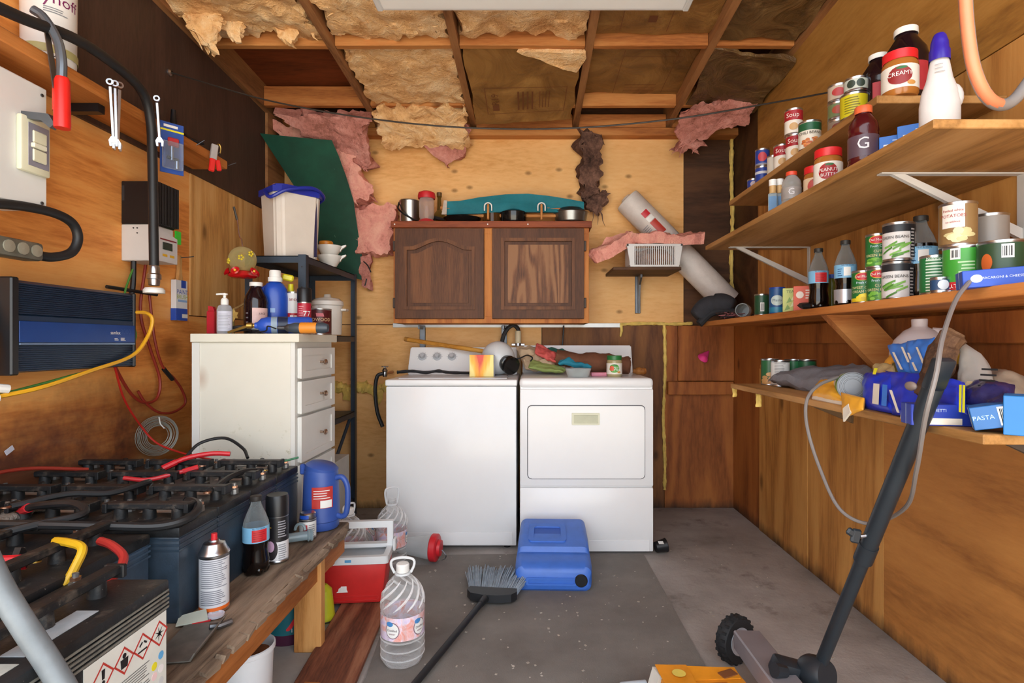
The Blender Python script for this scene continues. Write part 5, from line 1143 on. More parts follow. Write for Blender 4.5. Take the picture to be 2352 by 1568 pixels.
B().lathe([(0, 0), (.07, 0), (.072, .01), (.076, .15), (.082, .155), (.08, .175), (0, .175)], 28).build('crock', CR, t); B().lathe([(.078, .175), (.06, .19), (.02, .196), (.016, .212), (0, .214)], 26).build('lid', clear('#e8e2d8', .1, alpha=.4), t)
for q in (-1, 1): B().box((q * .09, 0, .13), (.03, .05, .012), bev=.004).build('handle', CR, t)
patch(.0735, -.9, -.3, .05, .15, WHITE, t, 'paper_sticker', off=.004); patch(.0735, -.9, -.45, .115, .135, REDP, t, 'red_stripe', off=.005); patch(.0735, -.9, -.45, .09, .1, REDP, t, 'red_stripe', off=.005); patch(.0735, -.85, -.55, .062, .078, REDP, t, 'red_stripe', off=.005)
t = thing('black_bundle', 'dark crumpled plastic bundle on the third steel shelf', 'bag', (-1.2, 2.95, .68)); B().sheet([(-.09, -.1, .06), (.08, -.1, .06), (.08, .1, .1), (-.09, .1, .1)], .13, 12, 12, .05, 6, pillow=True, fr=12).build('bundle', BLACKPL, t, 20)

# ================================================================ white drawer cabinet and what stands on it
kx0, kx1, ky0, ky1, kz = -1.376, -.96, 2.282, 2.70, 1.114
g = N('painted_panel'); v = g.coord(); cc = g.ramp(g.noise(v, 2, 4), [(.3, lin('#d3d0c2')), (.7, lin('#dedbcf'))]); s = g.sep(v)
sp = g.math('MULTIPLY', g.ramp(g.noise(v, 34, 4, .7), [(.6, (0, 0, 0)), (.68, (1, 1, 1))]), g.math('MULTIPLY', g.math('SUBTRACT', .78, s[2]), 5, True)); cc = g.mix(g.math('MULTIPLY', sp, .7), cc, lin('#8a8148'))
vo = g.n('ShaderNodeVectorMath', operation='DISTANCE'); vo.inputs[1].default_value = (-.172, -.212, .94); g.l(g.coord(scale=(1, 1, .6), loc=(0, 0, .38)), vo.inputs[0])
cc = g.mix(g.math('MULTIPLY', g.ramp(vo.outputs['Value'], [(.0, (1, 1, 1)), (.035, (0, 0, 0))]), .5), cc, lin('#9a6a4a')); g.l(cc, g.b.inputs['Base Color']); PANELS = g.done(.4)
PANEL = col('#d9d8d2', .4, 0, .05, 4)
dc = thing('drawer_cabinet', 'white painted drawer cabinet beside the batteries', 'cabinet', ((kx0 + kx1) / 2, (ky0 + ky1) / 2, 0)); hx, hy = (kx1 - kx0) / 2, (ky1 - ky0) / 2
B().mm((-hx, -hy, 0), (hx - .018, hy, kz - .034), bev=.002).build('body', PANELS, dc); B().mm((hx - .018, -hy, 0), (hx, hy, kz - .034), bev=.001).build('face_frame', PANEL, dc)
B().mm((-hx - .002, -hy - .014, kz - .034), (hx + .022, hy + .012, kz), bev=.002).build('counter_top', col('#dcd8c8', .45, 0, .07, 4), dc)
B().mm((-hx - .001, -hy - .003, 0), (-hx + .03, -hy, kz - .036)).build('corner_strip', PANEL, dc)
zd_ = [(1.055, .93), (.918, .785), (.772, .585), (.572, .33), (.318, .08)]
for (zt_, zb_) in zd_:
    d_ = B().mm((hx, -hy + .02, zb_), (hx + .014, hy - .008, zt_), bev=.003).build('drawer', PANEL, dc)
    B().ring([(-hy + .02, zb_), (hy - .008, zb_), (hy - .008, zt_), (-hy + .02, zt_)], [(-hy + .06, zb_ + .03), (hy - .05, zb_ + .03), (hy - .05, zt_ - .03), (-hy + .06, zt_ - .03)], hx + .012, hx + .019, 'x').build('drawer_frame', PANEL, d_)
    kb = B(); kb.lathe([(0, 0), (.006, 0), (.005, .014), (.012, .02), (.013, .026), (.008, .031), (0, .032)], 14, c=(hx + .014, .03, (zt_ + zb_) / 2), axis=(1, 0, 0)); kb.build('knob', col('#b39a86', .2, .9), d_)
zc = kz + .0005
def kpos(px, Y): return (XP(px, Y), Y, zc)
t = thing('hand_sanitizer', 'clear pump bottle of hand sanitizer on the drawer cabinet', 'bottle', kpos(516, 2.36), face(-1.28, 2.36)); B().lathe([(0, 0), (.027, 0), (.03, .006), (.03, .1), (.024, .118), (.012, .124), (.012, .13)], 22, sy=.75).build('bottle', clear('#d8dbe2', .06, alpha=.35), t); patch(.0302, -1.0, 1.0, .012, .095, col('#c3c4d2', .45, 0, .05), t, 'paper_label', off=.0006).scale = (1, .76, 1); b = B(); lines_curved(b, .0304, -.85, .8, .02, .088, 11, .3); o = b.build('small_print', GREYP, t); o.scale = (1, .765, 1)
B().lathe([(.014, .122), (.015, .126), (.015, .142), (.01, .15), (.006, .152), (.006, .162), (.012, .164), (.012, .17), (0, .171)], 16).build('pump_collar', WHITE, t); B().box((-.014, 0, .167), (.036, .011, .007), (0, -.12, 0), bev=.002).build('pump_nozzle', WHITE, t)
t = thing('red_bottle', 'small red box shaped bottle left of the hand sanitizer', 'bottle', kpos(489, 2.42)); B().mm((-.018, -.02, 0), (.016, .02, .1), bev=.004).build('body', col('#b3202c', .35), t); B().prism([(-.014, .1), (.012, .1), (.004, .118), (-.016, .122)], -.01, .01).build('torn_top', col('#b3202c', .4), t)
t, lb = juice('dark brown juice bottle with a white cap on the drawer cabinet', *kpos(588, 2.5), h=.232, r=.05, lab='#d6b3ae'); text('JUICE', .012, BLACKP, lb, R=.0512, z=.09, a=.5)
for k in range(3): B().lathe([(.0506, .05 + k * .02), (.0506, .056 + k * .02)], 4, a0=-PI / 2 - .9, a1=-PI / 2 - .65).build('grip_ridge', col('#6d676a', .3), t)
t = thing('detergent_bottle', 'blue laundry detergent bottle with a white cap on the drawer cabinet', 'bottle', kpos(632, 2.58), face(-1.17, 2.58)); DB_ = col('#1f4bb0', .3, 0, .08)
B().lathe([(0, 0), (.05, 0), (.055, .01), (.055, .17), (.05, .21), (.035, .235), (.024, .24), (.024, .25)], 26, sx=1.0, sy=.7).build('bottle', DB_, t); B().lathe([(.03, .242), (.031, .245), (.031, .262), (.025, .264), (.025, .29), (.022, .295), (0, .295)], 22).build('cap', WHITE, t); B().tube(smoothpath([(-.03, 0, .22), (-.06, 0, .19), (-.058, 0, .12), (-.045, 0, .08)]), .012, 10).build('handle', DB_, t)
quad(t, -.02, .0, .1, .12, -.0395, col('#8fb0e0', .5), 'printed_mark'); quad(t, -.03, -.005, .05, .065, -.0395, col('#c3d0e6', .5), 'printed_mark')
t = thing('spray_bottle', 'yellow trigger spray bottle behind the blue detergent', 'bottle', kpos(668, 2.66), .3); YL = col('#d9d021', .4); B().lathe([(0, 0), (.03, 0), (.032, .01), (.03, .12), (.014, .2), (.012, .24)], 20).build('bottle', YL, t); B().box((-.012, -.005, .27), (.05, .02, .03), (0, .2, 0), bev=.006).build('trigger_head', YL, t); b = B(); b.lathe([(.0245, .15), (.021, .165)], 20); b.build('red_band', REDP, t)
t = can('white and red aerosol can behind the propane cylinder', XP(674, 2.62), 2.62, zc, .031, .2, '#dcdcdc', bands=((.02, .5, '#b31f2a'),), texts=(('ance', .022, .82, '#8f1f24', 0),), name='aerosol_can', prints=((-.5, .0, .3, .45, '#e6e0e0', 0), (.1, .5, .3, .45, '#e6e0e0', 0)))
t = can('red aerosol can with a black cap beside the wood stain', XP(699, 2.5), 2.5, zc, .0295, .145, '#b01f36', bands=((.0, .12, '#c9c6c8'),), texts=(('77', .034, .62, '#e8e4e4', .35),), name='aerosol_can', prints=((-.9, -.1, .3, .9, '#d98b96', 9),)); B().lathe([(.0305, .143), (.0305, .2), (.027, .206), (0, .206)], 22).build('cap', BLACKPL, t)
t = can('dark red can of wood stain at the corner of the drawer cabinet', XP(734, 2.64), 2.64, zc, .054, .122, '#4f1519', texts=(('REDWOOD', .021, .57, '#d9b78a', -.05), ('STAIN', .021, .36, '#d9b78a', .0)), name='stain_can', prints=((.3, .6, .1, .14, '#d9b78a', 2),)); b = B(); R = .0535
B().prism([(-.016, .1), (.016, .1), (.02, .084), (-.014, .084)], -.0546, -.0538).build('emblem', col('#c25a62', .5), t)
t = thing('propane_torch', 'blue propane torch cylinder with a brass nozzle lying on the drawer cabinet', 'torch', kpos(640, 2.36)); PB = col('#2a55bd', .3, 0, .08); a = Vector((.93, .33, .02)).normalized()
B().lathe([(0, -.1), (.012, -.1), (.014, -.09), (.03, -.075), (.036, -.05), (.036, .11), (.03, .125), (0, .13)], 24, c=(0, .02, .037), axis=a).build('cylinder', PB, t); B().lathe([(.0366, -.035), (.0366, -.012)], 24, c=(0, .02, .037), axis=a).build('grey_band', col('#8fa3b4', .4), t); B().lathe([(.0366, -.01), (.0366, .03)], 24, c=(0, .02, .037), axis=a).build('dark_band', col('#1b2742', .4), t)
e = Vector((0, .02, .037)) - a * .1; B().lathe([(0, 0), (.013, 0), (.013, .02), (.009, .024), (.009, .03), (0, .03)], 14, c=e - a * .03, axis=a).build('brass_valve', BRASS, t); B().tube(smoothpath([e - a * .02, e + Vector((-.06, -.015, -.015)), e + Vector((-.1, -.02, -.03))]), .006, 8).build('nozzle', BRASS, t)
t = thing('rotary_tool', 'grey and orange cordless tool lying at the front of the drawer cabinet', 'tool', kpos(694, 2.31), .05); GT = col('#3c4650', .4)
B().lathe([(0, -.1), (.006, -.1), (.007, -.07), (.015, -.06), (.017, -.045)], 16, c=(0, 0, .024), axis=(1, 0, 0)).build('chuck', DSTEEL, t); B().lathe([(.016, -.05), (.022, -.03), (.022, -.005)], 18, c=(0, 0, .024), axis=(1, 0, 0)).build('front_shell', GT, t); b = B(); b.lathe([(.0225, -.006)] + [(.0225 + .0012 * (k % 2), -.005 + .006 * k) for k in range(11)] + [(.022, .062)], 18, c=(0, 0, .024), axis=(1, 0, 0)); b.build('orange_grip', col('#dd8a2a', .45), t); B().lathe([(.022, .06), (.023, .085), (.016, .105), (0, .11)], 18, c=(0, 0, .024), axis=(1, 0, 0)).build('rear_shell', GT, t); B().tube(smoothpath([(-.1, -.01, .02), (-.13, -.02, .03), (-.15, .01, .012), (-.2, .03, .006)]), .003, 6).build('cord', BLK_CABLE, t)
t = thing('dark_tool_heap', 'dark pliers lying beside the propane torch', 'pliers', kpos(566, 2.42), .4); B().tube(smoothpath([(-.09, 0, .012), (-.03, .01, .03), (.02, 0, .02)]), .009, 8).build('handle', BLACKPL, t); B().tube(smoothpath([(-.08, .04, .012), (-.03, .02, .02), (.02, 0, .026)]), .009, 8).build('handle', BLACKPL, t); B().box((.045, 0, .024), (.06, .02, .02), (0, .1, 0), bev=.005).build('jaws', DSTEEL, t)
t = thing('yellow_flower', 'dried yellow flower on a stick leaning behind the hand sanitizer', 'flower', kpos(541, 2.5)); B().tube([(-.03, 0, .10), (.03, -.02, .125), (.09, -.03, .16)], .005, 6).build('stick', wood('stick', '#9a7a4e', '#7f6038', '#57401f', (4, 4, 4), 3), t)
for k in range(7): a = k * .9; B().sheet([(0, -.02, .085), (.018 * math.cos(a), -.022, .085 + .018 * math.sin(a)), (.03 * math.cos(a + .4), -.03, .085 + .03 * math.sin(a + .4)), (.018 * math.cos(a + .9), -.022, .085 + .018 * math.sin(a + .9))], .003, 3, 3, .002, k).build('petal', col('#d8b765', .6), t)
B().cyl((0, -.01, 0), (0, -.02, .08), .003, seg=6).build('stem', col('#8a7c3c', .6), t)
Y = 2.58; t = thing('hummingbird_feeder', 'hanging hummingbird feeder with a clear globe and red flower base', 'bird feeder', (XP(557, Y), Y, ZP(640, Y))); B().sphere((0, 0, .088), .06, 24).build('globe', clear('#e6d9a0', .04, alpha=.2), t); RB = col('#c0141c', .2)
B().lathe([(0, .0), (.05, .004), (.06, .012), (.045, .03), (.035, .035), (0, .03)], 24, lobes=5, la=.12).build('red_base', RB, t)
for k in range(5): a = k * 2 * PI / 5 - PI / 2; c = Vector((.055 * math.cos(a), .055 * math.sin(a), .026)); fl = B().lathe([(.006, 0), (.012, .006), (.02, .012), (.016, .016), (.005, .01)], 12, c=c, axis=(math.cos(a), math.sin(a), .5)).build('flower_port', RB, t); B().sphere(c + Vector((math.cos(a), math.sin(a), .5)) * .012, .006, 8).build('port_centre', col('#e3b53c', .4), fl)
for (a, zz) in ((-2.3, .075), (-1.2, .09), (-.5, .11)):
    c = Vector((.0605 * math.cos(a), .0605 * math.sin(a), zz)); b = B()
    for q in range(5): b.sphere(c + Vector((-math.sin(a) * .009 * math.cos(q * 1.257), math.cos(a) * .009 * math.cos(q * 1.257), .009 * math.sin(q * 1.257))), .005, 8)
    b.build('yellow_decal', col('#d9c22a', .45), t)
B().tube(smoothpath([(0, 0, .146), (-.005, 0, .18), (-.015, 0, .2), (-.025, 0, .28)]), .0025, 6).build('hanging_wire', col('#6a3c24', .5), t); B().tube([(-.025, 0, .27), (-.04, 0, .33)], .005, 6).build('hook', col('#3a352c', .5), t)
t = thing('carton', 'white cardboard carton behind the drawer cabinet', 'box', (-1.045, 2.93, 0)); B().mm((-.05, -.12, 0), (.05, .14, .47), bev=.002).build('box', col('#cfcdc6', .6), t); quad(t, .015, .04, .4, .44, -.1206, GREYP, 'printed_mark'); text('F 5002001', .014, GREYP, t, x=.008, z=.375, y=-.1206)
# ================================================================ right wall shelves
XW = XR - .0125
def shelf(label, x0, y0, y1, ztop, th, m=SHELFW):
    t = thing('wall_shelf', label, 'shelf', ((x0 + XW) / 2, (y0 + y1) / 2, ztop), group='shelves on the right wall'); a, c = (XW - x0) / 2, (y1 - y0) / 2
    B().mm((-a, -c, -th), (a, c, 0), bev=.002).build('board', m, t)
    return t
WBR = col('#c9c6c2', .4, 0, .06)
def bracket(t, Y, z, tip, drop=.18, m=WBR, w=.022):
    o = t.location; b = B(); x1 = XW - .001 - o.x; x0 = tip - o.x; y = Y - o.y; zz = z - o.z
    b.mm((x0, y - w / 2, zz - .004), (x1, y + w / 2, zz)); b.mm((x1 - .004, y - w / 2, zz - drop), (x1, y + w / 2, zz))
    b.prism([(x0 + .03, zz - .004), (x0 + .065, zz - .004), (x1, zz - drop + .03), (x1, zz - drop)], y - w * .3, y + w * .3, 'y'); b.build('bracket', m, t)
S1 = shelf('topmost shelf of the right wall, holding juice bottles and cans', .955, 1.55, 2.71, 1.76, .022); bracket(S1, 2.4, 1.737, 1.02, .15, col('#4a3320', .6))
S2 = shelf('second shelf from the top of the right wall, on white metal brackets', .853, 1.19, 2.75, 1.551, .02); bracket(S2, 2.654, 1.530, .936); bracket(S2, 1.503, 1.530, .932)
S3 = shelf('third shelf from the top of the right wall, crowded with cans and cola', 1.0, 1.0, 3.28, 1.2, .026, PINE_L)
S4 = shelf('lowest shelf of the right wall, with the milk jug and blue bags', .87, 1.08, 2.45, .9, .02); bracket(S4, 2.3, .879, .98, .13, col('#6b5236', .6)); bracket(S4, 1.2, .879, .95, .16, col('#4a4038', .6))
o = S4.location
B().mm((1.05 - o.x, 1.74 - o.y, -.05), (XW - o.x, 1.78 - o.y, -.021)).build('cleat', PLY_BR, S4)
t = thing('diagonal_brace', 'diagonal pine brace propping the third shelf of the right wall', 'brace', (0, 0, 0)); p0, p1 = Vector((1.02, 2.0, 1.172)), Vector((1.30, 2.0, .93))
Y = 1.94; b = B().prism([(1.02, 1.1735), (1.17, 1.1735), (1.312, 1.02), (1.312, .905), (1.28, .902)], Y, Y + .04, 'y'); b.build('board', LUMBER, t)

# ---- topmost shelf
z1 = 1.7605; G1 = 'cans on the topmost right shelf'
def c1(label, px, X, r, h, body, zz=z1, **k):
    return can(label, X, put(px, X), zz, r, h, body, group=G1, **k)
BL = '#233f94'
c1('lower blue can at the far end of the topmost shelf', 1751, 1.0, .030, .075, BL, bands=((.55, .7, '#c9cbd4'),)); c1('upper blue can stacked at the far end of the topmost shelf', 1751, 1.0, .030, .075, BL, z1 + .0755, discs=((0, .5, .018, .02, '#c2404a'),), bands=((.05, .15, '#8a90a8'),))
c1('short blue can nearest the back wall on the topmost shelf', 1731, 1.0, .028, .05, BL, discs=((0, .5, .014, .012, '#b8a9b4'),))
c1('small plain white tin between the blue and the red cans', 1777, 1.0, .026, .085, '#cfc9bd')
def soup(label, px, X, zz=z1): return c1(label, px, X, .033, .1, '#e4ddd2', zz, bands=((.55, .92, '#a4202a'),), texts=(('Soup', .024, .73, '#f0e8dd', -.1),), discs=((.0, .3, .015, .014, '#c9a06a'),))
soup('red and white soup can standing alone beside the small white tin', 1797, 1.0); soup('lower red and white soup can of the stack of two', 1826, 1.0); soup('upper red and white soup can of the stack of two', 1823, 1.0, z1 + .1005)
t = c1('white and green can of chili beans on the topmost shelf', 1860, 1.0, .038, .105, '#e3dccd', bands=((.66, .92, '#1f5c3a'),), texts=(('CHILI BEANS', .014, .56, '#3a2a20', 0),)); heap(.0, .028, 16, 4, ['#c8703a', '#b55a2a', '#d98a4a'], .0378, t, .022, .016, .006)
for k in range(3): c1(('lowest', 'middle', 'uppermost')[k] + ' of the three small stacked tins beside the yellow can', 1926, 1.03, .033, .058, ('#8a7a6a', '#6c7a52', '#b9a894')[k], z1 + k * .0585, discs=((0, .5, .02, .014, ('#7a2f22', '#a84a35', '#b03a3a')[k]),))
t = c1('bright yellow can in front of the dark juice bottles', 1962, 1.0, .040, .08, '#c9bb1d', prints=((-.7, .5, .2, .85, '#7d7414', 7),)); c1('black and white can stacked on the bright yellow can', 1966, 1.0, .034, .045, '#b9bfb4', z1 + .0805, discs=((-.4, .5, .012, .012, '#2c3a30'), (.4, .5, .012, .012, '#2c3a30')))
for (px, X, h, r, lbx) in ((2018, 1.07, .2, .052, 'smaller dark juice bottle left on the topmost shelf'), (2081, 1.10, .235, .058, 'larger dark juice bottle with a red label on the topmost shelf')): t, lb = juice(lbx, X, put(px, X), z1, h, r, '#b3323a', group='dark juice bottles')
peanut('peanut butter jar with a red lid in front of the dark juice bottles', 1.035, put(2067, 1.035), z1, .045, .125, txt=('CREAMY', ''), disc='#8f2424')

# ---- second shelf
z2 = 1.5515
def p2(px, X): return (X, put(px, X), z2)
for (px, nm, h) in ((1775, 'clear lotion bottle with a white cap, the nearer of two', .125), (1791, 'clear lotion bottle with a white cap, the farther of two', .13)):
    X = .89 if px == 1775 else .92; t = thing('lotion_bottle', nm, 'bottle', p2(px, X), face(X, 2.1), 'lotion bottles'); B().mm((-.016, -.012, 0), (.016, .012, h * .6), bev=.004).build('bottle', clear('#bfd0d8', .06, alpha=.4), t); B().mm((-.013, -.0126, .01), (.013, -.0121, h * .5)).build('blue_label', col('#4a7aa8', .4), t); B().lathe([(.011, h * .6), (.012, h * .62), (.012, h * .83), (0, h * .83)], 16).build('tan_neck', col('#c9a16a', .45), t); B().lathe([(.0135, h * .82), (.0135, h), (0, h)], 16).build('cap', WHITE, t)
def sport(label, px, X, h, r, body, lab, capc, clearb=False):
    t = thing('sports_drink_bottle', label, 'bottle', p2(px, X), face(X, put(px, X)), 'sports drink bottles'); m = clear(body, .06, alpha=.3) if clearb else col(body, .15, 0, .15)
    B().lathe([(0, 0), (r * .9, 0), (r, h * .04), (r, h * .1), (r * .96, h * .13), (r, h * .16), (r, h * .52), (r * .95, h * .56), (r, h * .6), (r * .92, h * .72), (r * .62, h * .84), (r * .5, h * .87), (r * .5, h * .9)], 26).build('bottle', m, t)
    B().lathe([(r * .55, h * .88), (r * .57, h * .885), (r * .57, h * .985), (r * .53, h), (0, h)], 20).build('cap', col(capc, .4), t); B().lathe([(r + .0005, h * .16), (r + .0005, h * .5)], 26).build('wrap_label', col(lab, .4, 0, .2, 20), t)
    text('G', h * .26, col('#d9d6da', .4), t, R=r + .0015, z=h * .35); return t
sport('small clear sports drink bottle with an orange cap on the second shelf', 1818, .90, .115, .032, '#d6d4d0', '#9a938f', '#d8472a', True); sport('tall dark red sports drink bottle with a white initial on its label', 1983, .91, .17, .038, '#4a0f14', '#58434e', '#e0673a')
peanut('peanut butter jar partly hidden behind its twin on the second shelf', .955, put(1872, .955), z2, .035, .115, lab='#e0c8a8', txt=('', ''), disc='#c0504a'); peanut('large peanut butter jar with a red lid on the second shelf', .925, put(1902, .925), z2, .0405, .125)
def bluebox(t, d):
    b = d[1] / 2 + .0006
    barcode_flat(-d[0] * .3, d[0] * .05, d[2] * .2, d[2] * .7, -b, t); text('ONI', d[2] * .4, col('#bcd2ee', .5), t, M=Matrix.Translation((d[0] * .33, -b, d[2] * .5)) @ Matrix.Rotation(-PI / 2, 4, 'Y'))
carton('bright blue pasta box beside the red sports drink', (.985, put(2044, .985), z2), (.05, .12, .075), '#2a6fc8', (0, 0, face(.97, 1.55)), 'blue pasta boxes', deco=bluebox); carton('bright blue pasta box between its twin and the spray bottle', (1.0, put(2094, 1.0), z2), (.062, .11, .082), '#2a6fc8', (0, 0, face(1.0, 1.48)), 'blue pasta boxes', deco=bluebox)
carton('darker blue pasta box behind the white spray bottle', (1.16, put(2232, 1.16), z2), (.09, .12, .075), '#2a5fa4', (0, 0, face(1.1, 1.4) - .3), 'blue pasta boxes')
X = .94; t = thing('bleach_bottle', 'white spray bottle with a purple nozzle on the second shelf', 'bottle', p2(2158, X), face(X, 1.29, .2)); h = .235
B().lathe([(0, 0), (.036, 0), (.04, .006), (.04, .07), (.036, .1), (.026, .13), (.02, .165), (.018, .175)], 26, sy=.8).build('bottle', col('#d6d1cf', .4, 0, .08, 16), t); B().sphere((.022, 0, .085), .024, 14, (1, .7, 1.4)).build('shoulder', col('#d6d1cf', .4, 0, .08, 16), t)
B().lathe([(.021, .172), (.021, .195), (.0185, .2), (.0175, .215), (.013, .23), (.010, .235), (0, .235)], 20, lobes=10, la=.03).build('purple_nozzle', col('#2f1f9a', .35), t)
b = B(); lines_curved(b, .019, -.6, .3, .14, .165, 3, .25, off=.004); b.build('embossing', col('#a9a5a6', .5), t)

# ---- third shelf
z3 = 1.2005; G3 = 'cans on the third right shelf'
def p3(px, X): return (X, put(px, X), z3)
def c3(label, px, X, r, h, body, dz=0, **k): return can(label, X, put(px, X), z3 + dz, r, h, body, group=G3, **k)
X = 1.06; t = thing('glass_jar', 'clear glass jar lying on its side beside the slipper', 'jar', (1.06, 2.80, z3), 0); B().lathe([(0, -.06), (.03, -.06), (.036, -.05), (.036, .03), (.03, .045), (.03, .06), (.033, .06), (.034, .05)], 24, c=(0, 0, .0375), axis=(-.45, -.85, 0)).build('glass', clear('#b9bfbe', .05, alpha=.35), t)
t = thing('slipper', 'dark grey slipper hanging over the far end of the third shelf', 'slipper', (0, 0, 0)); q = smoothpath([P(1600, 728, 3.2), P(1625, 705, 3.2), P(1655, 697, 3.16), P(1685, 704, 3.12)]); B().tube(q, [.03 + .03 * math.sin(PI * min(1, (k + 2) / 18)) ** .6 if k < 14 else .06 - .018 * ((k - 14) / 10) ** 2 for k in range(25)], 16).build('upper', col('#33343a', .9, 0, .2, 20, .4), t, 120); B().tube([v + Vector((.005, -.03, -.04)) for v in q], .022, 10).build('sole', col('#25262a', .8), t)
t = thing('netting', 'tangle of dark netting with pink threads under the slipper', 'net', (1.07, 2.95, z3)); rnd = random.Random(8); b = B()
for k in range(26): p = Vector((rnd.uniform(-.05, .05), rnd.uniform(-.06, .1), rnd.uniform(.004, .03))); b.tube(smoothpath([p] + [p + Vector((rnd.uniform(-.05, .05), rnd.uniform(-.05, .05), rnd.uniform(-.003, .02))) for _ in range(3)], 4), .0018, 5)
b.build('threads', col('#3a2b2c', .8), t); b = B()
for k in range(10): p = Vector((rnd.uniform(-.05, .04), rnd.uniform(-.08, .02), rnd.uniform(.004, .025))); b.tube(smoothpath([p] + [p + Vector((rnd.uniform(-.04, .04), rnd.uniform(-.04, .04), rnd.uniform(-.003, .02))) for _ in range(3)], 4), .002, 5)
b.build('pink_threads', col('#a8666a', .8), t)
t = c3('dark green can at the far end of the row on the third shelf', 1750, 1.06, .033, .1, '#1f4a30', bar=(-.2, .2, .6)); t = c3('blue jar with a wide label beside the dark green can', 1785, 1.06, .033, .115, '#1c4f86', lid=col('#1d3f9a', .35), discs=((0, .5, .026, .022, '#b9c9c4'),), texts=(('Maslo', .016, .5, '#1d3a5a', 0),), bands=((.05, .25, '#2a7fa0'),), name='spread_jar', cat='jar')

def leafbox(t, d):
    text('TEA', .016, col('#3c5a2a', .5), t, x=0, z=d[2] * .85, y=-d[1] / 2 - .0006)
    for k, (x, z_) in enumerate(((-.012, .02), (.01, .035), (-.005, .05), (.012, .06))): B().prism([(x - .01, z_ - .012), (x + .012, z_ - .004), (x + .002, z_ + .014)], -d[1] / 2 - .0008, -d[1] / 2 - .0005).build('printed_leaf', col(('#7fa04a', '#d9e0b0')[k % 2], .5), t)
carton('small pale green tea box on the third shelf', p3(1815, 1.065), (.056, .035, .1), '#b9c267', (0, 0, face(1.06, 2.3)), deco=leafbox)
def soda_box(t, d):
    b = d[1] / 2 + .0006; B().prism([(-.012 + .014 * math.cos(a), .065 + .014 * math.sin(a)) for a in [i * PI / 8 for i in range(16)]], -b - .0003, -b).build('emblem', col('#e8d9cc', .5), t); b_ = B(); lines_flat(b_, .008, .03, .05, .09, 4, -b); b_.build('small_print', col('#e8d9cc', .5), t)
carton('orange baking soda box on the third shelf', p3(1845, 1.075), (.07, .035, .1), '#cf4a20', (0, 0, face(1.07, 2.2)), deco=soda_box)
t = thing('black_pouch', 'small black pouch in front of the orange baking soda box', 'pouch', (1.03, put(1856, 1.03), z3)); B().sheet([(-.03, -.025, .012), (.03, -.025, .012), (.03, .025, .022), (-.03, .025, .022)], .025, 10, 8, .006, 2, pillow=True).build('pouch', BLACKPL, t)
soda('cola bottle with a red label panel on the third shelf', *p3(1880, 1.062)); soda('cola bottle with a foil band on the third shelf', *p3(1942, 1.062), red=False, grey=True, h=.222); soda('big cola bottle behind the green bean cans', 1.135, put(2115, 1.135), z3, h=.245, r=.042, red=False, fill=.66)
t = thing('pickle_bottle', 'thin green bottle with a blue cap between the two cola bottles', 'bottle', p3(1911, 1.14)); B().lathe([(0, 0), (.014, 0), (.015, .1), (.011, .12)], 16).build('bottle', clear('#7a7a2a', .1, alpha=.6), t); B().lathe([(.0155, .12), (.0155, .135), (0, .135)], 16).build('cap', BLUEP, t)
def delmonte(label, px, X, dz, low, w1, w2, veg, seed):
    t = c3(label, px, X, .0335, .104, '#1f6b32', dz, bands=((.02, .16, low),), texts=(('Fresh Cut', .010, .62, '#cfe6f4', 0), (w1, .011, .47, '#d9cf9a', 0), (w2, .011, .35, '#d9cf9a', 0)))
    R = .033; disc_patch(R, 0, .084, .025, .0125, col('#e8c63a', .4), t, off=.0009); disc_patch(R, 0, .084, .0235, .011, col('#c3222c', .4), t, off=.0013); text('Del Monte', .0105, WHITE, t, R=R + .0022, z=.0835)
    heap(.0, .018, 14, seed, veg, R, t, .024, .009, .007); return t
delmonte('green can of sweet corn with a yellow foot on the third shelf', 1983, 1.055, 0, '#e0c21c', 'SWEET CORN', 'CREAM STYLE', ['#e8cf2a', '#d9b91c'], 3)
delmonte('lower green can of cut green beans in the stack', 2019, 1.065, 0, '#3f8a2a', 'CUT', 'GREEN BEANS', ['#6fae3a', '#4f8f2a', '#8cc24f'], 5); delmonte('upper green can of cut green beans in the stack', 2016, 1.065, .1045, '#3f8a2a', 'CUT', 'GREEN BEANS', ['#6fae3a', '#4f8f2a', '#8cc24f'], 6)
def beans(label, px, X, dz, seed):
    t = c3(label, px, X, .0415, .112, '#dcdada', dz, bands=((.74, .93, '#20242a'),), texts=(('GREEN BEANS', .012, .6, '#2a2a2c', -.25),), prints=((.75, 1.2, .08, .9, '#20242a', 0), (.8, 1.15, .12, .86, '#d0d0d0', 9)))
    rnd = random.Random(seed); R = .0409
    for k in range(11):
        a = rnd.uniform(-.75, .45); zc = rnd.uniform(.014, .05); d = rnd.uniform(.2, .6); L = .014; b = B(); pts = []
        for s_ in (-1, -.5, 0, .5, 1): pts.append((a + s_ * L / R, zc + s_ * L * d))
        up_ = [b.bm.verts.new(((R + .0018 + .0001 * k) * math.cos(q - PI / 2), (R + .0018 + .0001 * k) * math.sin(q - PI / 2), w_ + .0028)) for q, w_ in pts]; dn_ = [b.bm.verts.new(((R + .0018 + .0001 * k) * math.cos(q - PI / 2), (R + .0018 + .0001 * k) * math.sin(q - PI / 2), w_ - .0028)) for q, w_ in pts]
        for i in range(4): b.bm.faces.new((dn_[i], dn_[i + 1], up_[i + 1], up_[i]))
        b.build('printed_bean', col(('#5f9a3a', '#79b04e', '#47802a')[k % 3], .5), t)
    return t
beans('lower white and black green bean can in the stack', 2062, 1.075, 0, 3); beans('upper white and black green bean can in the stack', 2064, 1.075, .1125, 5)
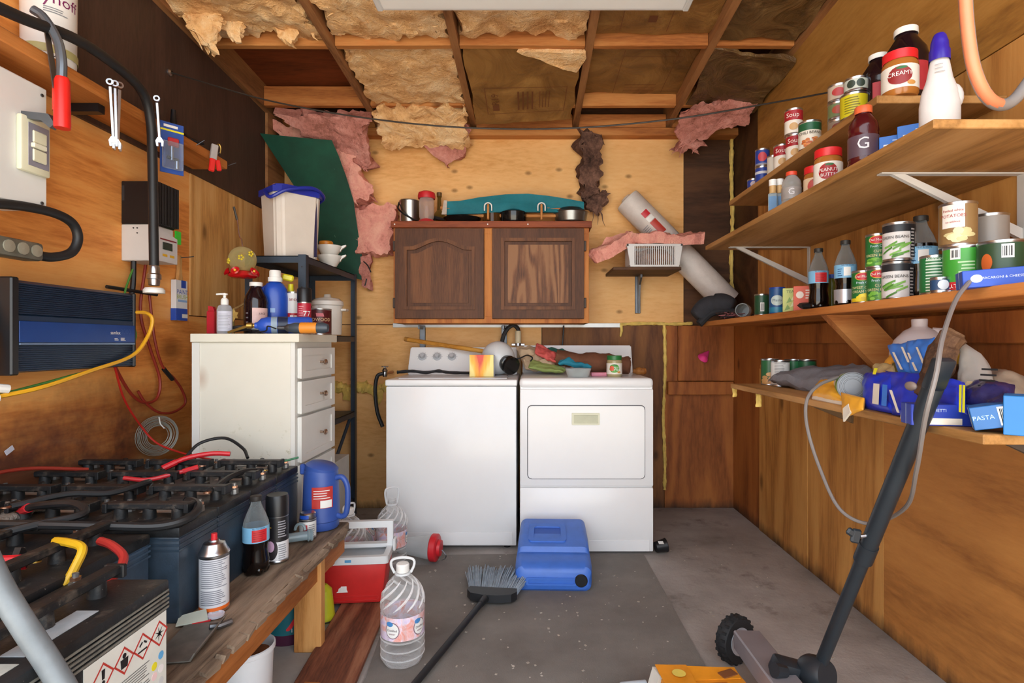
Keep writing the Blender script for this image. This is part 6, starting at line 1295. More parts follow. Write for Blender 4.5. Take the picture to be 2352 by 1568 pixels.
c3('green can with a nutrition panel next to the big cola', 2147, 1.06, .034, .104, '#1f6e3a', prints=((-.6, .7, .1, .92, '#c9d9c8', 11),), texts=(('Nutrition', .010, .9, '#e0e8dc', 0),)); c3('small dark blue tin in front of the nutrition panel can', 2160, 1.025, .022, .04, '#26466c', discs=((.3, .5, .012, .012, '#c9d0d8'),))
t = can('bright green can standing upside down with a red brand band', 1.075, put(2214, 1.075), z3 + .114, .044, .114, '#3f9a35', group=G3, bands=((.78, .96, '#c3262e'),), texts=(('STOKELY\'S', .014, .87, '#f0ece6', .1),), bar=(.15, .06, .3), prints=((-.5, .3, .35, .7, '#b9d9a8', 5),), rot=(PI, 0, face(1.075, 1.39) + PI))
t = can('can of peeled white potatoes on top of the bright green can', 1.078, put(2200, 1.078), z3 + .1145, .041, .112, '#8a6a42', group=G3, prints=((-.85, .35, .42, .93, '#e4ddd4', 0),), texts=(('Peeled white', .0085, .8, '#a32a30', -.25), ('POTATOES', .011, .68, '#a32a30', -.25), ('no additive', .007, .55, '#a32a30', -.25)))
heap(.3, .03, 9, 9, ['#d9cfa0', '#c9bb86'], .0404, t, .025, .014, .011)
can('dark green can of carrots at the near end of the third shelf', 1.10, put(2300, 1.10), z3, .047, .112, '#26432a', group=G3, bar=(.0, .62, .9), discs=((-.6, .55, .012, .02, '#c9622a'), (.25, .25, .03, .014, '#a89a7a'))); can('grey tin stacked behind the potatoes can', 1.2, put(2272, 1.2), z3 + .1, .042, .11, '#8f867e', group=G3); can('plain tin under the grey tin at the back of the third shelf', 1.2, put(2270, 1.2), z3, .042, .0995, '#6f675e', group=G3)
def pasta(t, d):
    b = d[1] / 2 + .0006; quad(t, d[0] * .34, d[0] * .47, d[2] * .15, d[2] * .85, -b, GREYP, 'grey_end_panel'); text('MACARONI & CHEESE', .0075, col('#c9d6ee', .5), t, x=-.005, z=d[2] * .5, y=-b); B().prism([(-.05 + .011 * math.cos(a), d[2] * .5 + .009 * math.sin(a)) for a in [i * PI / 8 for i in range(16)]], -b - .0002, -b + .0002).build('emblem', col('#b9c9ea', .5), t)
carton('blue macaroni box lying at the near end of the third shelf', (1.035, put(2300, 1.035), z3), (.15, .06, .038), '#1f49b0', (0, -.05, face(1.03, 1.24) + .25), 'blue pasta boxes', deco=pasta)

# ---- lowest shelf
z4 = .9005
def p4(px, X): return (X, put(px, X), z4)
G4 = 'cans on the lowest right shelf'
can('white can with a barcode at the far end of the lowest shelf', *p4(1792, 1.02), .037, .105, '#d4d2ce', group=G4, bar=(-.2, .04, .35), prints=((-.6, .6, .4, .92, '#8f8f90', 9),)); t = can('green can of new potatoes behind the white can', *p4(1768, 1.01), .035, .11, '#1f5c34', group=G4); heap(-.2, .03, 8, 3, ['#b98a52', '#c99a62'], .0365, t, .024, .02, .011)
can('green can peeking out right of the white can', *p4(1822, 1.10), .036, .108, '#23683c', group=G4, bar=(-.1, .1, .4)); can('dark green can farthest right of the far group on the lowest shelf', *p4(1853, 1.14), .037, .108, '#1f5a36', group=G4, prints=((.1, .7, .3, .8, '#b9c9b8', 5),))
t = thing('grey_cloth', 'crumpled grey cloth lying on the lowest shelf', 'cloth', (0, 0, 0)); X = 1.02; B().sheet([(.96, 2.28, z4 + .02), (1.02, 1.92, z4 + .02), (1.2, 1.95, z4 + .07), (1.14, 2.3, z4 + .06)], .07, 20, 14, .022, 11, pillow=True, fr=9).build('cloth', col('#77757a', .9, 0, .15, 30, .4), t)
t = can('green and white can lying on its side on the lowest shelf', .965, 1.71, z4 + .043, .042, .115, '#ddd8cf', group=G4, lid=col('#7f8286', .5, .3, .1), rot=(math.radians(86), 0, face(.98, 1.7) + .12), bands=((.5, .93, '#5a9a3a'),), texts=(('BEANS', .018, .7, '#e8ead8', 2.4), ('RED', .02, .3, '#8a3a2a', 2.5)))
def bag(label, m, c4, th, seed, extra=None, cat='bag', name='pasta_bag', amp=.01, group='snack and pasta bags on the lowest shelf'):
    t = thing(name, label, cat, (0, 0, 0), group=group); B().sheet(c4, th, 16, 12, amp, seed, pillow=True, fr=16).build('bag', m, t, 60)
    if extra: extra(t)
    return t
ORB = col('#e0a032', .35, 0, .12, 12); WHP = col('#d9cfc0', .45); BLB = col('#1d34b4', .28, 0, .2, 18); YST = col('#e6df28', .4); LBL = col('#3a78cf', .35, 0, .12)
def s4(px, X, dz=0): return Vector((X, put(px, X), z4 + dz))
def stripe(t, a, b, c, d, m, nm): 
    q = B(); q.bm.faces.new([q.bm.verts.new(v) for v in (a, b, c, d)]); q.build(nm, m, t)
bag('orange and white pasta bag at the front edge left of the lying can', ORB, [s4(1866, .885, .008), s4(1945, .885, .008), s4(1940, .955, .05), s4(1885, .955, .045)], .05, 3, lambda t: B().sheet([s4(1866, .878, .0), s4(1945, .878, .0), s4(1942, .9, .018), s4(1870, .9, .014)], .008, 8, 4, .002, 2).build('white_hem', WHP, t))
t = bag('small orange and white bag drooping over the front edge of the lowest shelf', ORB, [s4(1936, .866, -.035), s4(1985, .872, .0), s4(1985, .885, .03), s4(1932, .885, .035)], .02, 7, lambda t: B().sheet([s4(1938, .858, -.04), s4(1955, .862, -.01), s4(1950, .866, .01), s4(1937, .862, -.005)], .006, 6, 6, .002, 2).build('white_corner', WHP, t), amp=.005)
def bluebag(t):
    B().box(s4(2018, .885, .075), (.004, .03, .05), (0, .1, 0)).build('yellow_stripe', YST, t)
bag('shiny blue pasta bag with white panels right of the lying can', BLB, [s4(1985, .895, .0), s4(2062, .89, .0), s4(2060, .955, .10), s4(1990, .96, .09)], .045, 9, lambda t: (stripe(t, s4(2003, .878, .02), s4(2018, .877, .02), s4(2020, .898, .07), s4(2006, .9, .07), WHP, 'white_panel'), stripe(t, s4(2024, .875, .02), s4(2036, .875, .02), s4(2038, .896, .07), s4(2027, .897, .07), LBL, 'pale_panel'), stripe(t, s4(2004, .915, .092), s4(2011, .915, .092), s4(2016, .93, .108), s4(2008, .93, .108), YST, 'yellow_stripe')))
def bb2(t): stripe(t, s4(2042, .868, .062), s4(2049, .868, .062), s4(2066, .862, .012), s4(2060, .862, .012), WHP, 'white_stripe'); B().sphere(s4(2092, .885, .075), .016, 12, (.5, 1.2, .7)).build('product_window', col('#8a7a70', .5), t); stripe(t, s4(2067, .858, .0), s4(2090, .858, .0), s4(2092, .861, .025), s4(2071, .861, .025), GREYP, 'barcode')
bag('dark blue pasta bag with a slanting white stripe behind the black pole', BLB, [s4(2045, .885, .0), s4(2130, .88, .0), s4(2125, .96, .1), s4(2035, .96, .1)], .04, 13, bb2)
bag('blue bag with a bright yellow end stripe at the near part of the shelf', BLB, [s4(2125, .9, .03), s4(2220, .9, .03), s4(2218, .96, .085), s4(2130, .96, .075)], .045, 17, lambda t: (stripe(t, s4(2202, .872, .035), s4(2208, .872, .035), s4(2209, .90, .088), s4(2203, .90, .088), YST, 'yellow_stripe'), stripe(t, s4(2210, .872, .035), s4(2216, .872, .035), s4(2217, .90, .088), s4(2211, .90, .088), YST, 'yellow_stripe')))
bag('tan pasta bag half buried between the blue bags', col('#b59a6a', .6, 0, .2, 30, .3), [s4(2002, .98, .06), s4(2062, .98, .07), s4(2060, 1.03, .12), s4(2010, 1.03, .11)], .03, 19)
bag('yellow bag with black lettering below the diagonal brace', ORB, [s4(2020, 1.03, .09), s4(2075, 1.02, .09), s4(2068, 1.08, .16), s4(2045, 1.08, .14)], .03, 21, lambda t: stripe(t, s4(2045, 1.0, .095), s4(2070, 1.0, .095), s4(2068, 1.02, .125), s4(2050, 1.02, .12), col('#57501f', .5), 'dark_print'))
for k, (a, c, sd) in enumerate((((2066, 2108), (2040, 2095), 25), ((2100, 2150), (2085, 2148), 29))):
    X0, X1 = 1.0 - .015 * k, 1.05 - .015 * k
    bag(('left' if k == 0 else 'right') + ' of the two light blue bags in front of the milk jug', LBL, [s4(a[0], X0, .09), s4(a[1], X0, .08), s4(c[1], X1, .175 + .015 * k), s4(c[0], X1, .165 + .015 * k)], .03, sd, lambda t, a=a, X0=X0: (stripe(t, s4(a[0] + 2, X0 - .012, .105), s4(a[0] + 8, X0 - .012, .105), s4(a[0] - 12, X0 + .012, .15), s4(a[0] - 17, X0 + .012, .15), WHP, 'white_stripe'), stripe(t, s4(a[0] + 18, X0 - .012, .125), s4(a[0] + 24, X0 - .012, .125), s4(a[0] + 8, X0 + .014, .165), s4(a[0] + 3, X0 + .014, .165), WHP, 'white_stripe')))
t = thing('milk_jug', 'large white translucent plastic jug on the lowest shelf', 'jug', p4(2112, 1.15), face(1.15, 1.65)); JW = col('#cfc6c9', .35, 0, .06); s = .96
B().lathe([(0, 0), (.07, 0), (.078, .012), (.078, .12), (.076, .15), (.064, .185), (.04, .212), (.022, .222), (.02, .226), (.021, .245), (.019, .247), (0, .247)], 30).build('body', JW, t); B().box((0, -.078, .12), (.018, .02, .12), (.12, 0, 0), bev=.006, seg=2).build('moulded_rib', col('#ded6d9', .35), t); B().tube(smoothpath([(.03, .0, .21), (.075, 0, .2), (.095, 0, .15), (.08, 0, .09)]), .012, 10).build('handle', JW, t)
t = thing('paper_roll', 'rumpled brown paper bundle leaning over the blue bags', 'bundle', (0, 0, 0)); q = smoothpath([s4(2130, .93, .04), s4(2150, .95, .1), s4(2170, .98, .16), s4(2192, 1.0, .2)]); B().tube(q, [.02] + [.028] * 6 + [.032] * 10 + [.028] * 6 + [.02] * 2, 12).wobble(.008, 26, 4).build('paper', wood('crumpled_paper', '#6e4f36', '#553a27', '#2d1e15', (9, 9, 9), 4, .8, .3), t, 25)
bag('black plastic bag behind the brown paper bundle', BLACKPL, [s4(2150, .98, .03), s4(2225, .98, .03), s4(2215, 1.06, .12), s4(2170, 1.06, .13)], .04, 31); bag('yellow and orange snack bag behind the rice bag', col('#b08a1e', .35, 0, .3, 12), [s4(2185, 1.05, .05), s4(2225, 1.05, .05), s4(2222, 1.12, .17), s4(2180, 1.12, .15)], .03, 33)
def rice(t):
    B().sheet([s4(2218, .985, .035), s4(2275, .985, .03), s4(2262, 1.0, .09), s4(2222, 1.0, .095)], .045, 10, 8, .004, 3, pillow=True).build('rice', col('#c9b48a', .8, 0, .1, 90, .4), t); b = B()
    for k in range(6): b.box(s4(2258 + k * 3, .965, .06 + .012 * k), (.003, .03, .004), (0, 0, .3))
    b.build('small_print', BLACKP, t)
bag('clear plastic bag of rice with a pointed top', clear('#d6d0c8', .12, alpha=.3), [s4(2208, .97, .02), s4(2290, .97, .02), s4(2255, 1.05, .15), s4(2218, 1.05, .175)], .05, 37, rice)
bag('clear bag of pale food at the near end of the lowest shelf', col('#9a8a78', .4, 0, .2, 30), [s4(2285, 1.04, .04), s4(2352, 1.04, .04), s4(2352, 1.12, .1), s4(2280, 1.12, .11)], .06, 39)
def spag(t, d):
    b = d[1] / 2 + .0006; quad(t, -d[0] * .46, -d[0] * .02, d[2] * .06, d[2] * .36, -b, WHP, 'white_strip'); quad(t, d[0] * .1, d[0] * .48, d[2] * .08, d[2] * .9, -b, GREYP, 'nutrition_panel'); text('SPAGHETTI', .009, col('#c9d6ee', .5), t, x=-d[0] * .28, z=d[2] * .72, y=-b)
carton('long dark blue spaghetti box at the front of the lowest shelf', (.915, put(2200, .915), z4), (.2, .05, .045), '#1a3396', (0, 0, face(.915, 1.2) + .45), 'blue pasta boxes', deco=spag)
def bcd(t, d): barcode_flat(.0, d[0] * .42, d[2] * .1, d[2] * .9, -d[1] / 2 - .0006, t, seed=6); text('PASTA', .012, col('#a8c9ea', .5), t, x=-d[0] * .28, z=d[2] * .5, y=-d[1] / 2 - .0006)
carton('mid blue box with a barcode tilted on the spaghetti box', (.925, put(2297, .925), z4 + .012), (.085, .06, .045), '#22609e', (0, -.22, face(.93, 1.12) + .1), 'blue pasta boxes', deco=bcd); carton('blue box standing at the right edge of the lowest shelf', (.95, put(2352, .95), z4), (.06, .07, .075), '#1b6fb0', (0, 0, face(.95, 1.08)), 'blue pasta boxes')
t = bag('blue and purple crinkled bag behind the spaghetti box', col('#2a2a5c', .25, 0, .5, 22), [s4(2215, .93, .04), s4(2330, .93, .04), s4(2330, 1.0, .09), s4(2220, 1.0, .09)], .04, 43)
for k, (px, py, L) in enumerate(((1687, 884, .05), (1742, 896, .085))): foam(('short' if k == 0 else 'longer') + ' drip of yellow foam below the far end of the lowest shelf', [P(px, py, 2.44 - k * .2), P(px, py + 12, 2.44 - k * .2), P(px + 1, py + 12 + L * 300, 2.44 - k * .2)], .013, 11 + k)
# strap loop hanging top right
t = thing('garden_hose', 'orange and grey garden hose loop hanging at the top right', 'hose', (0, 0, 0)); q = smoothpath([P(2215, -60, 1.15), P(2222, 60, 1.15), P(2238, 160, 1.15), P(2270, 225, 1.17), P(2310, 240, 1.2), P(2350, 205, 1.22), P(2385, 130, 1.24), P(2400, -60, 1.24)], 8)
B().tube(q, .0125, 12).build('grey_hose', col('#8d8a8a', .45), t); B().tube([v + Vector((-.0035, -.004, 0)) for v in q[:30]], .0115, 12).build('orange_side', col('#e58a62', .45), t)
# ================================================================ on the bench edge
def onb(px, py):       # a point on the bench top from its foot in the picture
    Y = (H - ZB) * F / (py - VY); return (XP(px, Y), Y, ZB + .0045)
t = can('white and orange aerosol can with a red nozzle on the bench', *onb(492, 1400), .0365, .148, '#d6d8de', name='aerosol_can', bands=((.0, .1, '#e06a22'),), prints=((-1.0, 1.0, .45, .95, '#8a8d98', 14), (-1.0, .9, .15, .42, '#7d808c', 8)))
B().lathe([(.037, .147), (.038, .15), (.035, .156), (.033, .158), (.026, .176), (.014, .18), (.013, .184), (0, .184)], 24).build('dome', STEEL, t); B().lathe([(.008, .183), (.0075, .2), (0, .2)], 12).build('red_nozzle', REDP, t)
soda('cola bottle with a light blue label on the bench', *onb(588, 1316), h=.236, r=.038, fill=.44, red=True)
t = can('black and white aerosol can with a black cap behind the cola on the bench', *onb(637, 1288), .0345, .15, '#d9dade', name='aerosol_can', bands=((.45, .97, '#1c1c20'),), discs=((-.55, .3, .02, .035, '#2a262c'), (-.6, .36, .012, .018, '#c9a4c4')), prints=((.05, .9, .55, .92, '#9a9aa2', 7), (.1, .95, .05, .42, '#8a8d94', 8)), texts=(('T', .03, .7, '#d9b84a', -.75),)); B().lathe([(.035, .148), (.035, .205), (.032, .214), (0, .214)], 24).build('cap', BLACKPL, t)
t = can('small white can with a blue and steel lid on the bench', *onb(707, 1236), .03, .07, '#d9dbd9', name='glue_can', bands=((.97, 1.0, '#8a8d90'),), prints=((-.5, -.05, .1, .75, '#b5303a', 0), (.1, 1.0, .1, .8, '#8a8d90', 7))); B().lathe([(.026, .068), (.028, .072), (.028, .088), (.024, .092), (0, .092)], 22, lobes=22, la=.02).build('screw_lid', STEEL, t); patch(.0285, -1.2, .1, .073, .086, BLUEP, t, 'blue_lid_band')
t = thing('hose_fitting', 'clear grey plastic hose elbow lying on the bench', 'fitting', onb(684, 1250)); CG = clear('#9fb4bd', .1, alpha=.55); b = B(); b.lathe([(.02, -.05), (.022, -.045), (.018, -.04), (.022, -.034), (.016, -.03), (.016, .03), (.022, .034), (.018, .04), (.022, .045), (.02, .05), (.012, .05), (.012, -.05), (.02, -.05)], 18, c=(0, 0, .0225), axis=(1, .5, 0)); b.build('barbed_tube', CG, t); B().tube([(.018 * math.cos(a), .02, .04 + .022 * math.sin(a)) for a in [i * PI / 8 for i in range(9)]], .005, 8).build('loop', CG, t)
x, y, _ = onb(738, 1212); t = thing('blue_pitcher', 'tall blue plastic pitcher with a handle and red label on the bench end', 'pitcher', (x, y - .0, ZB + .0045), 0); BP = col('#33519c', .42, 0, .08, 14, .05)
B().lathe([(0, 0), (.062, 0), (.066, .006), (.066, .03), (.07, .034), (.064, .2), (.06, .225)], 30).build('body', BP, t); b = B(); b.lathe([(.06, .0), (.061, .02), (.045, .032), (0, .034)], 30); bmesh.ops.transform(b.bm, matrix=Matrix.Translation((0, 0, .215)) @ Matrix.Rotation(.22, 4, 'Y'), verts=b.bm.verts); b.build('sloped_lid', BP, t)
B().tube(smoothpath([(.055, -.01, .19), (.085, -.015, .195), (.105, -.018, .165), (.108, -.018, .11), (.102, -.018, .06), (.085, -.015, .045), (.06, -.01, .05)]), .0105, 12).build('handle', BP, t); B().box((-.066, -.012, .225), (.02, .02, .04), bev=.005).build('spout', BP, t)
R = .0685; pa = face(x, y); lb = patch(R, pa - .5, pa + .62, .088, .168, col('#b8352f', .5, 0, .15, 20), t, 'red_label', off=.0015); patch(R, pa - .05, pa + .55, .09, .118, WHITE, lb, 'barcode', off=.0022); b = B(); lines_curved(b, R, pa - .4, pa + .5, .125, .162, 4, .3, off=.0024); b.build('small_print', WHITE, lb)
t = thing('bottle_top', 'round translucent white cap lying in front of the aerosol can', 'cap', onb(495, 1418)); B().lathe([(0, 0), (.021, 0), (.021, .006), (.018, .006), (.017, .002), (0, .002)], 22).build('cap', col('#d0d0dc', .4), t)
t = thing('paper_scrap', 'torn pale paper scrap with a red edge on the bench', 'paper', onb(442, 1430), .5); B().sheet([(-.035, -.02, .003), (.035, -.025, .004), (.03, .02, .014), (-.03, .02, .008)], .002, 8, 6, .004, 4).build('paper', col('#bfc7ba', .7), t); B().sheet([(.0, -.026, .003), (.04, -.03, .004), (.042, -.024, .005), (.0, -.02, .004)], .002, 4, 2, .001, 2).build('red_edge', REDP, t)
t = thing('metal_plate', 'bent grey metal plate lying on the bench beside the foreground battery', 'plate', onb(440, 1478), .15); B().prism([(-.05, .0), (.035, .0), (.045, .018), (.042, .019), (.032, .003), (-.05, .003)], -.09, .09, 'y').build('plate', col('#77736c', .5, .4, .3, 20), t); B().tube([(.02, .05, .01), (.04, .06, .006), (.06, .08, .006)], .008, 8).build('bent_tab', DSTEEL, t)

# ================================================================ under the bench
def onf(px, py): Y = H * F / (py - VY); return (XP(px, Y), Y, .0)
x, y, _ = onf(660, 1466); t = thing('coolant_jug', 'gallon jug of purple fluid with a teal label marked 1 GAL under the bench', 'jug', (x, y + .02, 0), face(x, y, .1)); B().lathe([(0, 0), (.075, 0), (.08, .01), (.08, .15), (.07, .175), (.03, .19), (.02, .195), (.02, .205)], 28).build('jug', col('#4a2038', .25, 0, .15), t); B().lathe([(.022, .203), (.022, .218), (0, .219)], 18).build('cap', BLACKPL, t)
R = .0805; patch(R, -1.0, .5, .04, .15, col('#12606a', .4, 0, .12), t, 'teal_label', 14); patch(R, .5, 1.0, .04, .15, col('#d5d6dc', .45), t, 'white_panel', off=.0006); b = B(); lines_curved(b, R, .55, .95, .055, .145, 9, .3); b.build('small_print', GREYP, t); text('1 GAL', .02, WHITE, t, R=R + .001, z=.055, a=.25)
b = B(); n = 12; up_, dn_ = [], []
for k in range(n + 1):
    u = k / n; a = -.25 + .6 * u - PI / 2; zc = .06 + .07 * u ** 1.6; w_ = .012 * math.sin(PI * min(1, u * .9 + .08)); up_.append(b.bm.verts.new(((R + .0012) * math.cos(a), (R + .0012) * math.sin(a), zc + w_))); dn_.append(b.bm.verts.new(((R + .0012) * math.cos(a), (R + .0012) * math.sin(a), zc - w_)))
for k in range(n): b.bm.faces.new((dn_[k], dn_[k + 1], up_[k + 1], up_[k]))
b.build('red_swoosh', REDP, t)
t = thing('yellow_container', 'yellow green plastic container standing behind the bench leg', 'container', onf(744, 1424), .3); B().lathe([(0, 0), (.04, 0), (.043, .004), (.03, .12), (.012, .14), (0, .141)], 20).build('body', col('#c5c62a', .4), t); B().lathe([(.0435, .004), (.0435, .01)], 20).build('dark_foot', col('#3c3c36', .5), t)
t = thing('white_bucket', 'white plastic bucket of brown sludge under the bench', 'bucket', (-.81, 1.60, 0)); B().lathe([(0, 0), (.06, 0), (.063, .004), (.07, .2), (.075, .203), (.075, .215), (.071, .217), (.068, .2), (.06, .17), (0, .17)], 30).build('bucket', col('#d6d8db', .4, 0, .05), t); B().lathe([(0, .186), (.064, .186)], 26).wobble(.005, 30, 2).build('brown_contents', col('#96552c', .8, 0, .35, 30, .5), t)
t = thing('wire_coil', 'small rusty spring coil on the sludge in the white bucket', 'coil', (-.825, 1.61, .196)); B().tube([(.016 * math.cos(a) + .001 * a, .012 * math.sin(a), .002 * math.sin(a * .5) + .006) for a in [i * .5 for i in range(40)]], .002, 5).build('coil', col('#4a3a30', .5, .5), t)

# ================================================================ floor
PLK = wood('floor_plank', '#a06a4e', '#7e4a34', '#4d2c20', (9, .8, 9), 6, .8, .35, 1.2, .4)
t = thing('floor_plank', 'reddish weathered plank lying on the floor in front of the cooler', 'plank', (-.655, 1.93, 0), .06); b = B(); b.mm((-.095, -.62, 0), (.095, .42, .022), bev=.004); b.build('board', PLK, t); 
b = B(); rnd = random.Random(3)
for k in range(6): b.box((rnd.uniform(-.07, .07), rnd.uniform(-.5, -.2), .0235), (.03, .05, .004), (0, 0, rnd.uniform(0, 3)))
b.wobble(.006, 40, 2).build('splinter', LUMBER, t)
# cooler
t = thing('cooler', 'small red and white cooler with a raised white handle behind the bench', 'cooler', (-.725, 2.34, .023), .10); CRD = col('#cf2e2c', .38, 0, .15, 8); CW = col('#dfe1e2', .35, 0, .05)
b = B(); b.box((0, 0, .085), (.27, .175, .17), bev=.012, seg=2, taper=(.84, .84)); b.build('body', CRD, t); b = B(); b.ring(rrect(-.14, .14, -.092, .092, .015), rrect(-.118, .118, -.07, .07, .012), .165, .195, 'z'); b.build('rim', CW, t)
B().mm((-.117, -.069, .171), (.117, .069, .173)).build('inner_tray', col('#b9bfc4', .4), t)
B().ring([(-.142, .19), (.142, .19), (.142, .30), (-.142, .30)], [(-.118, .205), (.118, .205), (.118, .272), (-.118, .272)], .03, .055).build('handle', CW, t)
for q in (-1, 1): B().box((q * .148, 0.04, .2), (.012, .05, .05), bev=.004).build('handle_pivot', CW, t)
B().mm((-.03, -.093, .175), (-.005, -.0925, .185)).build('blue_sticker', col('#5a9fd0', .5), t)
B().prism([(-.065, .045), (-.02, .045), (-.025, .055), (-.025, .068), (-.038, .07), (-.042, .082), (-.046, .082), (-.048, .065), (-.056, .06), (-.058, .05)], -.0856, -.0835, 'y', Matrix.Rotation(-.082, 4, 'X')).build('paint_chip', WHITE, t)
B().ring(rrect(-.085, .1, .015, .035, .008), rrect(-.082, .097, .018, .032, .006), -.0795, -.075).build('moulded_recess', CRD, t)
WB = clear('#ffffff', .03, alpha=.05)
g = N('water_label'); v = g.coord(); n1 = g.noise(v, 26, 4, .6, .8); g.l(g.ramp(n1, [(.3, lin('#e5866c')), (.42, lin('#e9b4b0')), (.52, lin('#e6d6e4')), (.68, lin('#d5c2e6')), (.8, lin('#f0ece8'))]), g.b.inputs['Base Color']); WLAB = g.done(.3)
def water(label, loc, rz=0.0, full=True, cap=True, group='gallon bottles of distilled water', rot=None):
    t = thing('water_bottle', label, 'bottle', loc, rz, group, rot); r, h = .072, .295
    pf = [(0, .012), (.04, .0), (.064, .004), (r, .02), (r, .05), (r * .975, .055), (r, .06), (r, .085), (r * .98, .09), (r, .095), (r, .175), (r, .19), (r * .93, .225), (r * .7, .26), (r * .42, .283), (.02, .292), (.019, .31)]
    B().lathe(pf[:11], 40, lobes=8, la=.022).build('lower_shell', WB, t); B().lathe(pf[10:], 64, tw=16.0, lobes=12, la=.05).build('spiral_shoulder', WB, t)
    b = B()
    for k in range(10):
        a0 = k * 2 * PI / 10; pth = []
        for j in range(9):
            u = j / 8; rr = (r * 1.0) * (1 - .0 * u) if u < .15 else r * (1.0 - .52 * ((u - .15) / .85) ** 1.7); pth.append((rr * math.cos(a0 + u * 1.5), rr * math.sin(a0 + u * 1.5), .19 + .088 * u))
        b.tube(pth, [.0015, .003, .004, .0045, .0045, .004, .0035, .0025, .001], 6)
    b.build('spiral_ridge_glint', clear('#ffffff', .05, alpha=.4), t); b = B()  # spiral ridges made whiter than the shell to imitate bright glints
    for zz in (.03, .058, .088): b.lathe([(r + .0002, zz - .003), (r + .0022, zz), (r + .0002, zz + .003)], 36)
    b.build('moulded_ring', clear('#ffffff', .05, alpha=.25), t)
    if full: B().lathe([(0, .226), (r * .9, .226)], 30).build('water_surface', clear('#eef4f8', .0, alpha=.12), t)
    B().lathe([(r + .001, .097), (r + .001, .172)], 40).build('wrap_label', WLAB, t); R = r + .001
    for a in (-.35, .95):
        disc_patch(R, a, .132, .025, .027, col('#8a6f7a', .5), t, 'label_ring', off=.0006); disc_patch(R, a, .132, .022, .024, WHITE, t, off=.001); text('Distilled', .0105, col('#5a4a52', .5), t, R=R + .0014, z=.133, a=a); text('water', .0095, col('#8a5a62', .5), t, R=R + .0014, z=.122, a=a); disc_patch(R, a - .12, .153, .012, .008, col('#4a8ac8', .5), t, 'blue_emblem', off=.0016)
    if cap: B().lathe([(.021, .298), (.022, .3), (.022, .322), (.019, .326), (0, .326)], 22, lobes=22, la=.02).build('cap', WHITE, t)
    else: B().lathe([(.018, .29), (.018, .318)] , 18).build('thread', WB, t)
    b = B(); b.lathe([(.021, .291), (.027, .291), (.027, .297), (.021, .297)], 22); 
    hp = [(-.027, 0, .294), (-.038, 0, .318), (-.034, 0, .338), (.0, .0, .345), (.034, 0, .338), (.038, 0, .318), (.027, 0, .294)] if cap else [(-.025, 0, .294), (-.033, 0, .33), (-.033, 0, .36), (-.02, 0, .372), (.02, 0, .372), (.033, 0, .36), (.033, 0, .33), (.025, 0, .294)]
    b.tube(smoothpath(hp, 4), .0045, 7); b.build('handle_ring', col('#d9dcde', .35), t); return t
x, y, _ = onf(917, 1538); water('full gallon bottle of distilled water standing alone on the mat', (x, y + .05, .0065), .1)
x, y, _ = onf(893, 1306); water('open gallon bottle of distilled water beside the washer', (x, y + .06, .0), .6, True, False)
water('empty clear gallon bottle standing behind the cooler', (-.83, 2.56, .0), 1.2, False, True); water('empty clear bottle lying on its side behind the cooler', (-.87, 2.73, .075), 0, False, False, rot=(-PI / 2, 0, 0))
t = thing('feeder_jar', 'clear plastic jar with a red screw ring lying on the floor by the washer', 'jar', (-.505, 2.76, .007)); b = B(); ax = (1, -.12, -.03)
B().lathe([(0, -.11), (.035, -.11), (.04, -.1), (.042, -.06), (.055, .02), (.06, .06)], 26, c=(-.04, 0, .07), axis=ax).build('clear_body', clear('#cfd3d4', .06, alpha=.48), t); B().lathe([(.062, .055), (.066, .06), (.066, .085), (.06, .09), (.04, .092), (.038, .105), (.02, .107), (0, .107)], 26, c=(-.04, 0, .07), axis=ax).build('red_ring', REDP, t); B().tube(smoothpath([(.07, -.02, .06), (.09, -.03, .04), (.085, -.02, .02), (.07, -.03, .015)]), .003, 6).build('wire_hook', DSTEEL, t)
# blue water container leaning against the dryer
t = thing('water_container', 'blue five gallon water container lying in front of the dryer', 'water container', (XP(1268, 2.6), 2.42, .0065), -.03); BWC = col('#3d6cc4', .42, 0, .12, 14, .06)
def ringpts(wt, wb, z0, z1, n=6): return rrect(-wt, wt, z0, z1, .03, n)
b = B(); secs = []
for (yy, w_, z0, z1) in ((-.005, .15, .012, .085), (.008, .163, .0, .105), (.05, .168, .0, .118), (.11, .168, .0, .128), (.12, .163, .003, .15), (.2, .163, .003, .172), (.3, .160, .004, .192), (.36, .158, .006, .2), (.375, .14, .02, .185)):
    secs.append([b.bm.verts.new((u, yy, v)) for u, v in rrect(-w_, w_, z0, z1, min(.03, (z1 - z0) * .45), 6)])
for i in range(len(secs) - 1):
    n = len(secs[i])
    for k in range(n): b.bm.faces.new((secs[i][k], secs[i][(k + 1) % n], secs[i + 1][(k + 1) % n], secs[i + 1][k]))
b.bm.faces.new(secs[0]); b.bm.faces.new(secs[-1]); b.build('tank', BWC, t, 40)
tp = lambda yy: .15 + (yy - .12) * .25
b = B(); rr = rrect(-.115, .06, .15, .29, .02); rin = rrect(-.09, .035, .175, .265, .015); V = [[b.bm.verts.new((u, v, tp(v) + q)) for u, v in L] for L in (rr, rin) for q in (-.01, .007)]; oa, ob, ia, ib = V
for i in range(len(rr)):
    k = (i + 1) % len(rr)
    for q in ((oa[i], oa[k], ob[k], ob[i]), (ob[i], ob[k], ib[k], ib[i]), (ib[i], ib[k], ia[k], ia[i])): b.bm.faces.new(q)
b.build('handle_ridge', BWC, t); b = B(); b.bm.faces.new([b.bm.verts.new((u, v, tp(v) + .0012)) for u, v in rin]); b.build('handle_recess', col('#2a52a8', .5), t)
B().ring(rrect(-.12, .1, .028, .062, .01), rrect(-.11, .09, .036, .054, .006), -.009, -.001).build('front_groove', BWC, t)
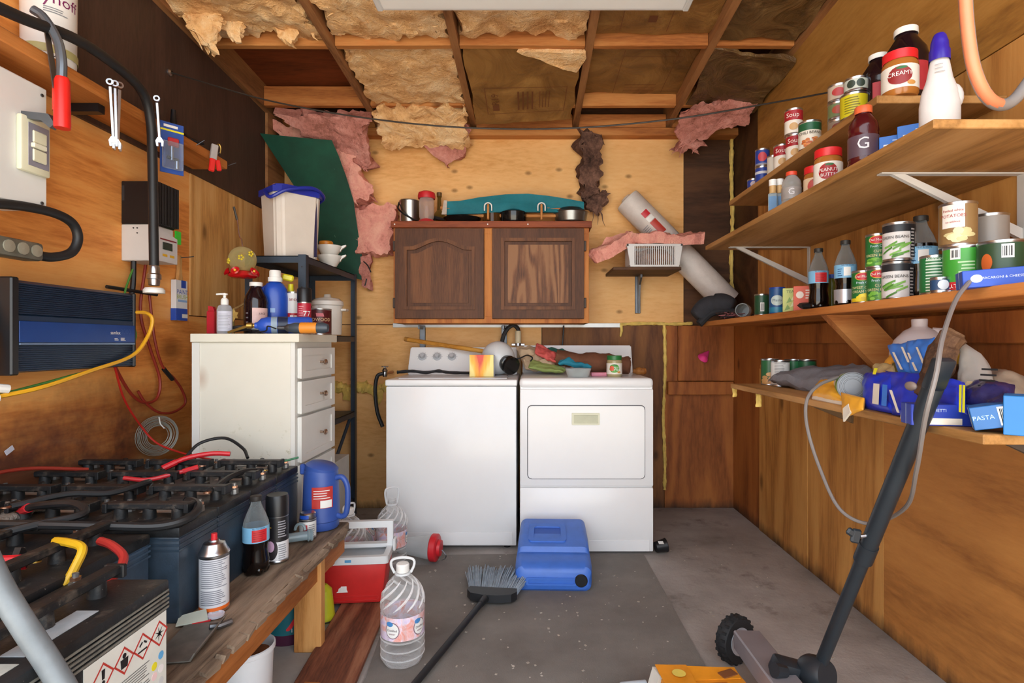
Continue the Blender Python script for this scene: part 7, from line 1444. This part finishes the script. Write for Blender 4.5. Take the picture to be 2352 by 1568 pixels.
B().lathe([(0, 0), (.028, 0), (.028, .018), (.024, .022), (0, .022)], 22, c=(.118, .01, .05), axis=(0, -1, 0), lobes=22, la=.03).build('black_cap', BLACKPL, t)
t = thing('plastic_cup', 'small black plastic pot with a white sticker on the floor right of the dryer', 'pot', (XP(1518, 2.87), 2.88, 0.0), .3); B().lathe([(0, -.028), (.026, -.028), (.034, .028), (.036, .03), (.032, .03), (.024, -.024), (0, -.024)], 20, c=(0, 0, .036), axis=(.95, -.1, .12)).build('pot', BLACKPL, t); B().box((-.01, -.022, .062), (.028, .016, .002), (.6, .1, 0)).build('white_sticker', WHITE, t)
# broom
t = thing('broom', 'black broom with grey bristles lying on the mat', 'broom', (0, 0, 0)); hc = Vector((XP(1130, 2.33), 2.33, .035)); BK = col('#1a1c20', .5)
b = B(); b.prism([(-.105, 0), (-.085, -.03), (-.03, -.045), (.03, -.045), (.085, -.03), (.105, 0), (.1, .03), (-.1, .03)], -.016, .016, 'z', Matrix.Translation(hc) @ Matrix.Rotation(-.12, 4, 'Z')); b.build('head', BK, t)
hd = Matrix.Translation(hc) @ Matrix.Rotation(-.12, 4, 'Z'); rnd = random.Random(5); b = B()
for k in range(420):
    u = rnd.uniform(-.1, .1); w_ = rnd.uniform(-.012, .012); L = .15 + .03 * rnd.random(); p0 = hd @ Vector((u, .025, w_)); p1 = hd @ Vector((u * 1.5 + rnd.uniform(-.01, .01), .025 + L, w_ * 1.6 + rnd.uniform(.0, .03))); b.tube([p0, (p0 + p1) / 2 + Vector((0, 0, .008)), p1], [.003, .0026, .0018], 4)
o_ = b.build('bristles', col('#93a0ac', .6, 0, .25, 30), t); o_['kind'] = 'stuff'
e0 = hd @ Vector((-.02, -.04, 0)); e1 = Vector((XP(905, 1.62), 1.62, .02)); B().cyl(e0, e0 + (e1 - e0).normalized() * .05, .017, .013, 14).build('socket', BK, t); B().cyl(e0, e1, .0115, seg=14).build('handle', BK, t)
# wheeled garden tool with a black pole leaning on the lowest shelf
t = thing('wheeled_tool', 'wheeled garden tool with a long black pole leaning against the lowest right shelf', 'garden tool', (.8, 1.7, 0)); o = Vector((.8, 1.7, 0)); BKP = col('#20262c', .42, 0, .15)
w_c = Vector((.69, 1.9, .075)) - o; ax = Vector((.5, -.85, .05)).normalized()
b = B(); b.lathe([(.045, -.022), (.07, -.022), (.075, -.012), (.076, 0), (.075, .012), (.07, .022), (.045, .022), (.045, -.022)], 40, c=w_c, axis=ax); 
rot = ax.to_track_quat('Z', 'Y').to_matrix()
for k in range(20):
    a = k * 2 * PI / 20
    for s_ in (-1, 1):
        c_ = w_c + rot @ Vector((.0745 * math.cos(a + .08 * s_), .0745 * math.sin(a + .08 * s_), .011 * s_)); b.box(c_, (.008, .008, .014), rot.to_euler())
b.build('tyre', RUBBER, t); B().lathe([(0, -.018), (.03, -.018), (.045, -.024), (.047, 0), (.045, .024), (.03, .018), (0, .018)], 28, c=w_c, axis=ax).build('wheel_hub', col('#c3c8d2', .35, .3), t)
p0 = P(1715, 1468, 1.83) - o; p1 = P(1830, 1620, 1.45) - o; d_ = (p1 - p0); M_ = Matrix.Translation((p0 + p1) / 2) @ d_.to_track_quat('Z', 'Y').to_matrix().to_4x4(); b = B(); b.box((0, 0, 0), (.085, .06, d_.length), bev=.004); bmesh.ops.transform(b.bm, matrix=M_, verts=b.bm.verts); b.build('grey_housing', col('#8d878b', .45, .2, .1), t)
j = P(1875, 1545, 1.55) - o; B().lathe([(0, -.035), (.038, -.035), (.045, -.02), (.045, .02), (.038, .035), (0, .035)], 24, c=j, axis=(.5, -1, .3)).build('pivot', BKP, t); B().box(j + Vector((-.07, .02, .0)), (.09, .05, .05), (.2, .3, .1), bev=.01, seg=2).build('clamp', BKP, t); B().cyl(j + Vector((-.09, -.01, .01)), j + Vector((-.125, -.02, .02)), .016, .02, 10).build('clamp_knob', BKP, t)
a0 = j + Vector((.01, 0, .02)); a2 = Vector((.838, 1.17, .985)) - o; a1 = a0 + (a2 - a0) * .48
B().cyl(a0, a1, .0165, seg=18).build('lower_tube', BKP, t); B().cyl(a1, a2, .0195, seg=18).build('upper_tube', BKP, t); B().cyl(a1 - (a2 - a0).normalized() * .03, a1 + (a2 - a0).normalized() * .02, .022, seg=18).build('collar', BKP, t)
dv = (a2 - a0).normalized(); b = B(); b.box((0, 0, .03), (.044, .022, .07), bev=.006, seg=2); bmesh.ops.transform(b.bm, matrix=Matrix.Translation(a2) @ dv.to_track_quat('Z', 'Y').to_matrix().to_4x4(), verts=b.bm.verts); b.build('flattened_end', BKP, t)
kp = a0 + (a2 - a0) * .54; B().cyl(kp, kp + Vector((-.032, 0, -.004)), .005, seg=8).build('knob_screw', STEEL, t); b = B(); b.box(kp + Vector((-.042, 0, -.003)), (.022, .012, .034), (0, .2, 0), bev=.004); b.box(kp + Vector((-.054, 0, .006)), (.02, .011, .018), (0, .6, 0), bev=.004); b.build('wing_knob', BKP, t)
# grey cord looping down from the third shelf
t = thing('looped_cord', 'thin grey cord looping down from the third shelf in front of the right wall', 'cord', (0, 0, 0)); q = smoothpath([P(2228, 645, 1.24), P(2195, 690, 1.2), P(2165, 775, 1.12), P(2150, 860, 1.08), P(2125, 960, 1.1), P(2105, 1080, 1.2), P(2080, 1165, 1.35), P(2000, 1202, 1.5), P(1930, 1170, 1.55), P(1885, 1080, 1.6), P(1855, 985, 1.62), P(1853, 920, 1.62), P(1880, 885, 1.64), P(1925, 866, 1.66)], 8); B().tube(q, .0048, 8).build('cord', col('#77706d', .5, 0, .1), t)
# orange carton and white tube at the bottom edge
t = thing('orange_carton', 'torn orange printed carton lying at the bottom edge of the floor', 'box', (.50, 1.58, .0065), .12); OC = col('#d98a1e', .5, 0, .2, 12)
B().mm((-.11, -.1, 0), (.13, .1, .085), bev=.002).build('carton', OC, t); B().sheet([(-.115, -.1, .088), (-.03, -.1, .09), (-.02, .115, .1), (-.115, .12, .105)], .003, 6, 6, .004, 3).build('torn_flap', OC, t); B().sheet([(-.03, .06, .087), (.12, .05, .087), (.125, .1, .09), (-.03, .112, .098)], .003, 6, 4, .003, 4).build('torn_flap', OC, t); B().box((-.125, .1, .06), (.012, .04, .08), (.1, .25, .2)).build('torn_edge', col('#cfc8bd', .7), t)
B().box((.09, .07, .093), (.05, .03, .003), (0, 0, .3)).build('brown_print', col('#7a4a2a', .5), t); disc = B().lathe([(0, 0), (.02, 0)], 16, c=(-.06, .07, .1055)); disc.build('printed_circle', col('#e3c95a', .5), t)
b = B(); lines_flat(b, -.01, .08, .0, .05, 4, 0, .3); bmesh.ops.transform(b.bm, matrix=Matrix.Translation((0, 0, .0875)) @ Matrix.Rotation(-PI / 2, 4, 'X'), verts=b.bm.verts); b.build('small_print', col('#a85a1a', .5), t)
t = thing('paint_tube', 'white plastic tube lying beside the orange carton', 'tube', (.31, 1.70, .0065)); B().lathe([(0, -.04), (.02, -.04), (.022, -.035), (.022, .04), (0, .04)], 18, c=(0, 0, .0225), axis=(1, .15, 0)).build('tube', col('#b9c3cc', .4), t); B().cyl((-.045, -.006, .0225), (-.06, -.008, .0225), .012, seg=14).build('cap', WHITE, t)
# litter on the floor
t = B(); rnd = random.Random(12)
for k in range(90):
    x, y = rnd.uniform(-.5, 1.1), rnd.uniform(1.7, 3.0); s_ = rnd.uniform(.003, .010); zf = .0065 if -.5 < x < .57 and y < 2.83 else .0005
    if y > 2.85 and x < .66: continue
    t.box((x, y, zf + .001), (s_, s_ * rnd.uniform(.4, 1), .002), (0, 0, rnd.uniform(0, 3)))
tag(t.build('floor_debris', col('#a99f92', .8)), 'pale crumbs and paint flakes scattered over the mat and slab', 'debris', kind='stuff')
